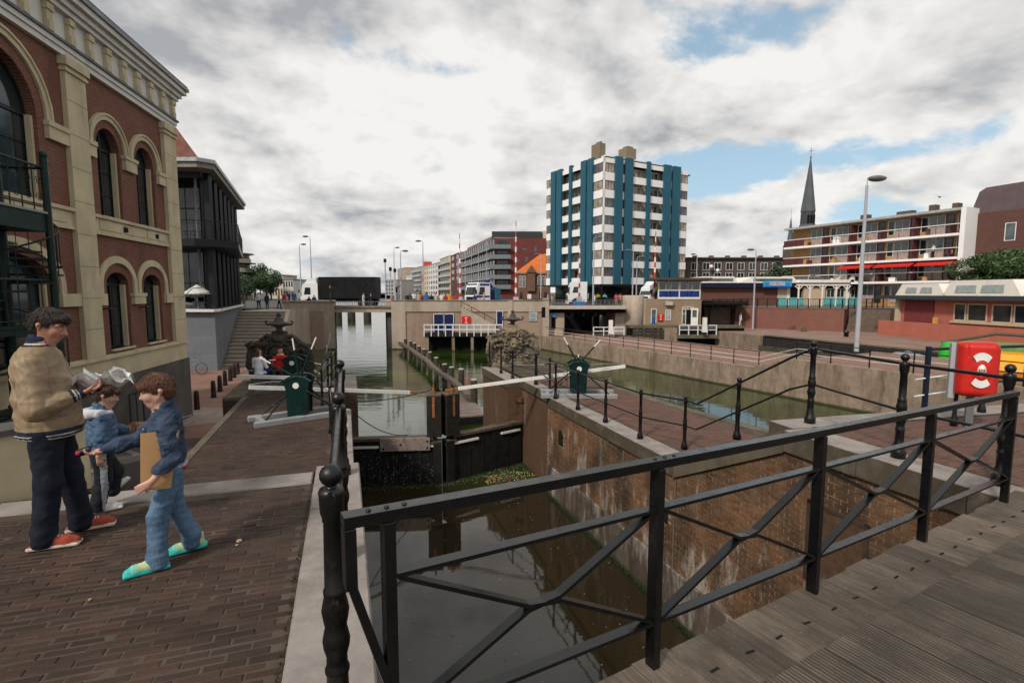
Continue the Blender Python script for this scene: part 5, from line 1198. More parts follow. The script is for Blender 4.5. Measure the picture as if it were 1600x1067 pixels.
window(cb_, X(1040, Yc)-O.x, Z(500, Yc)-O.z, .62, 1.12, -.07, M_white, glassmat('grey_curtain', (.18, .18, .17), .3)); ringbox(1027.5, 1036, 490, 501, Yc-.02, 'red life ring cabinet on the wall of the bridge control house')
wallbox(cb_, 'air_unit', 1041, 1052, 471, 477, Yc-.4, Yc, simple('unit_beige', (.42, .38, .32), .6)); q = cb_
wallbox(cb_, 'doorway', 1068, 1082, 482, 506, Yc-.03, Yc+.0, M_dkb); window(cb_, X(1066, Yc)-O.x, Z(507, Yc)-O.z, .45, 1.75, -.08, M_white, M_glass2, 0, 1, name='side_light')
window(cb_, X(1066, Yc)-O.x, Z(483.5, Yc)-O.z, 1.25, .27, -.09, M_white, M_glass, 3, name='top_light')
b = MB(); b.box(0, .75, -.05, 0, 0, 1.9); dd = b.build('open_door', M_white, cb_); dd.location = (X(1080, Yc)-O.x, -.1, Z(508, Yc)-O.z); dd.rotation_euler[2] = R(-25); MB().box(.15, .6, -.06, -.051, .9, 1.7).build('pane', M_glass2, dd)
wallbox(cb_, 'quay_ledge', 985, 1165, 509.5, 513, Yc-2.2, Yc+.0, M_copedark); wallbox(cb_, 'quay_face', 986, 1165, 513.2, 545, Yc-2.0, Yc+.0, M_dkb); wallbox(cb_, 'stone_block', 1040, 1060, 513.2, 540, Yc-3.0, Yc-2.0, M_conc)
fd = thing('fender_beam', (X(990, 54.4), 54.4, Z(519, 54.4)), 0, 'weathered timber fender at the foot of the bridge control house', 'fender')
for k in range(3): MB().box(0, X(1040, 54.4)-X(990, 54.4), -.15, .15, -.62+.33*k, -.36+.33*k).build('beam', M_pile, fd)
for k in range(5): MB().box(.3+k*.75, .55+k*.75, -.2, .2, -1.5, .42).build('post', M_pile, fd)
for (u0, u1, Y, v0, v1, lab) in ((1063, 1121, 54, 508, 522, 'white railing on the timber landing right of the control house'), (928, 976, 55, 511, 523, 'white railing at the near end of the right bridge opening')):
    r_ = thing('white_railing', (X(u0, Y), Y, Z(v1, Y)), 0, lab, 'railing'); w = X(u1, Y)-X(u0, Y); h = Z(v0, Y)-Z(v1, Y)
    n = 5 if w > 3.5 else 4
    for k in range(n): MB().box(w*k/(n-1)-.05, w*k/(n-1)+.05, -.05, .05, -.1, h).build('post', Mwp, r_)
    for z in (h, h*.5): MB().box(-.05, w+.05, -.06, -.055+.02, z-.06, z+.03).build('rail', Mwp, r_)
    MB().box(-.2, w+.2, -.1, 1.6, -.45, -.1).build('deck', M_copedark, r_)
for u_, v0, v1, lab in ((954, 500, 523, 'white pillar box on the pier in front of the right bridge opening'), (1100.5, 496, 519, 'white pillar box by the landing right of the control house')):
    q = thing('pillar_box', aty(u_, v1, 53.5), 0, lab, 'cabinet'); h = (v1-v0)*53.5/800; MB().extr([(-.25, 0), (.32, 0), (.2, h*.45), (.2, h), (-.2, h), (-.2, h*.45)], -.15, .15).build('case', M_white, q)
# dark recess right of the control house with its deck and rail
rc_ = thing('boat_passage', (X(1096, 58), 58, ZP), 0, 'dark covered passage under the railed walkway right of the control house', 'passage')
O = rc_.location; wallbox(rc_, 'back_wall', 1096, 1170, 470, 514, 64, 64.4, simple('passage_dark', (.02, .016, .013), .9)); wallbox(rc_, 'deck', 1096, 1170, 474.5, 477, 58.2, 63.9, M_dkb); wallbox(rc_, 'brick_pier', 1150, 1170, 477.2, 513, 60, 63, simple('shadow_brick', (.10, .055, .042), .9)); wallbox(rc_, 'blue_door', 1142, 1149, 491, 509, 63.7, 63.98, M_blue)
q = MB(); 
for k in range(12): x = X(1097, 58)-O.x+k*.46; q.box(x-.02, x+.02, .2, .24, 2.3, 3.3)
q.box(0, X(1170, 58)-O.x, .2, .24, 3.26, 3.32); q.box(0, X(1170, 58)-O.x, .2, .24, 2.8, 2.84); q.build('railing', M_cast, rc_, kind='stuff')
# ---- wide steps at the left
ws = thing('wide_steps', (0, 0, 0), 0, 'wide flight of pale stone steps climbing between the grey stone base and the bridge abutment', 'steps')
n = 16
for i in range(n):
    f0 = i/n; Yn = 38+12.2*f0; z1 = -3.72+(3.82)*(i+1)/n; xl = G.x-.41*(Yn-36)+.02; xr_ = aty(425+23*f0, 500, Yn).x
    b = MB(); b.box(xl, xr_, Yn, Yn+.82, z1-.26, z1, .012); b.build('step', simple('step_stone', (.33, .275, .23), .85, var=.15, scale=2, bump=.3), ws)
b = MB(); b.prism([(-27, 50.5), (aty(446, 500, 50.3).x, 50.3), (aty(446, 500, 50.3).x, 57), (-27, 57)], WZ-1, .10); b.build('stair_landing', M_conc2, kind='structure')
b = MB(); b.prism([(aty(424, 500, 38).x, 38), (aty(430, 500, 38).x, 38), (aty(453, 480, 51).x, 51), (aty(453, 480, 51).x, 55.9), (aty(447, 480, 50.3).x, 55.9), (aty(447, 480, 50.3).x, 50.3)], ZR-.5, lambda x, y: -3.5+3.75*min(1, (y-38)/12.3)); b.build('side_wall', M_conc2, ws)
# bollards and bicycles
BO = MB().lathe([(.14, 0), (.13, .1), (.115, .7), (.10, .88), (0, .92)], n=8).mesh('post', simple('bollard_red_black', (.030, .016, .015), .6, var=.3)); 
names = ('nearest the grey pavement corner', 'second nearest', 'third', 'fourth', 'fifth', 'farthest, at the foot of the steps')
for k, (u_, v_) in enumerate(((308, 639.5), (334, 621), (344, 611.5), (352, 602), (360, 595), (366, 590), (372, 585))):
    z = ZR; q = link('bollard', BO, None, at(u_, v_, z), label='dark tapered bollard in the row on the low street, %s' % ('nearest', 'second from the near end', 'third from the near end', 'middle one of the row', 'third from the steps', 'second from the steps', 'one closest to the wide steps')[k], cat='bollard', group='bollards on the low street')
def bicycle(p, a, label, sc=1):
    t_ = thing('bicycle', p, a, label, 'bicycle'); t_.scale = (sc,)*3
    for x in (-.52, .52): q = MB(); q.tube([(x+.33*math.cos(2*math.pi*i/18), 0, .34+.33*math.sin(2*math.pi*i/18)) for i in range(19)], .018, 5); 
    for x in (-.52, .52):
        q = MB(); q.tube([(x+.33*math.cos(2*math.pi*i/18), 0, .34+.33*math.sin(2*math.pi*i/18)) for i in range(19)], .018, 5)
        for i in range(6): q.tube([(x, 0, .34), (x+.33*math.cos(i*1.047), 0, .34+.33*math.sin(i*1.047))], .004, 4)
        q.build('wheel', M_blk, t_)
    q = MB(); 
    for a_, c in (((-.52, .34), (-.15, .34)), ((-.15, .34), (-.25, .85)), ((-.25, .82), (.35, .86)), ((-.15, .34), (.36, .80)), ((-.52, .34), (-.25, .82)), ((.52, .34), (.34, 1.0))): q.tube([(a_[0], 0, a_[1]), (c[0], 0, c[1])], .018, 5)
    q.build('frame', M_grey, t_); MB().box(-.38, -.14, -.07, .07, .88, .93, .02).build('saddle', M_blk, t_); MB().tube([(.15, .28, 1.04), (.34, .1, 1.04), (.34, -.1, 1.04), (.15, -.28, 1.04)], .014, 5).build('handlebar', M_grey, t_)
bicycle(at(301, 585, ZR), R(5), 'dark bicycle parked against the grey stone base left of the steps', 1.15)
bicycle(at(272, 590, ZR)+Vector((-.4, .5, 0)), R(80), 'bicycle half hidden behind the corner of the brick building')
# ================================================================ blue and white tower block
TO = (14.8, 85.0); TR = (.866, .5); TL = (-.5, .866)
tb = thing('tower_block', (TO[0], TO[1], .1), math.atan2(.5, .866), 'nine storey white apartment tower with teal blue vertical fins beyond the bridge', 'building')
M_teal = simple('teal_panel', (.022, .095, .140), .55, var=.08, scale=.4, bump=.05); M_wt = simple('white_panel', (.80, .79, .78), .6, var=.04, scale=.6, bump=.03, stain=((.5, .47, .43), 1, .58, .4)); M_core = simple('balcony_back', (.42, .36, .29), .8, var=.2, scale=.8)
M_curt = glassmat('curtained_glass', (.20, .17, .135), .25, .5); M_brown = simple('brown_frame', (.12, .055, .045), .6)
H0, FH, NF = 3.2, 2.8, 7; LR, LL = 20.3, 16.5; TOPZ = H0+FH*NF
b = MB(); b.box(1.3, LR-1.3, 1.3, LL-1.3, 0, H0); b.build('ground_floor', M_glass, tb); b = MB(); b.box(-2.2, LR+.5, -2.2, LL+.5, H0-.35, H0-.05); b.build('canopy', M_blk, tb)
b = MB(); b.box(1.2, LR-1.2, 1.2, LL-1.2, H0, TOPZ+.1); b.box(0.0, LR, 0, LL, H0-.045, H0); b.build('core', M_core, tb); MB().box(.05, LR-.05, .05, LL-.05, TOPZ, TOPZ+.2).build('roof', M_asph, tb)
def face(segs, px, Of, ff, tofr):
    """segs: (kind, u0, u1) across a face"""
    E_ = [(k, fac(a, 400, Of, ff)[0], fac(c, 400, Of, ff)[0]) for k, a, c in segs]
    for k, a, c in E_:
        holder = link('facade_bay', None, tb); holder.rotation_euler = tofr[1]; holder.location = tofr[0]
        bpy.data.objects.remove(holder)
        if tofr[2]: a, c = -c, -a
        def mk(nm, q, m):
            q2 = MB(); Mx = Matrix.Translation(tofr[0]) @ Matrix.Rotation(tofr[1][2], 4, 'Z'); q2.v = [tuple(Mx @ Vector(v)) for v in q.v]; q2.f = q.f; q2.mi = q.mi; q2.sm = q.sm; return q2.build(nm, m, tb)
        if k == 'T': mk('fin', MB().box(a, c, -.35, .25, H0-.2, TOPZ+1.15), M_teal); continue
        for f in range(NF+1):
            z0 = H0+FH*f
            if k == 'B': mk('spandrel', MB().box(a, c, 0, .14, z0, z0+(1.15 if f < NF else .75)), M_wt); mk('balcony_floor', MB().box(a, c, .141, 1.2, z0, z0+.15), M_core)
            else: mk('spandrel', MB().box(a, c, 0 if k == 'W' else .1, .3, z0, z0+(1.3 if f < NF else .75)), M_wt)
            if f == NF: break
            Mx = Matrix.Translation(tofr[0]) @ Matrix.Rotation(tofr[1][2], 4, 'Z')
            def wn_(x, z, w, h, y, fm, gm, mull):
                o = window(tb, 0, 0, w, h, 0, fm, gm, mull); o.matrix_basis = Mx @ Matrix.Translation((x, y, z))
            if k == 'W':
                wn_(a+.02, z0+1.3, c-a-.04, FH-1.3, .06, M_brown, rg.choice((M_curt, M_glass2, M_curt)), max(1, int((c-a)/.75)))
            elif k == 'G': wn_(a+.02, z0+1.3, c-a-.04, FH-1.3, .2, M_brown, M_glass2, 0)
            else:
                w = c-a; wn_(a+.08, z0+.15, .95, FH-.35, 1.08, M_white, M_glass, 0); wn_(a+1.15, z0+1.05, max(.6, w-1.3), FH-1.3, 1.08, M_white, rg.choice((M_curt, M_glass2)), 1)
                if rg.random() < .5: mk('balcony_item', MB().box(a+w*.3, a+w*.3+rg.uniform(.3, .9), .4, .7, z0+.15, z0+rg.uniform(1.2, 1.9)), rg.choice((M_brown, M_cream, M_conc, M_core)))
face((('W', 939.5, 958), ('T', 958, 969), ('G', 969, 974), ('T', 974, 985), ('B', 985, 1007), ('T', 1007, 1012), ('B', 1012, 1033), ('T', 1033, 1043.5), ('G', 1043.5, 1047), ('T', 1047, 1058), ('W', 1058, 1071.5)), None, TO, TR, ((0, 0, 0), (0, 0, 0), False))
face((('W', 926, 938.5), ('T', 918.5, 926), ('G', 916, 918.5), ('T', 908, 916), ('B', 893.5, 908), ('T', 890, 893.5), ('B', 878, 890), ('T', 871, 878), ('G', 869, 871), ('T', 862, 869), ('W', 853.5, 862)), None, TO, TL, ((0, 0, 0), (0, 0, R(-90)), True))
MB().box(.0, .35, .0, .35, H0, TOPZ+.7).build('corner_post', M_wt, tb)
M_roofb = brickmat('rooftop_brick', (.24, .19, .13), (.19, .15, .10), (.2, .17, .13), .4, .12, .01)
for (u0, u1, v0, dy) in ((930, 946, 232, 4), (968, 994, 229, 7)):
    l0, _ = fac(u0, 240, (TO[0]-.5*dy, TO[1]+.866*dy), TR); l1, _ = fac(u1, 240, (TO[0]-.5*dy, TO[1]+.866*dy), TR); zt = aty(800, v0, TO[1]+dy+2).z
    l0 += (l1-l0)*.42; MB().box(l0, l1, dy, dy+2.2, TOPZ+.2, zt+.5).build('roof_house', M_roofb, tb); MB().box(l0+.4, l1-.5, dy+.3, dy+1.5, zt+.5, zt+.85).build('chimney', M_roofb, tb)
MB().box(3, LR-4, 3, 8, TOPZ+.2, TOPZ+1.9).build('roof_house', M_roofb, tb); MB().box(2.8, LR-3.8, 2.8, 8.2, TOPZ+1.9, TOPZ+2.1).build('roof_cap', M_wt, tb)
# ================================================================ snack bar row on the upper street
def place_thing(name, p, rz, label, cat, group=None): return thing(name, p, rz, label, cat, group)
YS = 72.0
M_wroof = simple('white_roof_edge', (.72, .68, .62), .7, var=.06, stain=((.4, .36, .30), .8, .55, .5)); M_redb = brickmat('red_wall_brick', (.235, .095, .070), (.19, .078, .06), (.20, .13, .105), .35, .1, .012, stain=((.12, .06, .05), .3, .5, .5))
M_navy = simple('navy_fascia', (.008, .010, .035), .5); M_aqua = simple('aqua_panel', (.10, .42, .44), .6, var=.1); M_beige = simple('beige_boards', (.48, .38, .27), .8, var=.08)
rwall = thing('retaining_wall', (27.4, 60, ZP), math.atan2(-6, 7.6), 'long red brick retaining wall along the promenade below the snack bar', 'wall')
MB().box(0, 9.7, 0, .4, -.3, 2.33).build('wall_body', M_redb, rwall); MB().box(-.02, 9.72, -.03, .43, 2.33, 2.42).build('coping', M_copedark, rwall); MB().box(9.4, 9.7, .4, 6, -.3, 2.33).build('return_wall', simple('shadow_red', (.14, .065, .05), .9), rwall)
rs = thing('promenade_steps', (35.6, 54.4, ZP), math.atan2(-6, 7.6), 'brick steps rising between the red retaining wall and the orange kiosk', 'steps')
for i in range(8): MB().box(0, 3.6, i*.55, i*.55+.56, -.2, .28*(i+1)).build('step', simple('step_brick', (.13, .095, .075), .9), rs)
MB().box(-.3, 9, 4.6, 5, 0, 2.4).build('rear_wall', simple('dark_brick_wall', (.075, .05, .04), .9), rs)
q = thing('street_railing', (0, 0, 0), 0, 'black railing on top of the red retaining wall in front of the snack bar', 'railing')
A = Vector((23.5, 60.2, .12)); B = Vector((27.6, 60.1, .2)); C_ = Vector((35, 54.4, .2)); D_ = Vector((44, 60, .2))
for a, c, n in ((A, B, 5), (B, C_, 9), (C_, D_, 8)):
    MB().beam(a+V_(1.0), c+V_(1.0), .05, .05).build('rail', M_cast, q); MB().beam(a+V_(.1), c+V_(.1), .03, .03).build('rail', M_cast, q)
    m = MB()
    for i in range(int((c-a).length/.16)): p = a.lerp(c, i*.16/(c-a).length); m.box(p.x-.007, p.x+.007, p.y-.007, p.y+.007, p.z+.1, p.z+1.0)
    m.build('balusters', M_cast, q, kind='stuff')
    for i in range(n): p = a.lerp(c, i/n); MB().box(p.x-.04, p.x+.04, p.y-.04, p.y+.04, p.z-.1, p.z+1.05).build('post', M_cast, q)
sb = thing('snack_bar', (X(1095, YS), YS, .1), 0, 'low snack bar row with angular white roof edge, navy fascia and aqua fronted terrace', 'building')
O = sb.location
def wb(nm, u0, u1, v0, v1, y0, y1, m): return wallbox(sb, nm, u0, u1, v0, v1, y0, y1, m)
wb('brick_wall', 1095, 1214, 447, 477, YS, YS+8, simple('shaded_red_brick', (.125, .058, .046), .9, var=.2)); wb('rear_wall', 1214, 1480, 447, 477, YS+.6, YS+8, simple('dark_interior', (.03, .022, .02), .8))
wb('fascia', 1095, 1248, 442, 449, YS-.7, YS+8, M_navy); wb('fascia', 1248, 1322, 441.6, 444, YS-.6, YS+8, simple('dark_fascia', (.06, .06, .06), .6)); wb('fascia', 1322, 1480, 442, 448, YS-.7, YS+8, M_navy)
def roofcap(u0, u1, v0, v1, sl0, sl1, win=0):
    y = YS-.75; x0, x1, z0, z1 = X(u0, y)-O.x, X(u1, y)-O.x, Z(v1, y)-O.z, Z(v0, y)-O.z; a, c = sl0*y/800, sl1*y/800
    MB().extr([(x0, z0), (x1, z0), (x1-c, z1), (x0+a, z1)], 0, 6).build('roof_cap', M_wroof, sb).location = (0, y-O.y, 0)
    if win: 
        for k in range(win): w = (x1-x0-a-c)/win; MB().box(x0+a+w*k+.15, x0+a+w*(k+1)-.15, y-O.y-.03, y-O.y+.0, z0+(z1-z0)*.25, z0+(z1-z0)*.7).build('roof_light', M_glass2 if win != 4 else M_glass, sb)
roofcap(1094, 1152, 432, 442, 5, 6, 1); roofcap(1152, 1246, 432.5, 442, 22, 8, 1); roofcap(1246, 1333, 437, 441.8, 3, 0); roofcap(1326, 1378, 428.5, 442, 6, 6, 4); roofcap(1378, 1480, 438, 442, 0, 0)
wb('rear_roof', 1246, 1480, 433, 437, YS+3, YS+8, simple('grey_roof', (.09, .10, .11), .8))
for u0, u1, m in ((1214.5, 1217, M_beige), (1217, 1229, M_beige), (1229, 1234, M_wroof), (1255, 1289, M_beige), (1321, 1327, M_wroof), (1370, 1374, M_wroof)): wb('panel', u0, u1, 449, 477, YS, YS+.5, m)
for u0, u1 in ((1217, 1229), (1234, 1255), (1289, 1321), (1327, 1371)): wb('aqua_front', u0, u1, 465, 477, YS-.3, YS-.05, M_aqua)
for u0, u1 in ((1292, 1305), (1308, 1320), (1330, 1349), (1352, 1368)): window(sb, X(u0, YS)-O.x, Z(465, YS)-O.z, X(u1, YS)-X(u0, YS), 1.25, .2, M_wroof, M_glass, 1)
wb('board', 1389, 1404, 452, 475, YS-.5, YS-.3, simple('green_board', (.04, .16, .13), .6)); wb('white_box', 1388, 1405, 450, 456, YS-.6, YS-.35, M_white)
pg = thing('pergola', (X(1247, YS-3), YS-3, .1), 0, 'cream painted timber pergola with bracketed posts in front of the snack bar', 'pergola'); O2 = pg.location
us = [1247, 1264.5, 1284, 1305.5, 1322]
for u_ in us:
    x = X(u_, YS-3)-O2.x; MB().box(x-.08, x+.08, -.08, .08, 0, 2.75).build('post', M_wroof, pg); b = MB(); b.beam((x, 0, 2.2), (x-.5, 0, 2.7), .1, .1); b.beam((x, 0, 2.2), (x+.5, 0, 2.7), .1, .1); b.build('bracket', M_wroof, pg)
MB().box(-.3, X(1322, YS-3)-O2.x+.3, -.1, .1, 2.72, 2.92).build('beam', M_wroof, pg)
# sign board above the door
sn = thing('shop_sign', (X(1192, YS-1), YS-1, Z(449, YS-1)), 0, 'blue snack bar sign with red lettering below the white roof edge', 'sign'); w = X(1236, YS-1)-X(1192, YS-1); h = Z(439, YS-1)-Z(449, YS-1)
MB().box(0, w, 0, .18, 0, h).build('board', simple('sign_blue', (.05, .30, .52), .5, var=.1), sn); MB().box(.02, w-.02, -.012, 0, .02, .2).build('stripe', simple('sign_deep_blue', (.01, .08, .35), .5), sn)
MB().box(w*.22, w*.74, -.012, 0, h*.30, h*.88).build('text_field', simple('sign_pale', (.30, .48, .62), .5), sn)
def text(s, size, loc, rot, mat, parent, name='lettering', al='CENTER', sx=1):
    cu = bpy.data.curves.new('txt', 'FONT'); cu.body = s; cu.size = size; cu.align_x = al; cu.extrude = .008; cu.resolution_u = 2
    tmp = bpy.data.objects.new('txt', cu); COL.objects.link(tmp); dg = bpy.context.evaluated_depsgraph_get(); me = bpy.data.meshes.new_from_object(tmp.evaluated_get(dg)); bpy.data.objects.remove(tmp); bpy.data.curves.remove(cu)
    me.materials.clear(); me.materials.append(mat); o = link(name, me, parent); o.location = loc; o.rotation_euler = rot; o.scale = (sx, 1, 1); return o
text('EAT MEET 77', .50, (w*.48, -.02, h*.40), (R(90), 0, 0), simple('sign_red', (.55, .05, .06), .5), sn, sx=.66); text('bar', .42, (w*.11, -.02, h*.42), (R(90), 0, 0), simple('sign_deep_blue', (.01, .08, .35), .5), sn); text('bar', .42, (w*.87, -.02, h*.42), (R(90), 0, 0), simple('sign_deep_blue', (.01, .08, .35), .5), sn)
# ================================================================ orange kiosk building
KO = (36.3, 50.7); kd = Vector((1.2, -13.2)).normalized(); KA = math.atan2(kd.y, kd.x)
ks = thing('kiosk', (KO[0], KO[1], ZP), KA, 'terracotta painted low building with white angular roof edge and wide dark windows on the promenade', 'building')
M_terra = simple('terracotta_paint', (.42, .135, .092), .8, var=.08, scale=.8, stain=((.30, .09, .065), .5, .5, .5)); M_terra2 = simple('maroon_wall', (.17, .04, .042), .8, var=.1)
def kf(u, v): l, z = fac(u, v, KO, (kd.x, kd.y)); return l, z-ZP
lw_, _ = kf(1394, 480); l1, _ = kf(1478, 480); l2 = 22
MB().box(0, l2, 0, .25, -.3, kf(1450, 505)[1]).build('low_wall', M_terra, ks)
zt = kf(1500, 469)[1]
MB().box(lw_+.2, l2, .6, 8, -.3, zt).build('wall', M_terra, ks); MB().box(lw_-.0, lw_+.4, .3, .6, 0, zt).build('corner_post', M_beige, ks)
a, _ = kf(1406, 480); c, _ = kf(1450, 480); MB().box(a, c, .5, .6, .5, zt-.02).build('maroon_panel', M_terra2, ks)
a, _ = kf(1455, 480); q = MB(); q.box(a, a+.5, .22, .26, 1.35, 1.95); q.build('electric_box', simple('ochre_box', (.55, .28, .06), .6), ks)
x = l1
for u0, u1 in ((1480, 1499), (1501, 1532), (1539, 1571), (1573, 1594), (1600, 1660)):
    a, z0 = kf(u0, 503); c, _ = kf(u1, 503); window(ks, a, kf(1540, 504)[1], c-a, kf(1540, 475)[1]-kf(1540, 504)[1], .50, M_beige, M_glass, 0, t=.10)
a, _ = kf(1478, 480); c, _ = kf(1600, 480); MB().box(a, c+3, .46, .52, kf(1540, 506)[1]-.1, kf(1540, 504)[1]).build('sill', M_beige, ks)
MB().box(lw_-1.6, l2, -.35, 8, zt, zt+.36).build('fascia', M_navy if 0 else simple('slate_fascia', (.035, .045, .05), .6), ks)
def kcap(u0, u1, hgt, sl, wins=0):
    a, c = kf(u0, 470)[0], kf(u1, 470)[0]; q = MB(); q.extr([(a, 0), (c, 0), (c-sl, hgt), (a+sl, hgt)], 0, 7); o = q.build('roof_cap', M_wroof, ks); o.location = (0, -.25, zt+.36)
    for k in range(wins): w = (c-a-2*sl-.6)/wins; x0 = a+sl+.3+k*w; q = MB(); q.extr([(x0+.1, hgt*.2), (x0+w-.25, hgt*.2), (x0+w-.25, hgt*.68), (x0+.25, hgt*.68)], -.04, -.01); o = q.build('roof_light', simple('frosted_light', (.30, .36, .36), .4), ks); o.location = (0, -.25, zt+.36)
kcap(1402, 1480, 1.05, .7, 2); kcap(1476, 1600, 1.25, .7, 2); kcap(1602, 1700, 1.25, .7, 2)
# ================================================================ apartment block on the right
AO = (43.0, 80.0); ad = Vector((9.6, -20)).normalized(); AA = math.atan2(ad.y, ad.x)
ab = thing('apartment_block', (AO[0], AO[1], .1), AA, 'long four storey flats with ochre walls, white balcony edges and maroon screens on the right', 'building')
LAb = 21.6; M_och = simple('ochre_wall', (.44, .25, .105), .8, var=.12, scale=.5); M_mar = simple('maroon_screen', (.095, .03, .032), .6, var=.2); M_shade = M_och
MB().box(-.5, LAb, 1.3, 3.2, 0, 11.35).build('wall', M_och, ab); MB().box(LAb, LAb+.5, -.5, 3.2, 0, 11.6).build('end_wall', M_wt, ab); MB().box(-1.0, LAb+.3, -.35, 3.3, 11.36, 11.65).build('roof_slab', simple('roof_edge_grey', (.36, .35, .34), .7), ab); pass
for f, z in enumerate((3.25, 6.0, 8.75)):
    MB().box(-1.0, LAb, -.30, 1.29, z-.28, z).build('balcony_slab', M_wt, ab)
    MB().box(-1.0, LAb, -.30, -.24, z+1.02, z+1.10).build('balcony_rail', M_wt, ab)
    for i in range(12): MB().box(-.9+i*2, -.86+i*2, -.28, -.24, z, z+1.02).build('balcony_post', M_cast, ab)
    MB().box(-1.0, 2.3, -.26, -.22, z+.08, z+.95).build('screen', M_mar, ab)
rr_ = random.Random(11)
for f, z in enumerate((.4, 3.25, 6.0, 8.75)):
    x = 2.4
    for k in range(5):
        xx = x+k*3.82
        window(ab, xx, z+.95, 1.7, 1.45, 1.22, M_white, M_glass2, 1); MB().box(xx, xx+1.7, 1.23, 1.29, z+.05, z+.95).build('panel', simple('pinkish_panel', (.36, .27, .24), .7), ab)
        o = window(ab, xx+1.75, z+.05, .85, 2.35, 1.22, M_mar, M_glass, 0, 1, name='balcony_door'); window(ab, xx+2.95, z+.5, .8, 1.9, 1.22, M_white, M_glass, 0)
        if f: MB().box(xx+2.7, xx+2.85, -.2, 1.29, z, z+2.35 if k % 2 else z+1.1).build('divider', M_mar, ab)
        if rr_.random() < .7 and f: w = rr_.uniform(.3, .9); MB().box(xx+.2, xx+.2+w, .1, .5, z, z+rr_.uniform(.5, 1.0)).build('balcony_furniture', rr_.choice((M_wt, M_mar, M_brown, M_och)), ab)
for k in range(3): q = MB(); x0 = 8+k*4.7; q.add([(x0, 1.2, 5.95), (x0+4.4, 1.2, 5.95), (x0+4.4, -1.1, 5.15), (x0, -1.1, 5.15)]+[(x0, -1.1, 5.0), (x0+4.4, -1.1, 5.0)], [(0, 1, 2, 3), (3, 2, 5, 4)]); q.build('awning', simple('red_canvas', (.48, .022, .018), .7), ab)
for x, w, h in ((9.5, .9, .5), (14.0, 1.8, .35), (17.6, .7, .6), (20, .6, .5)): MB().box(x, x+w, 1, 2, 11.65, 11.75+h*1.3).build('chimney', simple('chimney_brown', (.10, .07, .055), .8), ab)
# people at the balcony handled with the crowd; brown brick building at the far right
rb_ = thing('brick_house', (54.3, 61.4, .1), math.atan2(-20, 10), 'dark red brick house with slate mansard roof and a salmon awning at the far right', 'building')
M_dk = brickmat('dark_red_brick', (.135, .060, .048), (.105, .048, .04), (.12, .08, .07), .4, .12, .012); M_sl = simple('slate_mauve', (.115, .082, .088), .8, var=.15, scale=1, bump=.4, bscale=10)
MB().box(-.5, 22, 0, 9, 0, 11.0).build('wall', M_dk, rb_); MB().extr([(-.4, 0), (22, 0), (22, 3.4), (.9, 2.9), (.3, 2.5)], 0, 8).build('roof', M_sl, rb_).location = (0, .25, 11.0); q = MB(); q.extr([(4.2, 2.8), (22, 2.8), (22, 4.2), (4.9, 4.2)], 0, 8); q.build('upper_roof', M_sl, rb_).location = (0, .3, 11.0)
for x, z, w, h in ((3.0, 4.0, .95, 2.3), (3.0, 7.6, .95, 2.0), (6.6, 3.6, 2.6, 1.7), (6.8, 7.5, 2.6, 1.2), (3.0, .9, .95, 2.0)): window(rb_, x, z, w, h, -.05, M_wt, M_glass2, 0)
q = MB(); q.add([(6.2, 0, 10.1), (10.5, 0, 10.1), (10.5, -1.3, 9.0), (6.2, -1.3, 9.0), (6.2, -1.3, 8.8), (10.5, -1.3, 8.8)], [(0, 1, 2, 3), (3, 2, 5, 4)]); q.build('awning', simple('salmon_canvas', (.62, .17, .10), .7), rb_); MB().box(7.5, 10, .2, .35, 12.2, 13.3).build('roof_window', M_wt, rb_)
q = MB(); q.tube([(6.5, 2, 14.8), (6.5, 2, 18.6)], .04, 5); q.tube([(6.0, 2, 17.8), (7.3, 2, 18.0)], .02, 4); q.tube([(6.2, 2, 16.5), (6.9, 2, 16.6)], .02, 4); q.build('aerial', M_grey, rb_)
# ================================================================ church
YC = 150
ch = thing('church', (X(1267, YC), YC, .1), 0, 'church with a tall slender slate spire and a smaller spire beside it, behind the flats', 'church')
M_slate = simple('slate_spire', (.085, .095, .105), .7, var=.15, scale=.5); M_chb = simple('church_brick', (.13, .095, .08), .9, var=.2, scale=.6)
def cz(v): return Z(v, YC)-.1
def pyr(nm, x, w0, z0, z1, w1, m, n=8): return MB().lathe([(w0/math.cos(math.pi/n), z0), (w1, z1)], (x, 4, 0), n, smooth=False).build(nm, m, ch)
MB().box(-2.9, 2.9, 1.2, 7, 0, cz(358)).build('tower', M_chb, ch); pyr('spire_base', 0, 2.7, cz(360), cz(348), 2.1, M_slate); pyr('belfry', 0, 1.85, cz(348), cz(328), 1.9, simple('belfry_grey', (.055, .06, .065), .8))
pyr('spire', 0, 1.9, cz(328), cz(238), .04, M_slate)
for k in range(3): MB().box(-1.15+k*.85, -.65+k*.85, 1.9, 2.1, cz(347), cz(334)).build('louvre', M_dkb, ch)
for sg_ in (-1, 1): pyr('corner_pinnacle', sg_*1.7, .35, cz(332), cz(314), .03, M_slate, 6)
q = MB(); q.tube([(0, 4, cz(244)), (0, 4, cz(224))], .09, 5); q.tube([(-.6, 4, cz(230)), (.6, 4, cz(230))], .08, 5); q.sphere((0, 4, cz(240)), .3); q.build('cross', M_grey, ch)
xx = X(1241, YC)-X(1267, YC); MB().box(xx-.95, xx+1.0, 2, 6, 0, cz(381)).build('turret', M_chb, ch); pyr('small_spire', xx, .9, cz(382), cz(335), .03, M_slate); MB().tube([(xx, 4, cz(336)), (xx, 4, cz(323))], .05, 5).build('finial', M_grey, ch); MB().box(xx+1, -2.8, 3, 9, 0, cz(385)).build('nave', M_chb, ch)
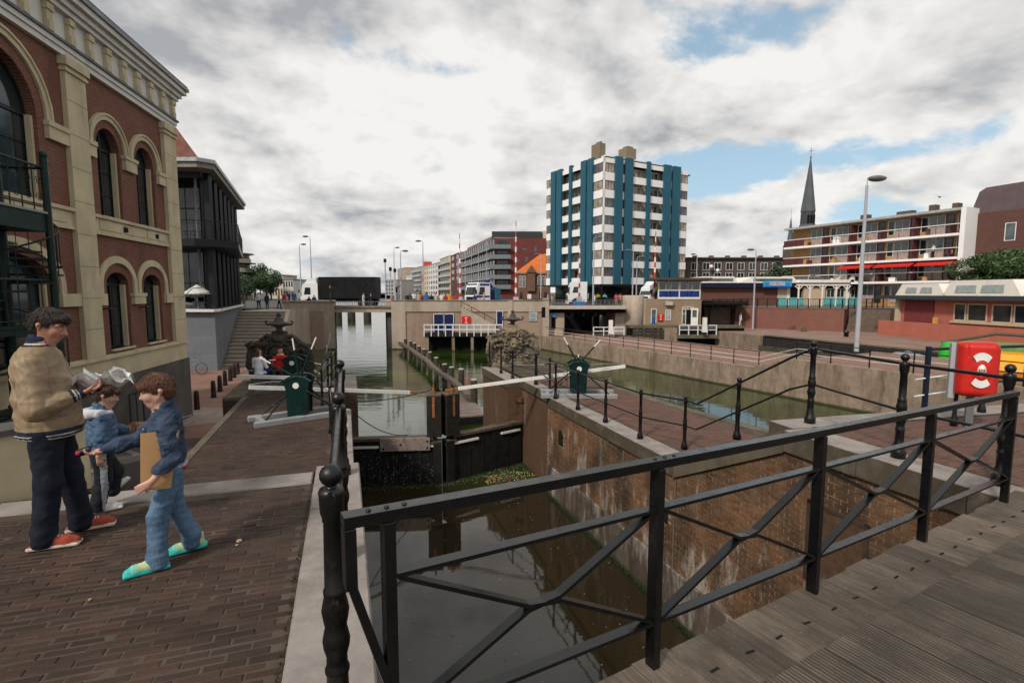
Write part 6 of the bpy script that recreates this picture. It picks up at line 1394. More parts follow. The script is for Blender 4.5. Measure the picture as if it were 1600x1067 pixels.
# low flats behind the snack bar, red and grey
lf = thing('terrace_flats', (X(1072, 105), 105, .1), 0, 'low dark brick flats with small chimneys between the tower block and the church', 'building'); O = lf.location
MB().box(0, X(1236, 105)-O.x, 0, 8, 0, Z(405, 105)).build('wall', simple('flats_brick', (.095, .07, .06), .9, var=.2), lf); MB().box(-.3, X(1236, 105)-O.x, -.5, 8, Z(405, 105), Z(403, 105)).build('roof', M_asph, lf)
for k in range(9): window(lf, .8+k*2.35, Z(422, 105)-.1, 1.4, 1.5, -.05, M_wt, M_glass, 1); window(lf, .8+k*2.35, Z(436, 105)-.1, 1.4, 1.3, -.05, M_wt, M_glass, 1)
for k in range(6): MB().box(2+k*3.4, 2.7+k*3.4, 2, 3, Z(403, 105), Z(399, 105)).build('chimney', M_chb, lf)
for u_, v_ in ((1107, 418), (1117, 424)): q = MB(); q.lathe([(0, 0), (.32, .08), (.40, .2)], (0, 0, 0), 12); o = q.build('satellite_dish', M_wt, lf); o.location = (X(u_, 105)-O.x, -.8, Z(v_, 105)); o.rotation_euler = (R(70), 0, 0)
# ================================================================ trees
def leafmat(name, c):
    t = NT(name); r = t.rand(); t.v(t.p.inputs['Base Color'], t.mix(r, c4(c, .55), c4(c, 1.7))); t.p.inputs['Roughness'].default_value = .6
    t.p.inputs['Subsurface Weight'].default_value = 0; return t.m
M_leaf = leafmat('broad_leaves', (.040, .072, .018)); M_leaf2 = leafmat('dark_leaves', (.030, .055, .020)); M_bark = simple('bark', (.07, .055, .042), .9, var=.3, bump=.6)
def tree(p, h, r, label, n=2200, mat=None, ls_=.22, kind='tree', zc=.62, fz=.8):
    q = random.Random(int(p[0]*7+p[1])); t_ = thing(kind, p, 0, label, 'tree'); b = MB(); b.tube([(0, 0, -.2), (.05, 0, h*.35), (0, .05, h*.6)], [r*.09, r*.065, r*.04], 8); b.build('trunk', M_bark, t_)
    for k in range(5): a = k*1.26+q.random(); b = MB(); b.tube([(0, 0, h*.35), (math.cos(a)*r*.4, math.sin(a)*r*.4, h*.58), (math.cos(a)*r*.7, math.sin(a)*r*.7, h*.75)], [r*.04, r*.03, r*.012], 5); b.build('limb', M_bark, t_)
    cl = [(q.uniform(-.75, .75)*r, q.uniform(-.75, .75)*r, h*zc+q.uniform(-.6, .75)*r*fz, q.uniform(.28, .5)*r) for _ in range(26)]; b = MB()
    for i in range(n):
        cx, cy, cz_, cr_ = q.choice(cl); u1, th = q.uniform(-1, 1), q.uniform(0, 6.283); rr = cr_*q.uniform(.6, 1.0)+abs(q.gauss(0, .12)); s_ = math.sqrt(1-u1*u1)
        c = Vector((cx+rr*s_*math.cos(th), cy+rr*s_*math.sin(th), cz_+rr*u1*fz)); s1 = ls_*q.uniform(.6, 1.3)
        a = Vector((q.gauss(0, 1), q.gauss(0, 1), q.gauss(0, .6))).normalized(); d = a.cross(Vector((q.gauss(0, 1), q.gauss(0, 1), q.gauss(0, 1)))).normalized()
        b.add([c-a*s1, c+d*s1*.5, c+a*s1, c-d*s1*.5], [(0, 1, 2, 3)])
    b.build('crown', mat or M_leaf, t_, kind='stuff'); return t_
tree(Vector((48.0, 49.8, .1)), 5.4, 4.5, fz=.5, label='dense broadleaf tree behind the orange kiosk roof at the right edge', n=42000, ls_=.13)
tree(Vector((54.6, 50.0, .1)), 5.0, 3.8, 'rounded green tree cut by the right edge of the picture', 16000, ls_=.13)
for u_, Y, h, r, lab in ((1193, 92, 5.2, 2.2, 'small green tree above the snack bar roof left of the church'), (1224, 96, 7.4, 3.4, 'dark tree at the foot of the small church turret')): tree(Vector((X(u_, Y), Y, .1)), h, r, lab, 3500, M_leaf2, .22)
for k, (u_, Y, h, r, lab) in enumerate(((399, 130, 8.0, 2.8, 'pointed green tree beside the round flats at the left'), (407, 128, 9.4, 2.2, 'tall narrow green tree left of the white flats'), (417, 122, 7.2, 3.2, 'yellowish bushy tree in front of the white flats'), (424, 125, 5.6, 2.6, 'low bushy tree right of the yellowish one'), (385, 118, 6.0, 3.0, 'green tree partly hidden by the black glass building'))):
    tree(Vector((X(u_, Y), Y, .1)), h, r, lab, 3200, M_leaf if k == 2 else M_leaf2, .22, fz=1.4 if k == 1 else .9)
# ================================================================ lamp posts
M_galv = simple('galvanised', (.36, .37, .40), .5, var=.08, scale=2)
def lamp(u, vt, vb, z, label, arm=-1, r=.09, grp='street lamps', two=0):
    p = at(u, vb, z) if isinstance(z, (int, float)) and vb > 470 else None
    if p is None: p = Vector(z)
    H = CAMZ+(457-vt)*p.y/800-p.z; t_ = thing('street_lamp', p, 0, label, 'street lamp', grp)
    MB().tube([(0, 0, 0), (0, 0, H*.5), (0, 0, H*.96)], [r*1.2, r, r*.6], 8).build('pole', M_galv, t_)
    for s_ in ((arm, -arm) if two else (arm,)):
        MB().tube([(0, 0, H*.955), (0, 0, H*.985), (s_*.12, 0, H), (s_*.45, 0, H)], .035, 6).build('arm', M_galv, t_); b = MB(); k_ = 1.8 if r > .12 else 1.2; b.sphere((s_*.62, 0, H-.02), (.34*k_, .2*k_, .11*k_), 12, 6); b.build('lamp_head', simple('lamp_hood', (.12, .12, .12), .4), t_)
    return t_
lamp(1338, 284, 549, -2.0, 'tall grey street lamp on the long pier in front of the flats', 1, .13)
lamp(1176, 391, 514, ZP, 'slim pale street lamp on the promenade before the red retaining wall', -1, .09)
lamp(926, 373, 518, -2.8, 'grey street lamp at the far end of the pier in front of the tower block', 1, .10)
for (u_, vt, Y, lab, arm) in ((471, 383, 75, 'street lamp left of the white truck cab', 1), (488, 371, 70, 'taller street lamp rising behind the white truck cab', -1), (617, 388, 90, 'curved street lamp at the left end of the far houses', 1), (662, 378, 72, 'street lamp on the middle pier left of the crane truck', -1), (627, 393, 64, 'post with floodlights beside the person with raised arms', 1), (988, 392, 66, 'grey street lamp just left of the control house', -1), (994, 402, 68, 'second thin lamp pole beside the control house', 1), (1087, 398, 80, 'curved street lamp right of the tower block', -1), (845, 398, 75, 'slim street lamp before the orange roofed school', -1), (1261, 430, 74, 'short lamp standing by the pergola', 1)):
    lamp(u_, vt, 460, (X(u_, Y), Y, .1), lab, arm, .08)
# traffic lights on poles
def signal(u, vt, Y, label):
    p = Vector((X(u, Y), Y, .1)); t_ = thing('traffic_light', p, 0, label, 'traffic light', 'traffic lights at the left bridge span'); H = CAMZ+(457-vt)*Y/800-.1
    MB().tube([(0, 0, 0), (0, 0, H)], .07, 6).build('pole', M_galv, t_); b = MB(); b.box(-.16, .16, -.1, .1, H-.3, H+.15, .05); b.build('signal_head', M_blk, t_)
signal(603, 407, 64, 'tall traffic light pole left of the pair of dark signal heads'); signal(611, 420, 62, 'left one of the pair of dark round signal heads'); signal(618, 422, 63, 'right one of the pair of dark round signal heads')
# barrier booms standing upright
M_rw = NT('red_white_boom'); co = M_rw.coord(); sp = M_rw.n('ShaderNodeSeparateXYZ'); M_rw.l(co, sp.inputs[0]); M_rw.v(M_rw.p.inputs['Base Color'], M_rw.mix(M_rw.math('GREATER_THAN', M_rw.math('FRACT', M_rw.math('MULTIPLY', sp.outputs[2], .85)), .5), (.50, .03, .02), (.70, .68, .66)))
for u_, v0, v1, Y, lab in ((719, 366, 466, 62, 'raised red and white barrier boom left of the crane truck'), (806, 343, 465, 60, 'tall raised red and white barrier boom with a blue base'), (905, 376, 441, 62, 'raised red and white barrier boom before the left side of the tower'), (1022, 360, 438, 60, 'raised red and white barrier boom above the control house roof')):
    p = Vector((X(u_, Y), Y, .1)); t_ = thing('barrier_boom', p, 0, lab, 'barrier', 'raised bridge barriers'); H = CAMZ+(457-v0)*Y/800-.1
    MB().tube([(0, 0, .9), (0, 0, H*.7), (0, 0, H)], [.13, .09, .035], 8).build('boom', M_rw.m, t_); MB().box(-.75, .75, -.5, .5, 0, .75, .12).build('base', simple('barrier_blue', (.02, .13, .36), .5), t_); MB().box(-.3, .3, -.3, .3, .75, 1.3).build('motor_box', M_galv, t_)
# ================================================================ life ring cabinet and boats at the right
M_redw = simple('weathered_red_plastic', (.50, .02, .014), .42, var=.12, scale=6, bump=.1, stain=((.30, .03, .02), 4, .52, .5))
lr = thing('life_ring_cabinet', at(1521, 655, 0)+Vector((0, .0, .0)), R(-30), 'big red life ring cabinet on a post on the platform at the right', 'life ring')
lr.location = aty(1521, 617, 7.05); lr.location.z = 0; s_ = SDF((-.42, -.24, .38), (.42, .26, 1.32), .012); s_.boxd((.02, 0, .86), (.26, .12, .38), .09, .02); s_.boxd((-.17, .06, .86), (.08, .13, .37), .05, .01)
s_.ell((.04, -.17, .86), (.20, .07, .30), .015, 's'); s_.ell((.04, -.105, .86), (.12, .045, .18), .02); s_.ell((.04, -.17, .86), (.07, .04, .09), .01, 's'); s_.wave(lambda X_, Y_, Z_: np.maximum(0, .012-np.abs(X_+.13))*1.2*(Z_ > 1.03))
link('case', s_.mesh('case', M_redw), lr); lr.scale = (.84, 1, 1); MB().box(-.31, -.22, .08, .2, .42, 1.2).build('back_board', M_galv, lr)
def arcmark(c, r0, r1, a0, a1, sy=1.35, y=-.142):
    q = MB(); n = 8
    for i in range(n):
        A, B = a0+(a1-a0)*i/n, a0+(a1-a0)*(i+1)/n; q.add([(c[0]+r*math.cos(t_), y, c[1]+r*sy*math.sin(t_)) for r, t_ in ((r0, A), (r1, A), (r1, B), (r0, B))]+[(c[0]+r*math.cos(t_), y+.07, c[1]+r*sy*math.sin(t_)) for r, t_ in ((r0, A), (r1, A), (r1, B), (r0, B))], [(0, 1, 2, 3), (1, 5, 6, 2), (0, 4, 5, 1), (3, 2, 6, 7)])
    q.build('white_mark', M_white, lr)
arcmark((.04, .86), .105, .18, R(50), R(130)); arcmark((.04, .86), .105, .18, R(230), R(310)); q = MB(); q.lathe([(.055, 0), (.055, .01), (0, .012)], (0, 0, 0), 16); o = q.build('badge', M_white, lr); o.location = (.04, -.135, .86); o.rotation_euler = (R(90), 0, 0); o.scale = (1, 1.5, 1)
text('SOS', .05, (.04, -.15, .845), (R(90), 0, 0), simple('print_red', (.5, .04, .03), .5), lr); MB().box(-.05, .05, .10, .18, 0, 1.0).build('post', simple('grey_post', (.12, .13, .13), .6), lr)
M_yel = simple('boat_yellow', (.75, .33, .015), .4, var=.06); M_grn = simple('boat_green', (.03, .36, .035), .45, var=.1)
yb = thing('tour_boat', Vector((31.0, 31.2, WZ)), R(-42), 'yellow boat with green topped canopy moored beyond the platform at the right edge', 'boat')
hull = [(-4.5, 0), (-3.8, -1.1), (4.2, -1.1), (5.4, 0), (4.2, 1.1), (-3.8, 1.1)]; MB().prism(hull, -.3, .9).build('hull', M_yel, yb); MB().prism([(x*1.02, y*1.06) for x, y in hull], .9, 1.02).build('gunwale', M_blk, yb)
for x in (-3.0, -1.2, .6, 2.4): 
    for y in (-.95, .95): MB().box(x, x+.12, y-.06, y+.06, 1.0, 2.0).build('canopy_post', M_yel, yb)
MB().box(-3.3, 2.9, -1.12, 1.12, 1.72, 1.98).build('canopy_frame', M_yel, yb); MB().extr([(-3.4, 0), (3.0, 0), (2.7, .28), (-3.1, .28)], -1.1, 1.1).build('canopy_top', simple('canopy_green', (.14, .26, .07), .6), yb).location = (0, 0, 1.985)
MB().tube([(-3.6, 0, 2.15), (-1, 0, 2.7), (2.6, 0, 2.6)], .07, 6).build('covered_mast', M_grey if 0 else simple('mast_brown', (.08, .065, .05), .7), yb)
yb.scale = (1, 1, 1.35)
y2 = thing('covered_boat', Vector((23.6, 22.6, -2.0)), R(-50), 'boat under a bright yellow ribbed tarpaulin at the right edge behind the railing', 'boat')
b = MB(); vs = []; nn = 14
for i in range(nn+1):
    x = -3+6*i/nn
    for j in range(9): th = math.pi*j/8; k = 1+.02*(i % 2); vs.append((x, -1.1*math.cos(th)*k, .55+.95*math.sin(th)*k))
fs = [(i*9+j, (i+1)*9+j, (i+1)*9+j+1, i*9+j+1) for i in range(nn) for j in range(8)]; b.add(vs, fs, True); b.build('tarpaulin', M_yel, y2); MB().prism([(-3.1, -1.0), (3.1, -1.0), (3.5, 0), (3.1, 1.0), (-3.1, 1.0)], 0, .56).build('hull', simple('boat_orange', (.55, .19, .012), .5), y2)
y2.scale = (.8, .8, .72)
gp_ = thing('pedal_boat', Vector((26.9, 31.6, WZ)), R(20), 'bright green pedal boat with a round paddle cover beside the red cabinet', 'boat')
MB().box(-1.1, 1.1, -.8, .8, 0, 1.0, .2).build('hull', M_grn, gp_); MB().lathe([(.0, -.35), (.62, -.35), (.66, 0), (.62, .35), (0, .35)], (0, 0, 0), 18).build('wheel_cover', M_grn, gp_).matrix_basis = Matrix.Translation((.4, 0, 1.6)) @ Matrix.Rotation(R(90), 4, 'X'); MB().box(-.8, .0, -.5, .5, 1.0, 1.5, .15).build('seat', M_grn, gp_)
gp_.scale = (.8, .8, 1.42)
gt = thing('covered_boat', Vector((25.3, 32.2, WZ)), R(-62), 'small boat under a grey blue tarpaulin left of the green pedal boat', 'boat'); MB().extr([(-1.4, .2), (1.4, .2), (1.2, 1.6), (-.6, 1.9)], -.9, .9).build('tarpaulin', simple('grey_tarp', (.24, .25, .29), .6), gt); MB().box(-1.6, 1.7, -1, 1, -.4, .2).build('hull', M_blk, gt); gt.scale = (1, 1, 1.28)
# small plants at the foot of the retaining wall, bollards on the promenade
for k, (u_, v_) in enumerate(((1214, 513), (1243, 515), (1256, 518))):
    p = at(u_, v_, ZP); b = MB(); q = random.Random(k)
    for i in range(160): c = Vector((q.gauss(0, .28+.1*(k == 1)), q.gauss(0, .15), abs(q.gauss(.15, .18)))); a = Vector((q.gauss(0, 1), q.gauss(0, 1), q.gauss(0, 1))).normalized()*.08; b.add([c-a, c+a.cross(Vector((0, 0, 1))), c+a], [(0, 1, 2)])
    o = b.build('weed_clump', M_leaf); o.location = p; o['label'] = ('small weed tuft at the left foot of the red retaining wall', 'biggest weed clump at the foot of the red retaining wall', 'low weed tuft right of the biggest clump')[k]; o['category'] = 'plant'
for k, (u_, v_) in enumerate(((1141, 515), (1322, 526))): o = MB().lathe([(.2, 0), (.2, .35), (.26, .4), (.26, .48), (0, .5)], n=10).build('mooring_bollard', M_cast, None, label='short black mooring bollard on the %s of the promenade quay' % ('left end', 'middle')[k], cat='bollard'); o.location = at(u_, v_, ZP)
# gull
gu = MB(); gu.sphere((0, 0, 0), (.22, .08, .07), 8, 6); gu.add([(-.05, 0, .03), (.08, 0, .03), (.06, -.35, .16), (-.03, -.35, .15), (-.10, -.62, .05)], [(0, 1, 2, 3), (3, 2, 4)]); gu.add([(-.05, 0, .03), (.08, 0, .03), (.06, .35, .16), (-.03, .35, .15), (-.10, .62, .05)], [(3, 2, 1, 0), (4, 2, 3)]); gu.add([(-.2, -.02, 0), (-.34, -.07, .02), (-.34, .07, .02), (-.2, .02, 0)], [(0, 1, 2, 3)])
o = gu.build('bird', simple('bird_grey', (.14, .13, .12), .7), None, label='small grey bird flying in front of the clouds above the flats', cat='bird'); o.location = aty(1468, 308, 45); o.rotation_euler = (R(15), R(-10), R(70))
# ================================================================ far houses along the canal
def PW(u, Y): return Vector((X(u, Y), Y, .1))
WIN = MB().box(0, 1, 0, .12, 0, 1).mesh('window', M_glass); WINP = MB().box(0, 1, 0, .12, 0, 1).mesh('window', glassmat('grey_pane', (.10, .11, .12), .2)); WSURR = {}
def block(nm, pa, pb, zt, m, label, floors=6, cols=6, dep=12, balc=None, kind='building', wm=None, ww=.5, extra=None, wh=.55):
    """a house whose canal face runs from pa (far) to pb (near)"""
    d = pb-pa; ln = Vector((d.x, d.y, 0)).length; a = math.atan2(d.y, d.x); t_ = thing(nm, pa, a, label, kind); h = zt-.1
    MB().box(0, ln, 0, dep, 0, h).build('wall', m, t_); MB().box(-.15, ln+.15, -.2, dep, h, h+.3).build('roof', simple('flat_roof_edge', (.24, .23, .22), .8), t_)
    fh = h/floors; cw = ln/cols
    for f in range(floors):
        for c in range(cols):
            o = link('window', (wm or WIN), t_, Vector((cw*(c+(1-ww)/2), -.06, fh*(f+.3)))); o.scale = (cw*ww, 1, fh*wh)
        if balc and f: MB().box(0 if balc != 2 else .2, ln, -1.5, -.06, fh*f-.12, fh*f+.08).build('balcony_slab', simple('balcony_concrete', (.42, .42, .41), .8), t_); MB().box(0, ln, -1.5, -1.45, fh*f+.1, fh*f+1.1).build('balcony_front', simple('balcony_steel', (.17, .19, .20), .6) if balc == 1 else simple('balcony_pale', (.40, .41, .40), .7), t_)
    return t_
M_rdk = simple('dark_red_cladding', (.135, .038, .035), .85, var=.15, scale=.5); M_crm = simple('cream_render', (.55, .47, .35), .8, var=.08, scale=.3); M_gry = simple('grey_render', (.33, .33, .33), .8, var=.1, scale=.3); M_tanr = simple('tan_render', (.40, .29, .21), .8, var=.1, scale=.3); M_wrn = simple('white_render', (.62, .60, .57), .8, var=.06, scale=.3)
ch_ = [(622, 420), (635, 390), (645, 360), (660, 325), (670, 305), (688, 272), (705, 242), (720, 217)]
spec = [(20.5, M_tanr, 'tall tan far house at the left end of the canal row', 7, 3, None), (14.8, M_wrn, 'narrow white far house right of the tan one', 5, 3, None), (18.2, M_gry, 'grey glazed far house with pale balconies in the canal row', 6, 5, 2), (17.8, M_crm, 'cream and red far house with a red roof box in the canal row', 6, 3, None),
        (17.6, M_wrn, 'white far house with dark red edge in the canal row', 6, 5, None), (19.0, M_crm, 'cream far house with long balconies left of the dark red one', 6, 6, 2), (18.6, M_rdk, 'plain dark red far house beside the left barrier boom', 6, 2, None)]
for k in range(7):
    zt, m, lab, fl_, co_, ba = spec[k]; t_ = block('canal_house', PW(*ch_[k]), PW(*ch_[k+1]), zt, m, lab, fl_, co_, balc=ba)
    if k == 3: MB().box(1, 7, .3, 5, zt-.1, zt+3).build('roof_box', simple('signal_red', (.60, .06, .035), .6), t_); MB().box(-.2, 2.5, -.25, .0, zt-9, zt-5).build('red_panel', simple('signal_red', (.60, .06, .035), .6), t_)
    if k in (4, 5): MB().box(PW(*ch_[k+1]).__sub__(PW(*ch_[k])).length-3.5, PW(*ch_[k+1]).__sub__(PW(*ch_[k])).length, -.3, 0, 0, zt).build('edge_wall', M_rdk if k == 4 else M_crm, t_)
pa, pb = PW(720, 217), PW(774, 154); t_ = block('red_apartment_block', pa, pb, 17.9, M_rdk, 'big dark red apartment block with grey corner balconies and dark penthouse', 6, 16, 15, balc=1, wh=.7, ww=.6)
inv = (Matrix.Translation(t_.location) @ Matrix.Rotation(t_.rotation_euler[2], 4, 'Z')).inverted(); ln = (pb-pa).length
def lz(p): return inv @ p
Pn = [lz(Vector((x, y, .1))) for x, y in ((pb.x, pb.y), (pb.x+16.5, pb.y+.3), (pb.x+16.5, pb.y+24), (pb.x-4, pb.y+24))]
MB().prism([(p.x, p.y) for p in Pn], 0, 17.8).build('wing', M_rdk, t_)
ax = (Pn[1]-Pn[0]).normalized(); aa = math.atan2(ax.y, ax.x)
for f in range(1, 6):
    q = MB(); q.M = Matrix.Translation(Pn[0]) @ Matrix.Rotation(aa, 4, 'Z'); q.box(-1.6, 4.6, -1.5, -.02, f*2.95-.12, f*2.95+.08); q.box(-1.6, 4.6, -1.5, -1.45, f*2.95+.1, f*2.95+1.1); q.build('corner_balcony', simple('balcony_steel', (.17, .19, .20), .6), t_)
    q = MB(); q.M = Matrix.Translation(Pn[0]) @ Matrix.Rotation(aa, 4, 'Z'); q.box(.5, 3.8, -.06, .05, f*2.95+.3, f*2.95+2.4); q.build('window', M_glass, t_)
for x, z, w, h in ((5.6, 14, 1.0, 1.5), (8.2, 14.4, 1.6, .6), (11.6, 13.8, .8, 1.6), (9.0, 10.6, .8, 1.7), (5.8, 11, 1.2, .5), (5.6, 7.9, .9, 1.0)): q = MB(); q.M = Matrix.Translation(Pn[0]) @ Matrix.Rotation(aa, 4, 'Z'); q.box(x, x+w, -.06, .05, z, z+h); q.build('window', glassmat('grey_pane', (.10, .11, .12), .2) if 0 else M_glass2, t_)
q = MB(); q.M = Matrix.Translation(Pn[0]) @ Matrix.Rotation(aa, 4, 'Z'); q.box(-1, 14, 1.5, 12, 17.8, 20.0); q.build('penthouse', simple('penthouse_dark', (.035, .04, .045), .6), t_)
q = MB(); q.M = Matrix.Translation(Pn[0]) @ Matrix.Rotation(aa, 4, 'Z'); q.box(14.2, 17, 2, 10, 17.8, 20.2); q.build('lift_house', M_crm, t_)
for k in range(5): MB().tube([(8+k*13, -1.5, 0), (8+k*13, -1.5, 17.5)], .12, 5).build('steel_column', M_galv, t_)
MB().box(0, ln-12, 3, 10, 17.9, 20.3).build('attic', simple('attic_brown', (.19, .12, .10), .8), t_)
bf = block('distant_flats', PW(603, 330), PW(620, 318), 9.5, M_gry, 'small pale grey distant flats behind the traffic lights', 4, 4)
# school with orange roof
YO = 112; so = thing('school_house', (X(806, YO), YO, .1), 0, 'old brick house with bright orange tiled roof left of the tower block', 'building'); O = so.location
M_or = simple('orange_tiles', (.50, .13, .03), .8, var=.15, scale=1, bump=.5, bscale=12); M_ob = brickmat('old_brown_brick', (.19, .095, .06), (.15, .08, .055), (.18, .14, .11), .4, .12, .012)
wallbox(so, 'wall', 806, 860, 427, 470, YO, YO+8, M_ob); wallbox(so, 'cornice', 805, 861, 425.5, 427.5, YO-.3, YO+.2, M_crm); wallbox(so, 'gable', 824, 836, 422, 455, YO-.6, YO, M_ob)
def V3(u, v, Y): p = aty(u, v, Y); return p-O
b = MB(); b.add([V3(805, 426, YO-.4), V3(861, 426, YO-.4), V3(861, 395, YO+6), V3(843, 398, YO+6), V3(861, 426, YO+14), V3(805, 426, YO+14)], [(0, 1, 2, 3), (0, 3, 5), (3, 2, 4, 5)]); b.build('roof', M_or, so)
b = MB(); b.extr([(X(822, YO)-O.x, Z(426, YO)-.1), (X(838, YO)-O.x, Z(426, YO)-.1), (X(830, YO)-O.x, Z(414, YO)-.1)], -.8, 3); b.build('dormer_gable', M_ob, so)
for u_ in (811, 816.5, 840, 846, 852): window(so, X(u_, YO)-O.x, Z(449, YO)-.1, .62, 2.5, -.08, M_wt, M_glass, 1, 1)
for u_ in (812, 842, 850): window(so, X(u_, YO)-O.x, Z(466, YO)-.1, .6, 1.4, -.08, M_brown, M_glass, 0)
# left bank far houses
rt = thing('round_flats', (X(370, 125)-3, 128, .1), 0, 'round cornered beige and brick flats with balconies right of the black glass building', 'building'); O = rt.location
for f in range(5): MB().lathe([(4.9, 1.4*f*1.6), (4.9, 1.4*f*1.6+1.1)], (0, 0, 0), 18).build('storey', M_crm if f % 2 else M_tanr, rt); MB().lathe([(4.6, 1.4*f*1.6+1.1), (4.6, 1.4*f*1.6+2.24)], (0, 0, 0), 18).build('window_band', M_glass2, rt); MB().lathe([(6.0, 2.24*f+.0), (6.0, 2.24*f+.15)], (0, 0, 0), 18).build('balcony_slab', M_gry, rt)
MB().lathe([(5.6, 11.2), (5.6, 11.4), (0, 11.5)], (0, 0, 0), 18).build('roof', M_gry, rt)
for u0, u1, Y, zt, m, lab, fl_, co_ in ((421, 443, 150, 6.8, M_crm, 'cream low flats behind the trees at the left of the truck', 2, 5), (443, 459, 140, 5.3, M_wrn, 'white flats with dark balcony openings left of the white truck cab', 2, 4), (459, 478, 160, 3.6, M_gry, 'low grey building directly left of the white truck cab', 1, 4)):
    block('left_bank_flats', PW(u0, Y), PW(u1, Y), zt, m, lab, fl_, co_, dep=10)
# ================================================================ lorries
M_tyre = simple('tyre', (.012, .012, .012), .85, bump=.3); M_cabw = simple('lorry_white', (.70, .71, .72), .35, var=.05, bump=.02); M_grlb = simple('lorry_blue', (.015, .05, .22), .35)
def wheel(parent, x, y, r=.5):
    w = link('wheel', MB().lathe([(r*.55, -.15), (r*.95, -.15), (r, -.1), (r, .1), (r*.95, .15), (r*.55, .15)], (0, 0, 0), 16).mesh('wheel', M_tyre), parent); w.matrix_basis = Matrix.Translation((x, y, r)) @ Matrix.Rotation(R(90), 4, 'X')
    rm = link('rim', MB().lathe([(0, -.10), (r*.55, -.12), (r*.56, .12), (0, .10)], (0, 0, 0), 12).mesh('rim', M_galv), w)
def cab(t_, stripe=None, H=3.0, L_=2.2, air=1):
    prof = [(0, .55), (L_+.02, .55), (L_+.06, 1.35), (L_-.02, 1.45), (L_-.30, H-.2), (L_-.55, H), (0, H)]
    MB().extr(prof, -1.2, 1.2).build('cab', M_cabw, t_)
    w = MB(); w.add([(L_-.005, -1.08, 1.52), (L_-.005, 1.08, 1.52), (L_-.275, 1.0, H-.35), (L_-.275, -1.0, H-.35)], [(0, 1, 2, 3)]); w.build('windscreen', M_glass, t_)
    for s_ in (-1, 1):
        w = MB(); y = s_*1.212; w.add([(L_-.45, y, 1.55), (L_-1.3, y, 1.55), (L_-1.3, y, H-.55), (L_-.62, y, H-.55)], [(0, 1, 2, 3)]); w.build('side_window', M_glass, t_); MB().cbox((L_+.08, s_*1.38, 1.9), (.12, .2, .55)).build('mirror', M_blk, t_); MB().cbox((L_+.06, s_*.9, .72), (.06, .32, .18)).build('headlight', M_glass2, t_)
    MB().box(L_+.03, L_+.075, -.75, .75, .85, 1.32).build('grille', M_blk, t_); MB().box(L_-.05, L_+.12, -1.22, 1.22, .35, .62, .03).build('bumper', M_cabw, t_)
    if air: MB().extr([(.2, 0), (L_-.5, 0), (L_-.9, .55), (.2, .7)], -1.0, 1.0).build('air_deflector', M_cabw, t_).location = (0, 0, H)
    if stripe: 
        for s_ in (-1, 1): MB().box(.1, L_-.1, s_*1.21-.005, s_*1.21+.005, 1.22, 1.45).build('blue_stripe', stripe, t_); MB().box(.1, L_-.6, s_*1.21-.005, s_*1.21+.005, H-.38, H-.12).build('blue_stripe', stripe, t_)
        MB().box(L_-.29, L_-.27, -1.1, 1.1, H-.3, H-.12).build('blue_visor', stripe, t_)
t1 = thing('lorry', (X(500, 66), 66.5, .1), R(180), 'white cabbed articulated lorry pulling a long black container, seen from its side', 'lorry'); cab(t1)
cl_ = X(596, 62)-X(500, 62); MB().box(-cl_, -.15, -1.25, 1.25, 1.05, 3.78, .02).build('container', simple('container_black', (.010, .011, .013), .45, var=.2, scale=.7), t1); MB().box(-cl_, .3, -.5, .5, .7, 1.04).build('chassis', M_blk, t1)
for k in range(20): MB().box(-.35-k*(cl_-.5)/20, -.25-k*(cl_-.5)/20, 1.25, 1.275, 1.1, 3.7).build('container_rib', simple('container_black', (0, 0, 0)), t1)
for x in (1.4, -.6, -cl_+.8, -cl_+1.9): wheel(t1, x, 1.05); wheel(t1, x, -1.05)
t2 = thing('crane_lorry', (X(757, 63), 63, .1), R(180+38), 'white and blue lorry with a folded purple loading crane behind its cab', 'lorry'); cab(t2, M_grlb, 3.0, 2.1, 0)
M_pur = simple('crane_purple', (.045, .03, .13), .5, var=.3); b = MB(); b.beam((-.5, 0, 1.0), (-.4, 0, 3.3), .4, .4); b.build('crane_mast', M_pur, t2); MB().beam((-.4, 0, 3.3), (-2.2, 0, 1.5), .35, .35).build('crane_arm', M_pur, t2); MB().beam((-.8, .25, 3.1), (-2.3, .25, 1.2), .16, .2).build('crane_ram', M_galv, t2); MB().beam((-.7, .5, .9), (-1.2, .5, 2.4), .5, .5).build('crane_case', M_pur, t2); MB().box(-5.5, .1, -.9, .9, .8, 1.0).build('flatbed', M_blk, t2); MB().box(-1.6, -.9, -1.15, 1.15, 1.0, 2.3).build('load', simple('load_blue', (.02, .10, .16), .6), t2)
for x in (1.3, -2.6, -4.0): wheel(t2, x, 1.0); wheel(t2, x, -1.0)
t3 = thing('tractor_unit', (X(915, 66), 66, .1), R(180), 'white tractor unit without trailer on the right bridge span before the tower', 'lorry'); cab(t3, None, 2.75, 2.1, 0); MB().box(-3.2, .1, -.5, .5, .7, .95).build('chassis', M_blk, t3); MB().box(-2.3, -1.4, -.6, .6, .95, 1.1).build('fifth_wheel', M_blk, t3); MB().box(-.2, 0, -1.0, 1.0, .9, 1.5).build('side_box', M_galv, t3)
t3.scale = (1.12, 1, 1.15)
for x in (1.25, -2.4): wheel(t3, x, 1.05); wheel(t3, x, -1.05)
t4 = thing('van', (X(1029, 64), 64.5, .1), R(180+20), 'white lorry cab with raised roof half hidden left of the control house cabin', 'lorry'); cab(t4, None, 2.6, 1.9, 1); wheel(t4, 1.0, 1.0); wheel(t4, 1.0, -1.0)
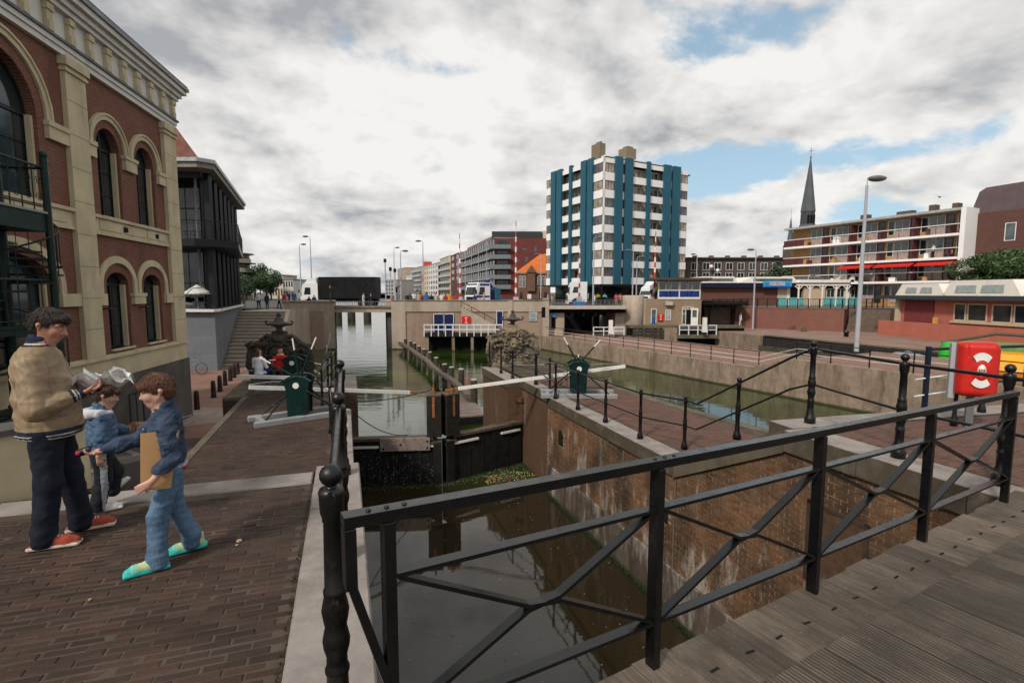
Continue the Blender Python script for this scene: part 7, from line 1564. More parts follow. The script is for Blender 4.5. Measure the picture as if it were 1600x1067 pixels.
mx_ = thing('cement_mixer', (X(812, 66), 66, .1), 0, 'low dark trailer with a white box beyond the middle pier', 'trailer'); MB().box(0, 4.2, 0, 2, .5, 1.0).build('trailer_bed', M_blk, mx_); MB().box(1.0, 1.5, .2, .7, 1.0, 1.6).build('white_box', M_white, mx_); wheel(mx_, .9, 0, .35); wheel(mx_, 3.2, 0, .35)
# ================================================================ people far off
M_sk = simple('skin', (.46, .25, .17), .55, var=.08, scale=8, bump=.05)
_cm = {}
def cmat(c):
    if c not in _cm: _cm[c] = simple('cloth_%d' % len(_cm), c, .85, var=.25, scale=6, bump=.2)
    return _cm[c]
def figure(p, label, H=1.75, shirt=(.3, .3, .3), legs=(.03, .035, .06), hair=(.04, .025, .015), rz=0, pose='stand', v=.034, lean=0):
    s = H/1.75; F = SDF((-.75*s, -.55*s, -.05), (.75*s, .55*s, (2.2 if pose == 'up' else 1.85)*s), v)
    hz_ = .88*s if pose != 'sit' else .28*s; dx = 0; up = hz_-.88*s
    for y in (-1, 1):
        if pose == 'sit': F.chain([(0, y*.09*s, hz_), (.40*s, y*.12*s, .36*s), (.46*s, y*.12*s, .05)], [.09*s, .07*s, .05*s], .03); F.cone((.46*s, y*.12*s, .05), (.60*s, y*.12*s, .04), .05*s, .045*s, .02)
        else:
            st_ = (.16*y if pose == 'walk' else .02)*s; F.chain([(0, y*.09*s, .86*s), (st_*.6, y*.10*s, .48*s), (st_, y*.10*s, .08*s)], [.095*s, .068*s, .05*s], .02); F.cone((st_, y*.1*s, .045), (st_+.13*s, y*.1*s, .04), .05*s, .04*s, .02)
    F.chain([(0, 0, hz_+.04*s), (lean*.5, 0, hz_+.28*s), (lean, 0, hz_+.50*s)], [.155*s, .15*s, .165*s], .04, flat=((1, 0, 0), .72)); F.cone((lean, 0, hz_+.5*s), (lean*1.2, 0, hz_+.64*s), .06*s, .055*s, .03)
    F.ell((lean*1.2+.01, 0, hz_+.75*s), (.095*s, .08*s, .118*s), .02)
    for y in (-1, 1):
        sh_ = (lean, y*.19*s, hz_+.50*s)
        if pose == 'up' or (pose == 'wave' and y > 0): e_ = (.22*s, y*.28*s, hz_+.62*s); h_ = (.40*s, y*.16*s, hz_+.72*s)
        elif pose == 'sit' or pose == 'fold': e_ = (.05*s, y*.26*s, hz_+.24*s); h_ = (.26*s, y*.10*s, hz_+.22*s)
        else: e_ = (-.02*s, y*.25*s, hz_+.22*s); h_ = (.06*s, y*.25*s, hz_-.04*s)
        F.chain([sh_, e_, h_], [.062*s, .048*s, .036*s], .02); F.ell(h_, .05*s, .01)
    hh = hz_+.62*s; md = [cmat(legs), cmat(shirt), M_sk, cmat(hair), cmat((.02, .02, .02))]
    def mf(C):
        m = np.where(C[:, 2] < hz_+.03*s, 0, 1); m = np.where(C[:, 2] < .085*s, 4, m)
        if pose == 'sit': m = np.where((C[:, 0] > .14*s) & (C[:, 2] < .44*s), 0, m); m = np.where(C[:, 2] < .08*s, 4, m)
        hd = (C[:, 2] > hz_+.59*s) & (np.abs(C[:, 1]) < .12*s) & (np.abs(C[:, 0]-lean*1.2) < .13*s); m = np.where(hd, np.where((C[:, 2] > hz_+.80*s) | (C[:, 0] < lean*1.2-.02*s), 3, 2), m); return m
    o = link('person', F.mesh('person', md, mf), None, p, rz, label, 'person'); return o
WH, RD, NV, BK, TN, BL, OR_, GR, PK, AQ = (.60, .60, .60), (.42, .02, .02), (.02, .03, .08), (.012, .012, .014), (.38, .27, .17), (.05, .14, .34), (.55, .22, .03), (.16, .17, .15), (.50, .10, .16), (.15, .42, .42)
Yp = 60.5
for (u_, Y, z, sh_, lg, rz, po, lab) in (
    (381, 56, .1, GR, TN, 90, 'stand', 'person in grey green top nearest the black glass building, top of the steps'), (404, 56.5, .1, WH, BK, -60, 'walk', 'person in pale jacket and black trousers at the top of the wide steps'), (417, 56, .1, NV, NV, 90, 'stand', 'person in dark clothes right of the pale jacket at the top of the steps'),
    (436, 58.5, .1, TN, BK, 200, 'walk', 'person in tan top at the right edge of the wide steps'), (444, 59.5, .1, RD, GR, 150, 'stand', 'person in red top at the head of the steps'), (452, 60.5, .1, NV, BL, 20, 'stand', 'person in navy with blue trousers behind the left abutment'), (460, 60, .1, BL, GR, 80, 'stand', 'person in blue top behind the left abutment wall'), (468, 61, .1, WH, (.1, .3, .2), 30, 'stand', 'person in white top left of the white truck cab'),
    (483, 59, -.2, BK, BK, 90, 'stand', 'person in black leaning on the left abutment wall below the truck cab'), (491, 59.5, -.15, BL, BL, 100, 'stand', 'person in bright blue leaning on the abutment wall'),
    (516, 58.2, .98, (.03, .025, .02), (.10, .07, .05), 0, 'fold', 'person in brown standing on the abutment wall in front of the black container'), (568, 57.6, .02, WH, WH, 0, 'stand', 'person in white on the left bridge span before the black container'), (580, 57.8, .0, (.02, .02, .03), BL, 180, 'stand', 'fair haired person in dark top and jeans on the left bridge span'),
    (612, 59, -.1, PK, PK, 0, 'stand', 'person in pink at the left end of the middle pier wall'), (620, 57.6, .98, BK, (.12, .16, .22), 10, 'up', 'person in black with raised arms standing on the pier wall'), (637, Yp, .05, BK, BK, 90, 'stand', 'person in black right of the floodlight post, left of a pair'), (641, Yp, .0, (.06, .05, .04), BK, 90, 'stand', 'person in dark brown, right of a dark clothed pair'), (646.5, 61.5, .15, WH, BK, 90, 'stand', 'dark haired person in white between the dark pair and the tan jacket'),
    (654, Yp, .0, TN, TN, 60, 'fold', 'person in tan jacket behind the middle pier wall'), (660, 61, .05, (.25, .05, .03), BK, 60, 'stand', 'person in brick red beside the pier street lamp'), (666, Yp, .05, BL, NV, 120, 'stand', 'person in blue just right of the pier street lamp'), (674, Yp, -.1, BK, BK, 90, 'stand', 'person in black leaning on the middle pier wall'), (681, Yp, .05, (.42, .36, .28), TN, 45, 'fold', 'person in beige with folded arms on the middle pier'), (690, 60.8, 0, WH, BK, 90, 'stand', 'person in white top and black skirt on the middle pier'), (696.5, Yp, -.05, (.30, .02, .03), BK, 90, 'stand', 'person in dark red left of the orange shirt'), (702, Yp, .1, OR_, OR_, 90, 'stand', 'person in bright orange shirt on the middle pier'),
    (713, Yp, -.05, RD, RD, 90, 'fold', 'person in bright red left of the crane truck'), (742, 60.2, -.1, NV, BK, 90, 'stand', 'person in navy in front of the crane truck cab'), (756, 60.4, .1, TN, BL, 0, 'walk', 'person in tan top right of the crane truck cab'), (863, 58.8, -.1, (.42, .34, .25), TN, 160, 'walk', 'person in beige coat walking at the right end of the middle pier'), (856, 64, 0, (.3, .3, .32), BK, 0, 'walk', 'small distant walker behind the beige coat'),
    (929, 63, 0, WH, BL, 0, 'stand', 'person in white beside the tractor unit'), (934.5, 69, .1, (.40, .30, .03), BK, 90, 'stand', 'person in mustard top behind the tractor chassis'), (945, 69, .1, AQ, BK, 90, 'stand', 'person in aqua top behind the tractor chassis'), (963, 67, .1, PK, TN, 90, 'stand', 'person in pink on the right bridge span'), (969.5, 67.5, .1, (.50, .22, .12), GR, 90, 'stand', 'person in peach beside the one in pink'), (1025, 59.6, 1.1, (.40, .55, .02), NV, 180, 'stand', 'worker in yellow high visibility vest by the control cabin'),
    (1158, 59.5, ZP, WH, (.5, .47, .44), 0, 'walk', 'person in white walking on the promenade below the red wall')):
    figure(Vector((X(u_, Y), Y, z+(.12 if 59 < Y < 62 else 0))), lab, rg.uniform(1.68, 1.86), sh_, lg, rg.choice(((.03, .02, .015), (.10, .06, .03), (.25, .19, .12))), R(rz), po)
for l_, z_, c_, lab in ((18.6, 6.0, WH, 'person in white on the middle balcony of the flats'), (20.4, 6.0, TN, 'person in tan seated by the balcony rail of the flats')):
    p = Vector((AO[0]+ad.x*l_, AO[1]+ad.y*l_, .1+z_)); figure(p+Vector((.5, .2, 0)), lab, 1.7, c_, BK, rz=R(180), pose='fold' if l_ < 19 else 'sit')
p = aty(406, 598, 16.6); figure(p, 'person in white shirt seated with back turned by the dark stone crest', 1.72, (.72, .74, .80), (.02, .03, .16), (.10, .05, .03), R(75), 'sit', .024)
p = aty(440, 594, 16.9); figure(p, 'person in red top seated in front of the dark stone crest behind the winch', 1.7, (.50, .02, .02), (.03, .03, .04), (.03, .02, .015), R(-80), 'sit', .026)
# ================================================================ the three people in front
def skinmat(nm='skin_near', k=(1, 1, 1)):
    t = NT(nm); p = t.coord(); c = t.mix(t.rng(t.noise(p, 14, 5), .3, .7), (.40*k[0], .185*k[1], .125*k[2]), (.50*k[0], .26*k[1], .185*k[2])); c = t.mix(t.rng(t.noise(p, 5, 3), .5, .7, 0, .35), c, (.48*k[0], .17*k[1], .125*k[2]))
    t.v(t.p.inputs['Base Color'], c); t.p.inputs['Roughness'].default_value = .5; t.p.inputs['Subsurface Weight'].default_value = .12; t.p.inputs['Subsurface Radius'].default_value = (.02, .008, .004); t.p.inputs['Subsurface Scale'].default_value = .3
    t.bump(t.noise(p, 160, 3), .12, .002); return t.m
def clothmat(name, c1, c2, sc=9, ws=500, bst=.3, rough=.85, sheen=.0, streak=None):
    t = NT(name); p = t.coord(); f = t.noise(p, sc, 7, .65); c = t.mix(t.rng(f, .34, .66), c1, c2)
    if streak: c = t.mix(t.rng(t.noise(t.coord('Object', (60, 60, 6)), 3, 4), .45, .7, 0, .5), c, streak)
    t.v(t.p.inputs['Base Color'], c); t.p.inputs['Roughness'].default_value = rough; t.p.inputs['Specular IOR Level'].default_value = .2 if rough > .6 else .4
    t.bump(t.math('ADD', t.noise(p, 24, 5, .6), t.math('MULTIPLY', t.noise(p, ws, 2), .25)), bst, .012); return t.m
def hairmat(name, c):
    t = NT(name); f = t.noise(t.coord('Object', (70, 70, 9)), 4, 5, .7); t.v(t.p.inputs['Base Color'], t.mix(t.rng(f, .3, .7), c4(c, .4), c4(c, 1.9))); t.p.inputs['Roughness'].default_value = .42; t.bump(f, .9, .01); return t.m
M_skm = skinmat('ruddy_skin', (.85, .78, .75)); M_skn = skinmat('fair_skin', (1.08, 1.25, 1.35)); M_eye = simple('eye_white', (.60, .57, .54), .3, var=.03, bump=0); M_iris = simple('eye_dark', (.02, .014, .01), .2, bump=0); M_lip = simple('lips', (.36, .11, .09), .5, var=.1, bump=.1)
def rotm(pitch, yaw): return Matrix.Rotation(yaw, 3, 'Z') @ Matrix.Rotation(pitch, 3, 'Y')
def make_head(F, c, s, pitch, yaw, child):
    """skull, jaw, nose, lips, sockets and ears around head centre c; s = face scale (1 for an adult)"""
    M_ = rotm(pitch, yaw); T = lambda x, y, z: tuple(Vector(c)+M_ @ Vector((x, y, z))*s)
    F.ell(T(-.012, 0, .028), (.098*s, .078*s, .098*s), .01); F.ell(T(.030, 0, -.02), (.062*s, .060*s, .088*s), .03)
    F.chain([T(-.02, 0, -.05), T(.055, 0, -.093)], [.055*s, .028*s], .03)
    for y in (-1, 1):
        F.chain([T(-.005, y*.052, -.045), T(.045, y*.028, -.088)], [.026*s, .022*s], .03); F.ell(T(.060, y*.036, -.026), ((.030 if not child else .034)*s,)*3, .025); F.cone(T(.078, y*.012, .030), T(.070, y*.050, .028), .013*s, .011*s, .015)
        F.ell(T(.096, y*.030, .010), (.014*s, .017*s, .012*s), .012, 's'); F.ell(T(.080, y*.031, .008), .0135*s, .003)
        F.chain([T(-.018, y*.076, .012), T(-.026, y*.089, .006), T(-.018, y*.082, -.030)], [.010*s, .017*s, .010*s], .007); F.ell(T(-.008, y*.094, -.002), (.008*s, .008*s, .013*s), .005, 's')
    n_ = .104 if child else .116; F.chain([T(.086, 0, .018), T(n_-.014, 0, -.012), T(n_, 0, -.028)], [.010*s, .012*s, .015*s], .010); [F.ell(T(n_-.016, y*.014, -.032), .010*s, .007) for y in (-1, 1)]
    F.cone(T(.086, -.018, -.058), T(.086, .018, -.058), .0095*s, .0095*s, .008); F.cone(T(.083, -.016, -.070), T(.083, .016, -.070), .0095*s, .0095*s, .008); F.ell(T(.097, 0, -.0640), (.010*s, .026*s, .0028*s), .003, 's')
    return T
def hand(F, w, d, n, s=1, curl=(.5, .6, .7), thumb=1, spread=.02):
    """palm, four bent fingers and a thumb; w wrist, d direction, n palm normal, thumb side +-1"""
    w = Vector(w); d = Vector(d).normalized(); n = (Vector(n)-d*Vector(n).dot(d)).normalized(); q = d.cross(n)*thumb
    for i, (o, ln) in enumerate(((1.4, .92), (.47, 1.03), (-.47, .97), (-1.4, .78))):
        k = w+(d*.082+q*o*.0185)*s; F.cone(w+q*o*.010*s+d*.012*s, k, .0155*s, .0125*s, .012); p = k; a = spread*o
        dd = (d+q*a).normalized(); ang = 0
        for j, (L_, r0, r1) in enumerate(((.040, .0100, .0092), (.026, .0092, .0084), (.020, .0084, .0072))):
            ang += curl[j]; v = dd*math.cos(ang)+n*math.sin(ang); e = p+v*L_*ln*s; F.cone(p, e, r0*s, r1*s, .004); p = e
    b = w+(d*.022+q*.022)*s; m = b+(d*.030+q*.026+n*.012)*s; t_ = m+(d*.026+q*.004+n*.016)*s; F.chain([b, m, t_], [.0155*s, .0115*s, .009*s], .006)
def crease(seed, amp, f=(14, 11, 16)):
    r = np.random.RandomState(seed); ph = r.uniform(0, 6.28, 12); k = [r.normal(0, 1, 3)*np.array(f) for _ in range(6)]
    def fn(X_, Y_, Z_):
        a = 0
        for i in range(6):
            w = np.sin(X_*k[i][0]+Y_*k[i][1]+Z_*k[i][2]+ph[i]+1.3*np.sin(Z_*9+ph[i+6])); a = a+(1-np.abs(w))**2*(1 if i % 2 else -1)
        return a*amp/2
    return fn
def shoe(parent, heel, dr, s, m, sole, name='shoe', pitch=0, sh=.026):
    d = Vector(dr).normalized(); y = Vector((0, 0, 1)).cross(d); F = SDF((-.09*s, -.08*s, -.03), (.27*s, .08*s, .16*s), .006)
    F.chain([(0, 0, .045*s), (.06*s, 0, .05*s), (.16*s, 0, .035*s), (.205*s, .004, .030*s)], [.036*s, .040*s, .036*s, .028*s], .03); F.cone((-.0, 0, .06*s), (.0, 0, .11*s), .04*s, .042*s, .02); F.boxd((.09*s, 0, .014*s), (.145*s, .044*s, .014*s), .012*s, .012); F.cut(2, .001, 1)
    me = F.mesh(name, [m, sole, M_white], lambda C: np.where((C[:, 2] < sh*s) | ((C[:, 0] > .185*s) & (sh > .03)), 1, np.where((np.abs(C[:, 1]) < .016*s) & (C[:, 0] > .05*s) & (C[:, 0] < .14*s) & (np.sin(C[:, 0]*430/s) > .2), 2, 0)))
    o = link(name, me, parent); R3 = Matrix((d, y, d.cross(y))).transposed().to_4x4(); o.matrix_basis = Matrix.Translation(heel) @ R3 @ Matrix.Rotation(pitch, 4, 'Y'); return o
def foreground_person(base, rz, label, c):
    t_ = None; H = c['H']; hs = c['hs']; v = c.get('v', .006)
    F = SDF((-.5*H/1.4, -.42*H/1.4, -.01), (.62*H/1.4, .42*H/1.4, H+.05), v)
    T = make_head(F, c['head'], hs, c['pitch'], c['yaw'], c['child'])
    F.cone(Vector(c['head'])+Vector((-.02, 0, -.05))*hs, c['neck'], .055*hs, .062*hs, .02); F.chain([c['neck'], c['chest'], c['hips']], [.07*hs, .11*c['w'], .10*c['w']], .04)
    for k in (0, 1):
        F.chain([c['sh'][k], c['el'][k], c['wr'][k]], [.045*c['w'], .034*c['w'], .024*hs], .02); hand(F, *c['hand'][k]); F.chain([c['hp'][k], c['kn'][k], c['an'][k]], [.07*c['w'], .045*c['w'], .033*c['w']], .03)
    o = link('person', F.mesh('person', M_skn if c['child'] else M_skm), None, base, rz, label, 'person')
    # eyes, brows, lips
    Mh = rotm(c['pitch'], c['yaw'])
    for y in (-1, 1):
        e = Vector(T(.0845, y*.031, .008)); MB().sphere(e, .0105*hs, 10, 8).build('eye', M_eye, o); MB().sphere(e+Mh @ Vector((.0075, 0, -.002))*hs, .0052*hs, 8, 6).build('iris', M_iris, o)
        MB().tube([T(.094, y*.014, .031), T(.093, y*.032, .036), T(.078, y*.050, .030)], [.004*hs, .0045*hs, .002*hs], 6).build('eyebrow', c['hair'], o)
        MB().tube([T(.089, y*.018, .012), T(.0915, y*.031, .0165), T(.083, y*.045, .010)], .0036*hs, 5).build('eyelid', M_skn if c['child'] else M_skm, o)
    MB().tube([T(.0905, -.021, -.064), T(.0965, 0, -.0615), T(.0905, .021, -.064)], [.002, .0048*hs, .002], 6).build('lips', M_lip, o)
    # hair
    G_ = SDF(Vector(c['head'])-Vector((.16, .15, .17))*hs, Vector(c['head'])+Vector((.17, .15, .19))*hs, .0055); hb = c['hairblobs']
    for (p, r, op) in hb: G_.ell(T(*p), tuple(x*hs for x in r), .012, op, None)
    G_.wave(crease(c['seed'], .008, (44, 80, 18))); hm = G_.mesh('hair', c['hair']); ho = link('hair', hm, o); q = MB(); r = random.Random(c['seed']); vn = [(v.co.copy(), v.normal.copy()) for v in hm.vertices]; cc = Vector(T(-.02, 0, .13)); C0 = Vector(c['head'])
    for i in range(1500):
        p, n_ = r.choice(vn); d = (p-cc); d = (d-n_*d.dot(n_)).normalized()+Vector((r.gauss(0, .22), r.gauss(0, .22), -.15)); d = (d-n_*d.dot(n_)*.9).normalized(); w = d.cross(n_).normalized()*r.uniform(.0012, .003)*hs; ln = r.uniform(.018, .042)*hs; lf = r.uniform(.001, .004)
        a = p+n_*lf; b_ = p+d*ln*.5+n_*(lf+.003); e = p+d*ln-n_*.002+Vector((0, 0, -.004)); q.add([a-w, a+w, b_+w, b_-w, e], [(0, 1, 2, 3), (3, 2, 4)])
    q.build('hair_strands', c['hair'], ho, kind='stuff')
    # trousers
    F = SDF((-.42*H/1.4, -.32*H/1.4, .0), (.42*H/1.4, .32*H/1.4, c['waist']+.06), .0085)
    for k in (0, 1):
        a, kn, hp = Vector(c['an'][k]), Vector(c['kn'][k]), Vector(c['hp'][k]); F.chain([hp, kn, a+Vector((0, 0, .03)), a+Vector((0, 0, -.03))], [c['tr'][0], c['tr'][1], c['tr'][2], c['tr'][3]], .03)
    F.chain([Vector(c['hips'])+Vector((0, 0, -.02)), (c['hips'][0], 0, c['waist']+.1)], [c['tr'][0]*1.28]*2, .05, flat=((1, 0, 0), .84)); F.cut(2, c['waist']+.03, -1)
    for k in (0, 1): F.cut(2, .012, 1)
    F.wave(crease(c['seed']+5, c.get('wr_t', .005), (13, 13, 26))); link('trousers', F.mesh('trousers', c['trm'], c.get('trf')), o)
    # jacket
    F = SDF((-.5*H/1.4, -.45*H/1.4, c['hem']-.06), (.62*H/1.4, .45*H/1.4, c['neck'][2]+.09), .0085)
    for (p, r) in c['torso']: F.ell(p, r, .06)
    for k in (0, 1):
        s_, e_, w_ = [Vector(x[k]) for x in (c['sh'], c['el'], c['wr'])]; a0, a1, a2 = c['sl']; F.chain([s_, s_.lerp(e_, .6), e_, e_.lerp(w_, .55), w_.lerp(e_, .12)], [a0, (a0+a1)*.5, a1, (a1+a2)*.5+.006, a2], .016); F.cone(w_.lerp(e_, .16), w_.lerp(e_, -.02), a2*.86, a2*.82, .006)
    F.cone(Vector(c['neck'])+Vector((-.012, 0, -.04)), Vector(c['neck'])+Vector((-.008, 0, .035)), c['col'][0], c['col'][1], .02); F.cone(Vector(c['neck'])+Vector((.015, 0, -.0)), Vector(c['neck'])+Vector((.03, 0, .12)), c['col'][1]*.74, c['col'][1]*.86, .006, 's')
    F.wave(crease(c['seed']+9, c['wr_j'], c.get('wf', (10, 9, 12)))); F.cut(2, c['hem'], 1); W_ = [np.array(x) for x in c['wr']]; cd = c['sl'][2]*1.1
    def jf(C):
        m = np.zeros(len(C), int)
        if c.get('bands'):
            z = C[:, 2]; h = c['hem']; core = np.abs(C[:, 1]) < .31; m = np.where((z < h+.07) & core, 1, m); m = np.where((z > h+.006) & (z < h+.016) & core, 2, m); m = np.where((z > h+.032) & (z < h+.038) & core, 2, m)
            nz = c['neck'][2]; near = np.hypot(C[:, 0]-c['neck'][0], C[:, 1]) < .115; m = np.where((z > nz-.004) & near, 1, m); m = np.where((z > nz+.010) & (z < nz+.022) & near, 2, m)
            for k in (0, 1):
                ax_ = W_[k]-np.array(c['el'][k]); ax_ = ax_/np.linalg.norm(ax_); q = (C-W_[k])@ax_; dd = np.linalg.norm(C-W_[k]-q[:, None]*ax_, axis=1); on = (dd < .07) & (q > -.055) & (q < .05); m = np.where(on, 1, m); m = np.where(on & (q > -.035) & (q < -.022), 2, m); m = np.where(on & (q > -.012) & (q < -.006), 2, m)
        return m
    link('jacket', F.mesh('jacket', c['jm'], jf), o); return o
M_tanj = clothmat('tan_satin', (.20, .138, .080), (.28, .20, .12), 5, 300, .35, .5, .1); M_nvb = clothmat('navy_rib', (.012, .016, .04), (.02, .028, .06)); M_crs = clothmat('cream_rib', (.42, .36, .27), (.48, .42, .33))
M_jean0 = clothmat('dark_jeans', (.006, .007, .013), (.016, .019, .032), 6); M_hairm = hairmat('dark_brown_hair', (.020, .012, .008)); M_hairb = hairmat('chestnut_hair', (.105, .042, .020)); M_hairs = hairmat('brown_hair', (.075, .032, .018))
M_redsh = clothmat('red_suede', (.26, .050, .026), (.33, .065, .035)); M_sole = simple('pale_sole', (.50, .44, .38), .7)
hb_m = [((-.022, 0, .045), (.110, .092, .090), 'u'), ((-.060, 0, -.012), (.068, .078, .095), 'u'), ((.058, 0, .082), (.052, .062, .030), 'u'), ((.085, 0, .066), (.030, .045, .018), 'u'), ((.115, 0, -.035), (.10, .12, .078), 's'), ((.04, 0, -.075), (.085, .14, .070), 's')]
man = foreground_person(Vector((-3.53, 3.84, .0)), R(27), 'dark haired person in tan bomber jacket and red shoes looking at papers', dict(
    H=1.80, hs=.99, v=.0065, w=1.0, child=False, seed=3, pitch=R(20), yaw=R(-14), head=(.045, 0, 1.668), neck=(-.01, 0, 1.525), chest=(-.03, 0, 1.30), hips=(-.01, 0, .92), waist=.87, hem=.835,
    sh=[(-.03, -.205, 1.40), (-.03, .205, 1.40)], el=[(.0, -.285, 1.085), (.06, .27, 1.09)], wr=[(.225, -.17, 1.165), (.27, .11, 1.165)],
    hand=[((.235, -.165, 1.168), (.9, .30, .20), (.2, .2, 1), 1.0, (.35, .7, .6), 1), ((.28, .105, 1.165), (.9, -.35, .2), (.2, -.2, 1), 1.0, (.35, .7, .6), -1)],
    hp=[(-.01, -.095, .90), (-.01, .095, .90)], kn=[(-.01, -.11, .50), (.06, .11, .50)], an=[(-.06, -.12, .09), (.10, .13, .09)], tr=(.110, .084, .076, .086), trm=M_jean0,
    torso=[((-.045, 0, 1.34), (.155, .205, .19)), ((-.01, 0, 1.12), (.195, .21, .24)), ((.0, 0, .91), (.20, .21, .23)), ((-.03, 0, 1.46), (.10, .17, .075))], sl=(.088, .078, .046), col=(.092, .080), wr_j=.010, wf=(16, 12, 18), jm=[M_tanj, M_nvb, M_crs], bands=1, hair=M_hairm, hairblobs=hb_m))
shoe(man, Vector((-.10, -.12, .0)), (1, -.12, 0), 1.12, M_redsh, M_sole); shoe(man, Vector((.06, .13, .0)), (1, .05, 0), 1.12, M_redsh, M_sole)
pp_ = thing('papers', man.matrix_basis @ Vector((.36, -.03, 1.22)), R(27), 'crumpled white map and papers held open in the hands of the person in tan jacket', 'papers')
M_map = NT('printed_paper'); f_ = M_map.noise(M_map.coord(), 26, 5, .7); M_map.v(M_map.p.inputs['Base Color'], M_map.mix(M_map.rng(f_, .55, .62), (.80, .79, .76), (.45, .42, .36))); M_map = M_map.m
def sheet(w, h, T_, seed, m, nm='sheet'):
    r = random.Random(seed); n = 7; q = MB(); q.M = T_; P = [(w*(i/n-.5), h*(j/n-.5), r.gauss(0, .006)+.035*math.sin(i*1.1+seed)+.02*math.cos(j*1.4)) for i in range(n+1) for j in range(n+1)]
    q.add(P+[(x, y, z-.002) for x, y, z in P], [(i*8+j, (i+1)*8+j, (i+1)*8+j+1, i*8+j+1) for i in range(n) for j in range(n)]+[(64+i*8+j+1, 64+(i+1)*8+j+1, 64+(i+1)*8+j, 64+i*8+j) for i in range(n) for j in range(n)], True); return q.build(nm, m, pp_)
for k, (x, y, z, w, h, a, b_) in enumerate(((-.10, .02, .0, .22, .26, .3, -.35), (.04, .0, .02, .24, .24, -.2, -.3), (-.02, .02, .035, .26, .18, .5, -.45), (.07, -.03, .045, .16, .2, -.6, -.2))): sheet(w, h, Matrix.Translation((x, y, z)) @ Matrix.Rotation(a, 4, 'Z') @ Matrix.Rotation(b_, 4, 'X'), k, M_map if k in (1, 3) else simple('white_paper', (.82, .82, .82), .7, var=.05))
q = MB(); q.lathe([(.07, 0), (.066, .05)], (0, 0, 0), 16); q.build('shirt_collar', simple('blue_shirt', (.03, .09, .24), .8), man).location = (.005, 0, 1.545)
# older boy with envelope
M_den = clothmat('dark_denim', (.016, .024, .048), (.045, .066, .11), 9, 600, .35, .85, 0, (.075, .10, .15)); M_jean = clothmat('blue_jeans', (.045, .085, .15), (.10, .17, .26), 7, 600, .45, .85, 0, (.16, .24, .34)); M_turq = simple('turquoise_rubber', (.03, .42, .38), .5, var=.08); M_yelc = clothmat('yellow_canvas', (.60, .50, .14), (.06, .48, .44), 22); M_rib_r = clothmat('red_check_shirt', (.34, .015, .02), (.40, .03, .03), 40)
hb_b = [((-.018, 0, .042), (.110, .094, .092), 'u'), ((-.048, 0, -.004), (.076, .084, .098), 'u'), ((.066, 0, .058), (.046, .074, .040), 'u'), ((.125, 0, -.028), (.105, .14, .072), 's'), ((.045, 0, -.085), (.085, .15, .074), 's'), ((.0, .10, -.045), (.05, .03, .045), 's'), ((.0, -.10, -.045), (.05, .03, .045), 's')]
boy = foreground_person(Vector((-2.45, 3.53, 0)), R(214), 'older child in dark denim jacket and turquoise shoes with an envelope under one arm', dict(
    H=1.38, hs=.91, v=.006, w=.78, child=True, seed=12, pitch=R(12), yaw=R(0), head=(.030, 0, 1.24), neck=(-.008, 0, 1.10), chest=(-.012, 0, .95), hips=(-.01, 0, .69), waist=.70, hem=.715,
    sh=[(.01, -.125, 1.02), (-.01, .135, 1.02)], el=[(.165, -.165, .875), (-.035, .205, .80)], wr=[(.335, -.12, .845), (.085, .205, .665)],
    hand=[((.335, -.12, .845), (1, .1, -.12), (.0, .3, 1), .80, (.3, .5, .6), -1), ((.09, .205, .66), (.8, -.12, -.45), (-.2, -1, -.1), .80, (.4, .8, .7), 1)],
    hp=[(-.02, -.07, .66), (-.02, .07, .66)], kn=[(-.03, -.075, .37), (.065, .08, .37)], an=[(-.125, -.08, .10), (.085, .09, .065)], tr=(.080, .064, .060, .064), trm=M_jean, wr_t=.007,
    torso=[((-.01, 0, .97), (.105, .132, .13)), ((-.02, 0, .81), (.112, .134, .15)), ((-.02, 0, 1.06), (.075, .11, .05))], sl=(.060, .050, .040), col=(.076, .070), wr_j=.012, wf=(20, 18, 24), jm=[M_den], hair=M_hairb, hairblobs=hb_b))
shoe(boy, Vector((.065, .09, 0)), (1, .05, 0), .93, M_yelc, M_turq, sh=.036); shoe(boy, Vector((-.175, -.08, .015)), (1, -.1, -.10), .90, M_yelc, M_turq, sh=.036)
s_ = SDF((-.2, -.2, .64), (.2, .2, .74), .008); s_.ell((-.02, 0, .70), (.110, .130, .075), .02); s_.cut(2, .715, -1); s_.cut(2, .668, 1); link('shirt_hem', s_.mesh('shirt_hem', [M_rib_r, clothmat('check_hem', (.45, .42, .48), (.20, .14, .22), 60)], lambda C: (C[:, 2] > .698).astype(int)), boy)
ev = thing('envelope', man.location*0, 0, 'brown cardboard envelope clamped under the near arm of the older child', 'envelope'); ev.matrix_basis = boy.matrix_basis.copy() if 0 else Matrix.Translation(boy.location) @ Matrix.Rotation(R(214), 4, 'Z'); ev.location = boy.location
q = MB(); P = [(.130, .150, .985), (-.090, .148, .975), (-.020, .165, .585), (.150, .168, .60)]; q.add([(x, y, z) for x, y, z in P]+[(x, y-.008, z) for x, y, z in P], [(0, 1, 2, 3), (7, 6, 5, 4), (0, 4, 5, 1), (1, 5, 6, 2), (2, 6, 7, 3), (3, 7, 4, 0)]); q.build('board', simple('kraft_card', (.43, .25, .115), .75, var=.07, scale=4, bump=.08), ev)
MB().add([(-.055, .152, .965), (-.083, .152, .963), (-.074, .155, .915), (-.048, .155, .918)], [(0, 1, 2, 3)]).build('stamp', simple('stamp_grey', (.42, .45, .48), .6), ev)
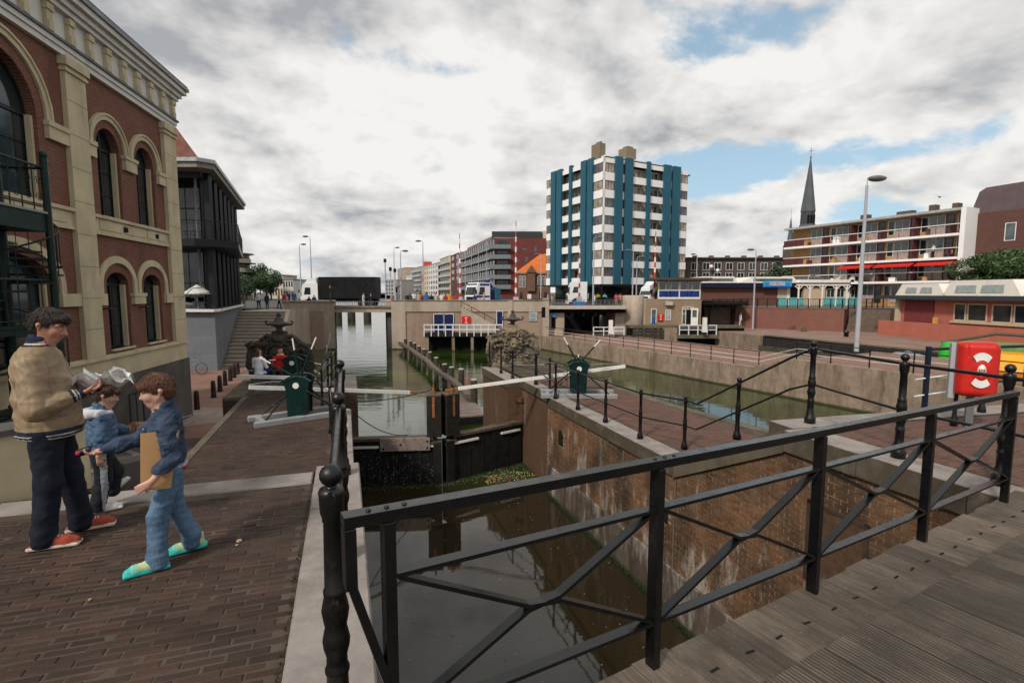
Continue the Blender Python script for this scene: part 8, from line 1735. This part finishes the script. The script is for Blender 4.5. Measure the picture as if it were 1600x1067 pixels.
q = thing('small_toy', boy.location, R(214), 'small black toy with a red ring held out by the older child', 'toy'); MB().tube([(.42, -.12, .86), (.49, -.13, .84)], .026, 10).build('body', M_blk, q); MB().lathe([(.007, 0), (.013, 0), (.013, .004), (.007, .004)], (0, 0, 0), 14).build('red_ring', simple('toy_red', (.6, .03, .05), .4), q).matrix_basis = Matrix.Translation((.485, -.095, .85)) @ Matrix.Rotation(R(90), 4, 'X')
# stitching and pocket of the denim jacket
for z0, x0, x1 in ((.885, -.075, .035),): MB().tube([(x0, .205, z0), ((x0+x1)/2, .228, z0-.005), (x1, .215, z0-.01)], .0035, 5).build('sleeve_seam', simple('denim_seam', (.10, .12, .16), .8), boy)
MB().tube([(.045, -.045, 1.115), (.0, -.078, 1.10), (-.055, -.062, 1.085), (-.082, 0, 1.08), (-.055, .062, 1.085), (.0, .078, 1.10), (.045, .045, 1.115)], [.012, .019, .021, .022, .021, .019, .012], 8).build('collar', M_den, boy)
for y in (-1, 1): MB().tube([(-.10, y*.02, 1.0), (-.095, y*.085, 1.015), (-.05, y*.125, 1.045)], .003, 5).build('yoke_seam', simple('denim_seam', (.10, .12, .16), .8), boy)
MB().cbox((.0, .243, .90), (.055, .012, .03), 0, 0, R(8), ch=.003).build('pocket_flap', M_den, boy)
for z in (.80, .90, .98): MB().sphere((.118 if z > .85 else .122, 0, z), .006, 8, 6).build('button', M_galv, boy)
# small boy behind
M_den2 = clothmat('mid_denim', (.035, .065, .13), (.075, .13, .22), 8, 600, .4, .85, 0, (.12, .18, .27)); M_trk = clothmat('black_track', (.009, .010, .015), (.018, .02, .028), 8); M_strp = clothmat('grey_stripe', (.26, .27, .30), (.32, .33, .36)); M_hood = clothmat('grey_jersey', (.46, .46, .50), (.56, .56, .60))
tod = foreground_person(Vector((-3.63, 4.44, 0)), R(44), 'small child in mid blue denim jacket with grey hood and striped black trousers, walking', dict(
    H=1.14, hs=.81, v=.006, w=.66, child=True, seed=21, pitch=R(16), yaw=R(-12), head=(.05, 0, 1.01), neck=(.01, 0, .885), chest=(.0, 0, .76), hips=(-.02, 0, .53), waist=.55, hem=.545,
    sh=[(.0, -.115, .82), (.0, .115, .82)], el=[(-.02, -.165, .66), (.08, .15, .67)], wr=[(-.05, -.155, .52), (.17, .06, .67)],
    hand=[((-.05, -.155, .52), (.1, 0, -1), (.3, 1, 0), .7, (.3, .5, .4), 1), ((.175, .055, .67), (1, -.3, .1), (0, -1, .3), .7, (.4, .7, .6), -1)],
    hp=[(-.02, -.06, .50), (-.02, .06, .50)], kn=[(-.02, -.065, .28), (.075, .06, .30)], an=[(-.07, -.07, .065), (.05, .07, .155)], tr=(.075, .062, .056, .058), trm=[M_trk, M_strp], trf=lambda C: ((C[:, 1] < -.105+.02*(C[:, 2] > .35)) & (np.abs(C[:, 0]+.02+.0*C[:, 2]) < .026+.0)).astype(int),
    torso=[((.0, 0, .77), (.105, .13, .12)), ((-.01, 0, .64), (.11, .135, .13)), ((.0, 0, .85), (.07, .10, .05))], sl=(.056, .050, .040), col=(.07, .06), wr_j=.011, wf=(22, 20, 26), jm=[M_den2], hair=M_hairs, hairblobs=hb_b))
s_ = SDF((-.2, -.16, .78), (.14, .16, .96), .008); s_.chain([(.06, -.07, .87), (-.02, -.105, .875), (-.085, -.05, .87), (-.095, 0, .865), (-.085, .05, .87), (-.02, .105, .875), (.06, .07, .87)], [.02, .034, .042, .046, .042, .034, .02], .02); s_.wave(crease(8, .008, (20, 20, 20))); link('hood', s_.mesh('hood', M_hood), tod)
shoe(tod, Vector((-.10, -.07, 0)), (1, -.1, 0), .84, simple('white_shoe', (.62, .60, .58), .5), M_sole); shoe(tod, Vector((.035, .075, .085)), (.8, 0, .62), .82, simple('white_shoe', (.62, .60, .58), .5), M_sole)
cbd = thing('clipboard', tod.location, R(44), 'brown cardboard piece with a dark hole held by the small child', 'cardboard'); MB().add([(.20, -.02, .60), (.33, -.06, .60), (.335, -.06, .74), (.205, -.02, .74)]+[(.20, -.01, .60), (.33, -.05, .60), (.335, -.05, .74), (.205, -.01, .74)], [(0, 1, 2, 3), (7, 6, 5, 4), (0, 4, 5, 1), (1, 5, 6, 2), (2, 6, 7, 3), (3, 7, 4, 0)]).build('board', simple('brown_card', (.22, .12, .06), .8, var=.1, scale=6), cbd)
MB().add([(.235, -.034, .655), (.275, -.047, .655), (.275, -.047, .69), (.235, -.034, .69)], [(0, 1, 2, 3)]).build('hole', Mblk, cbd)
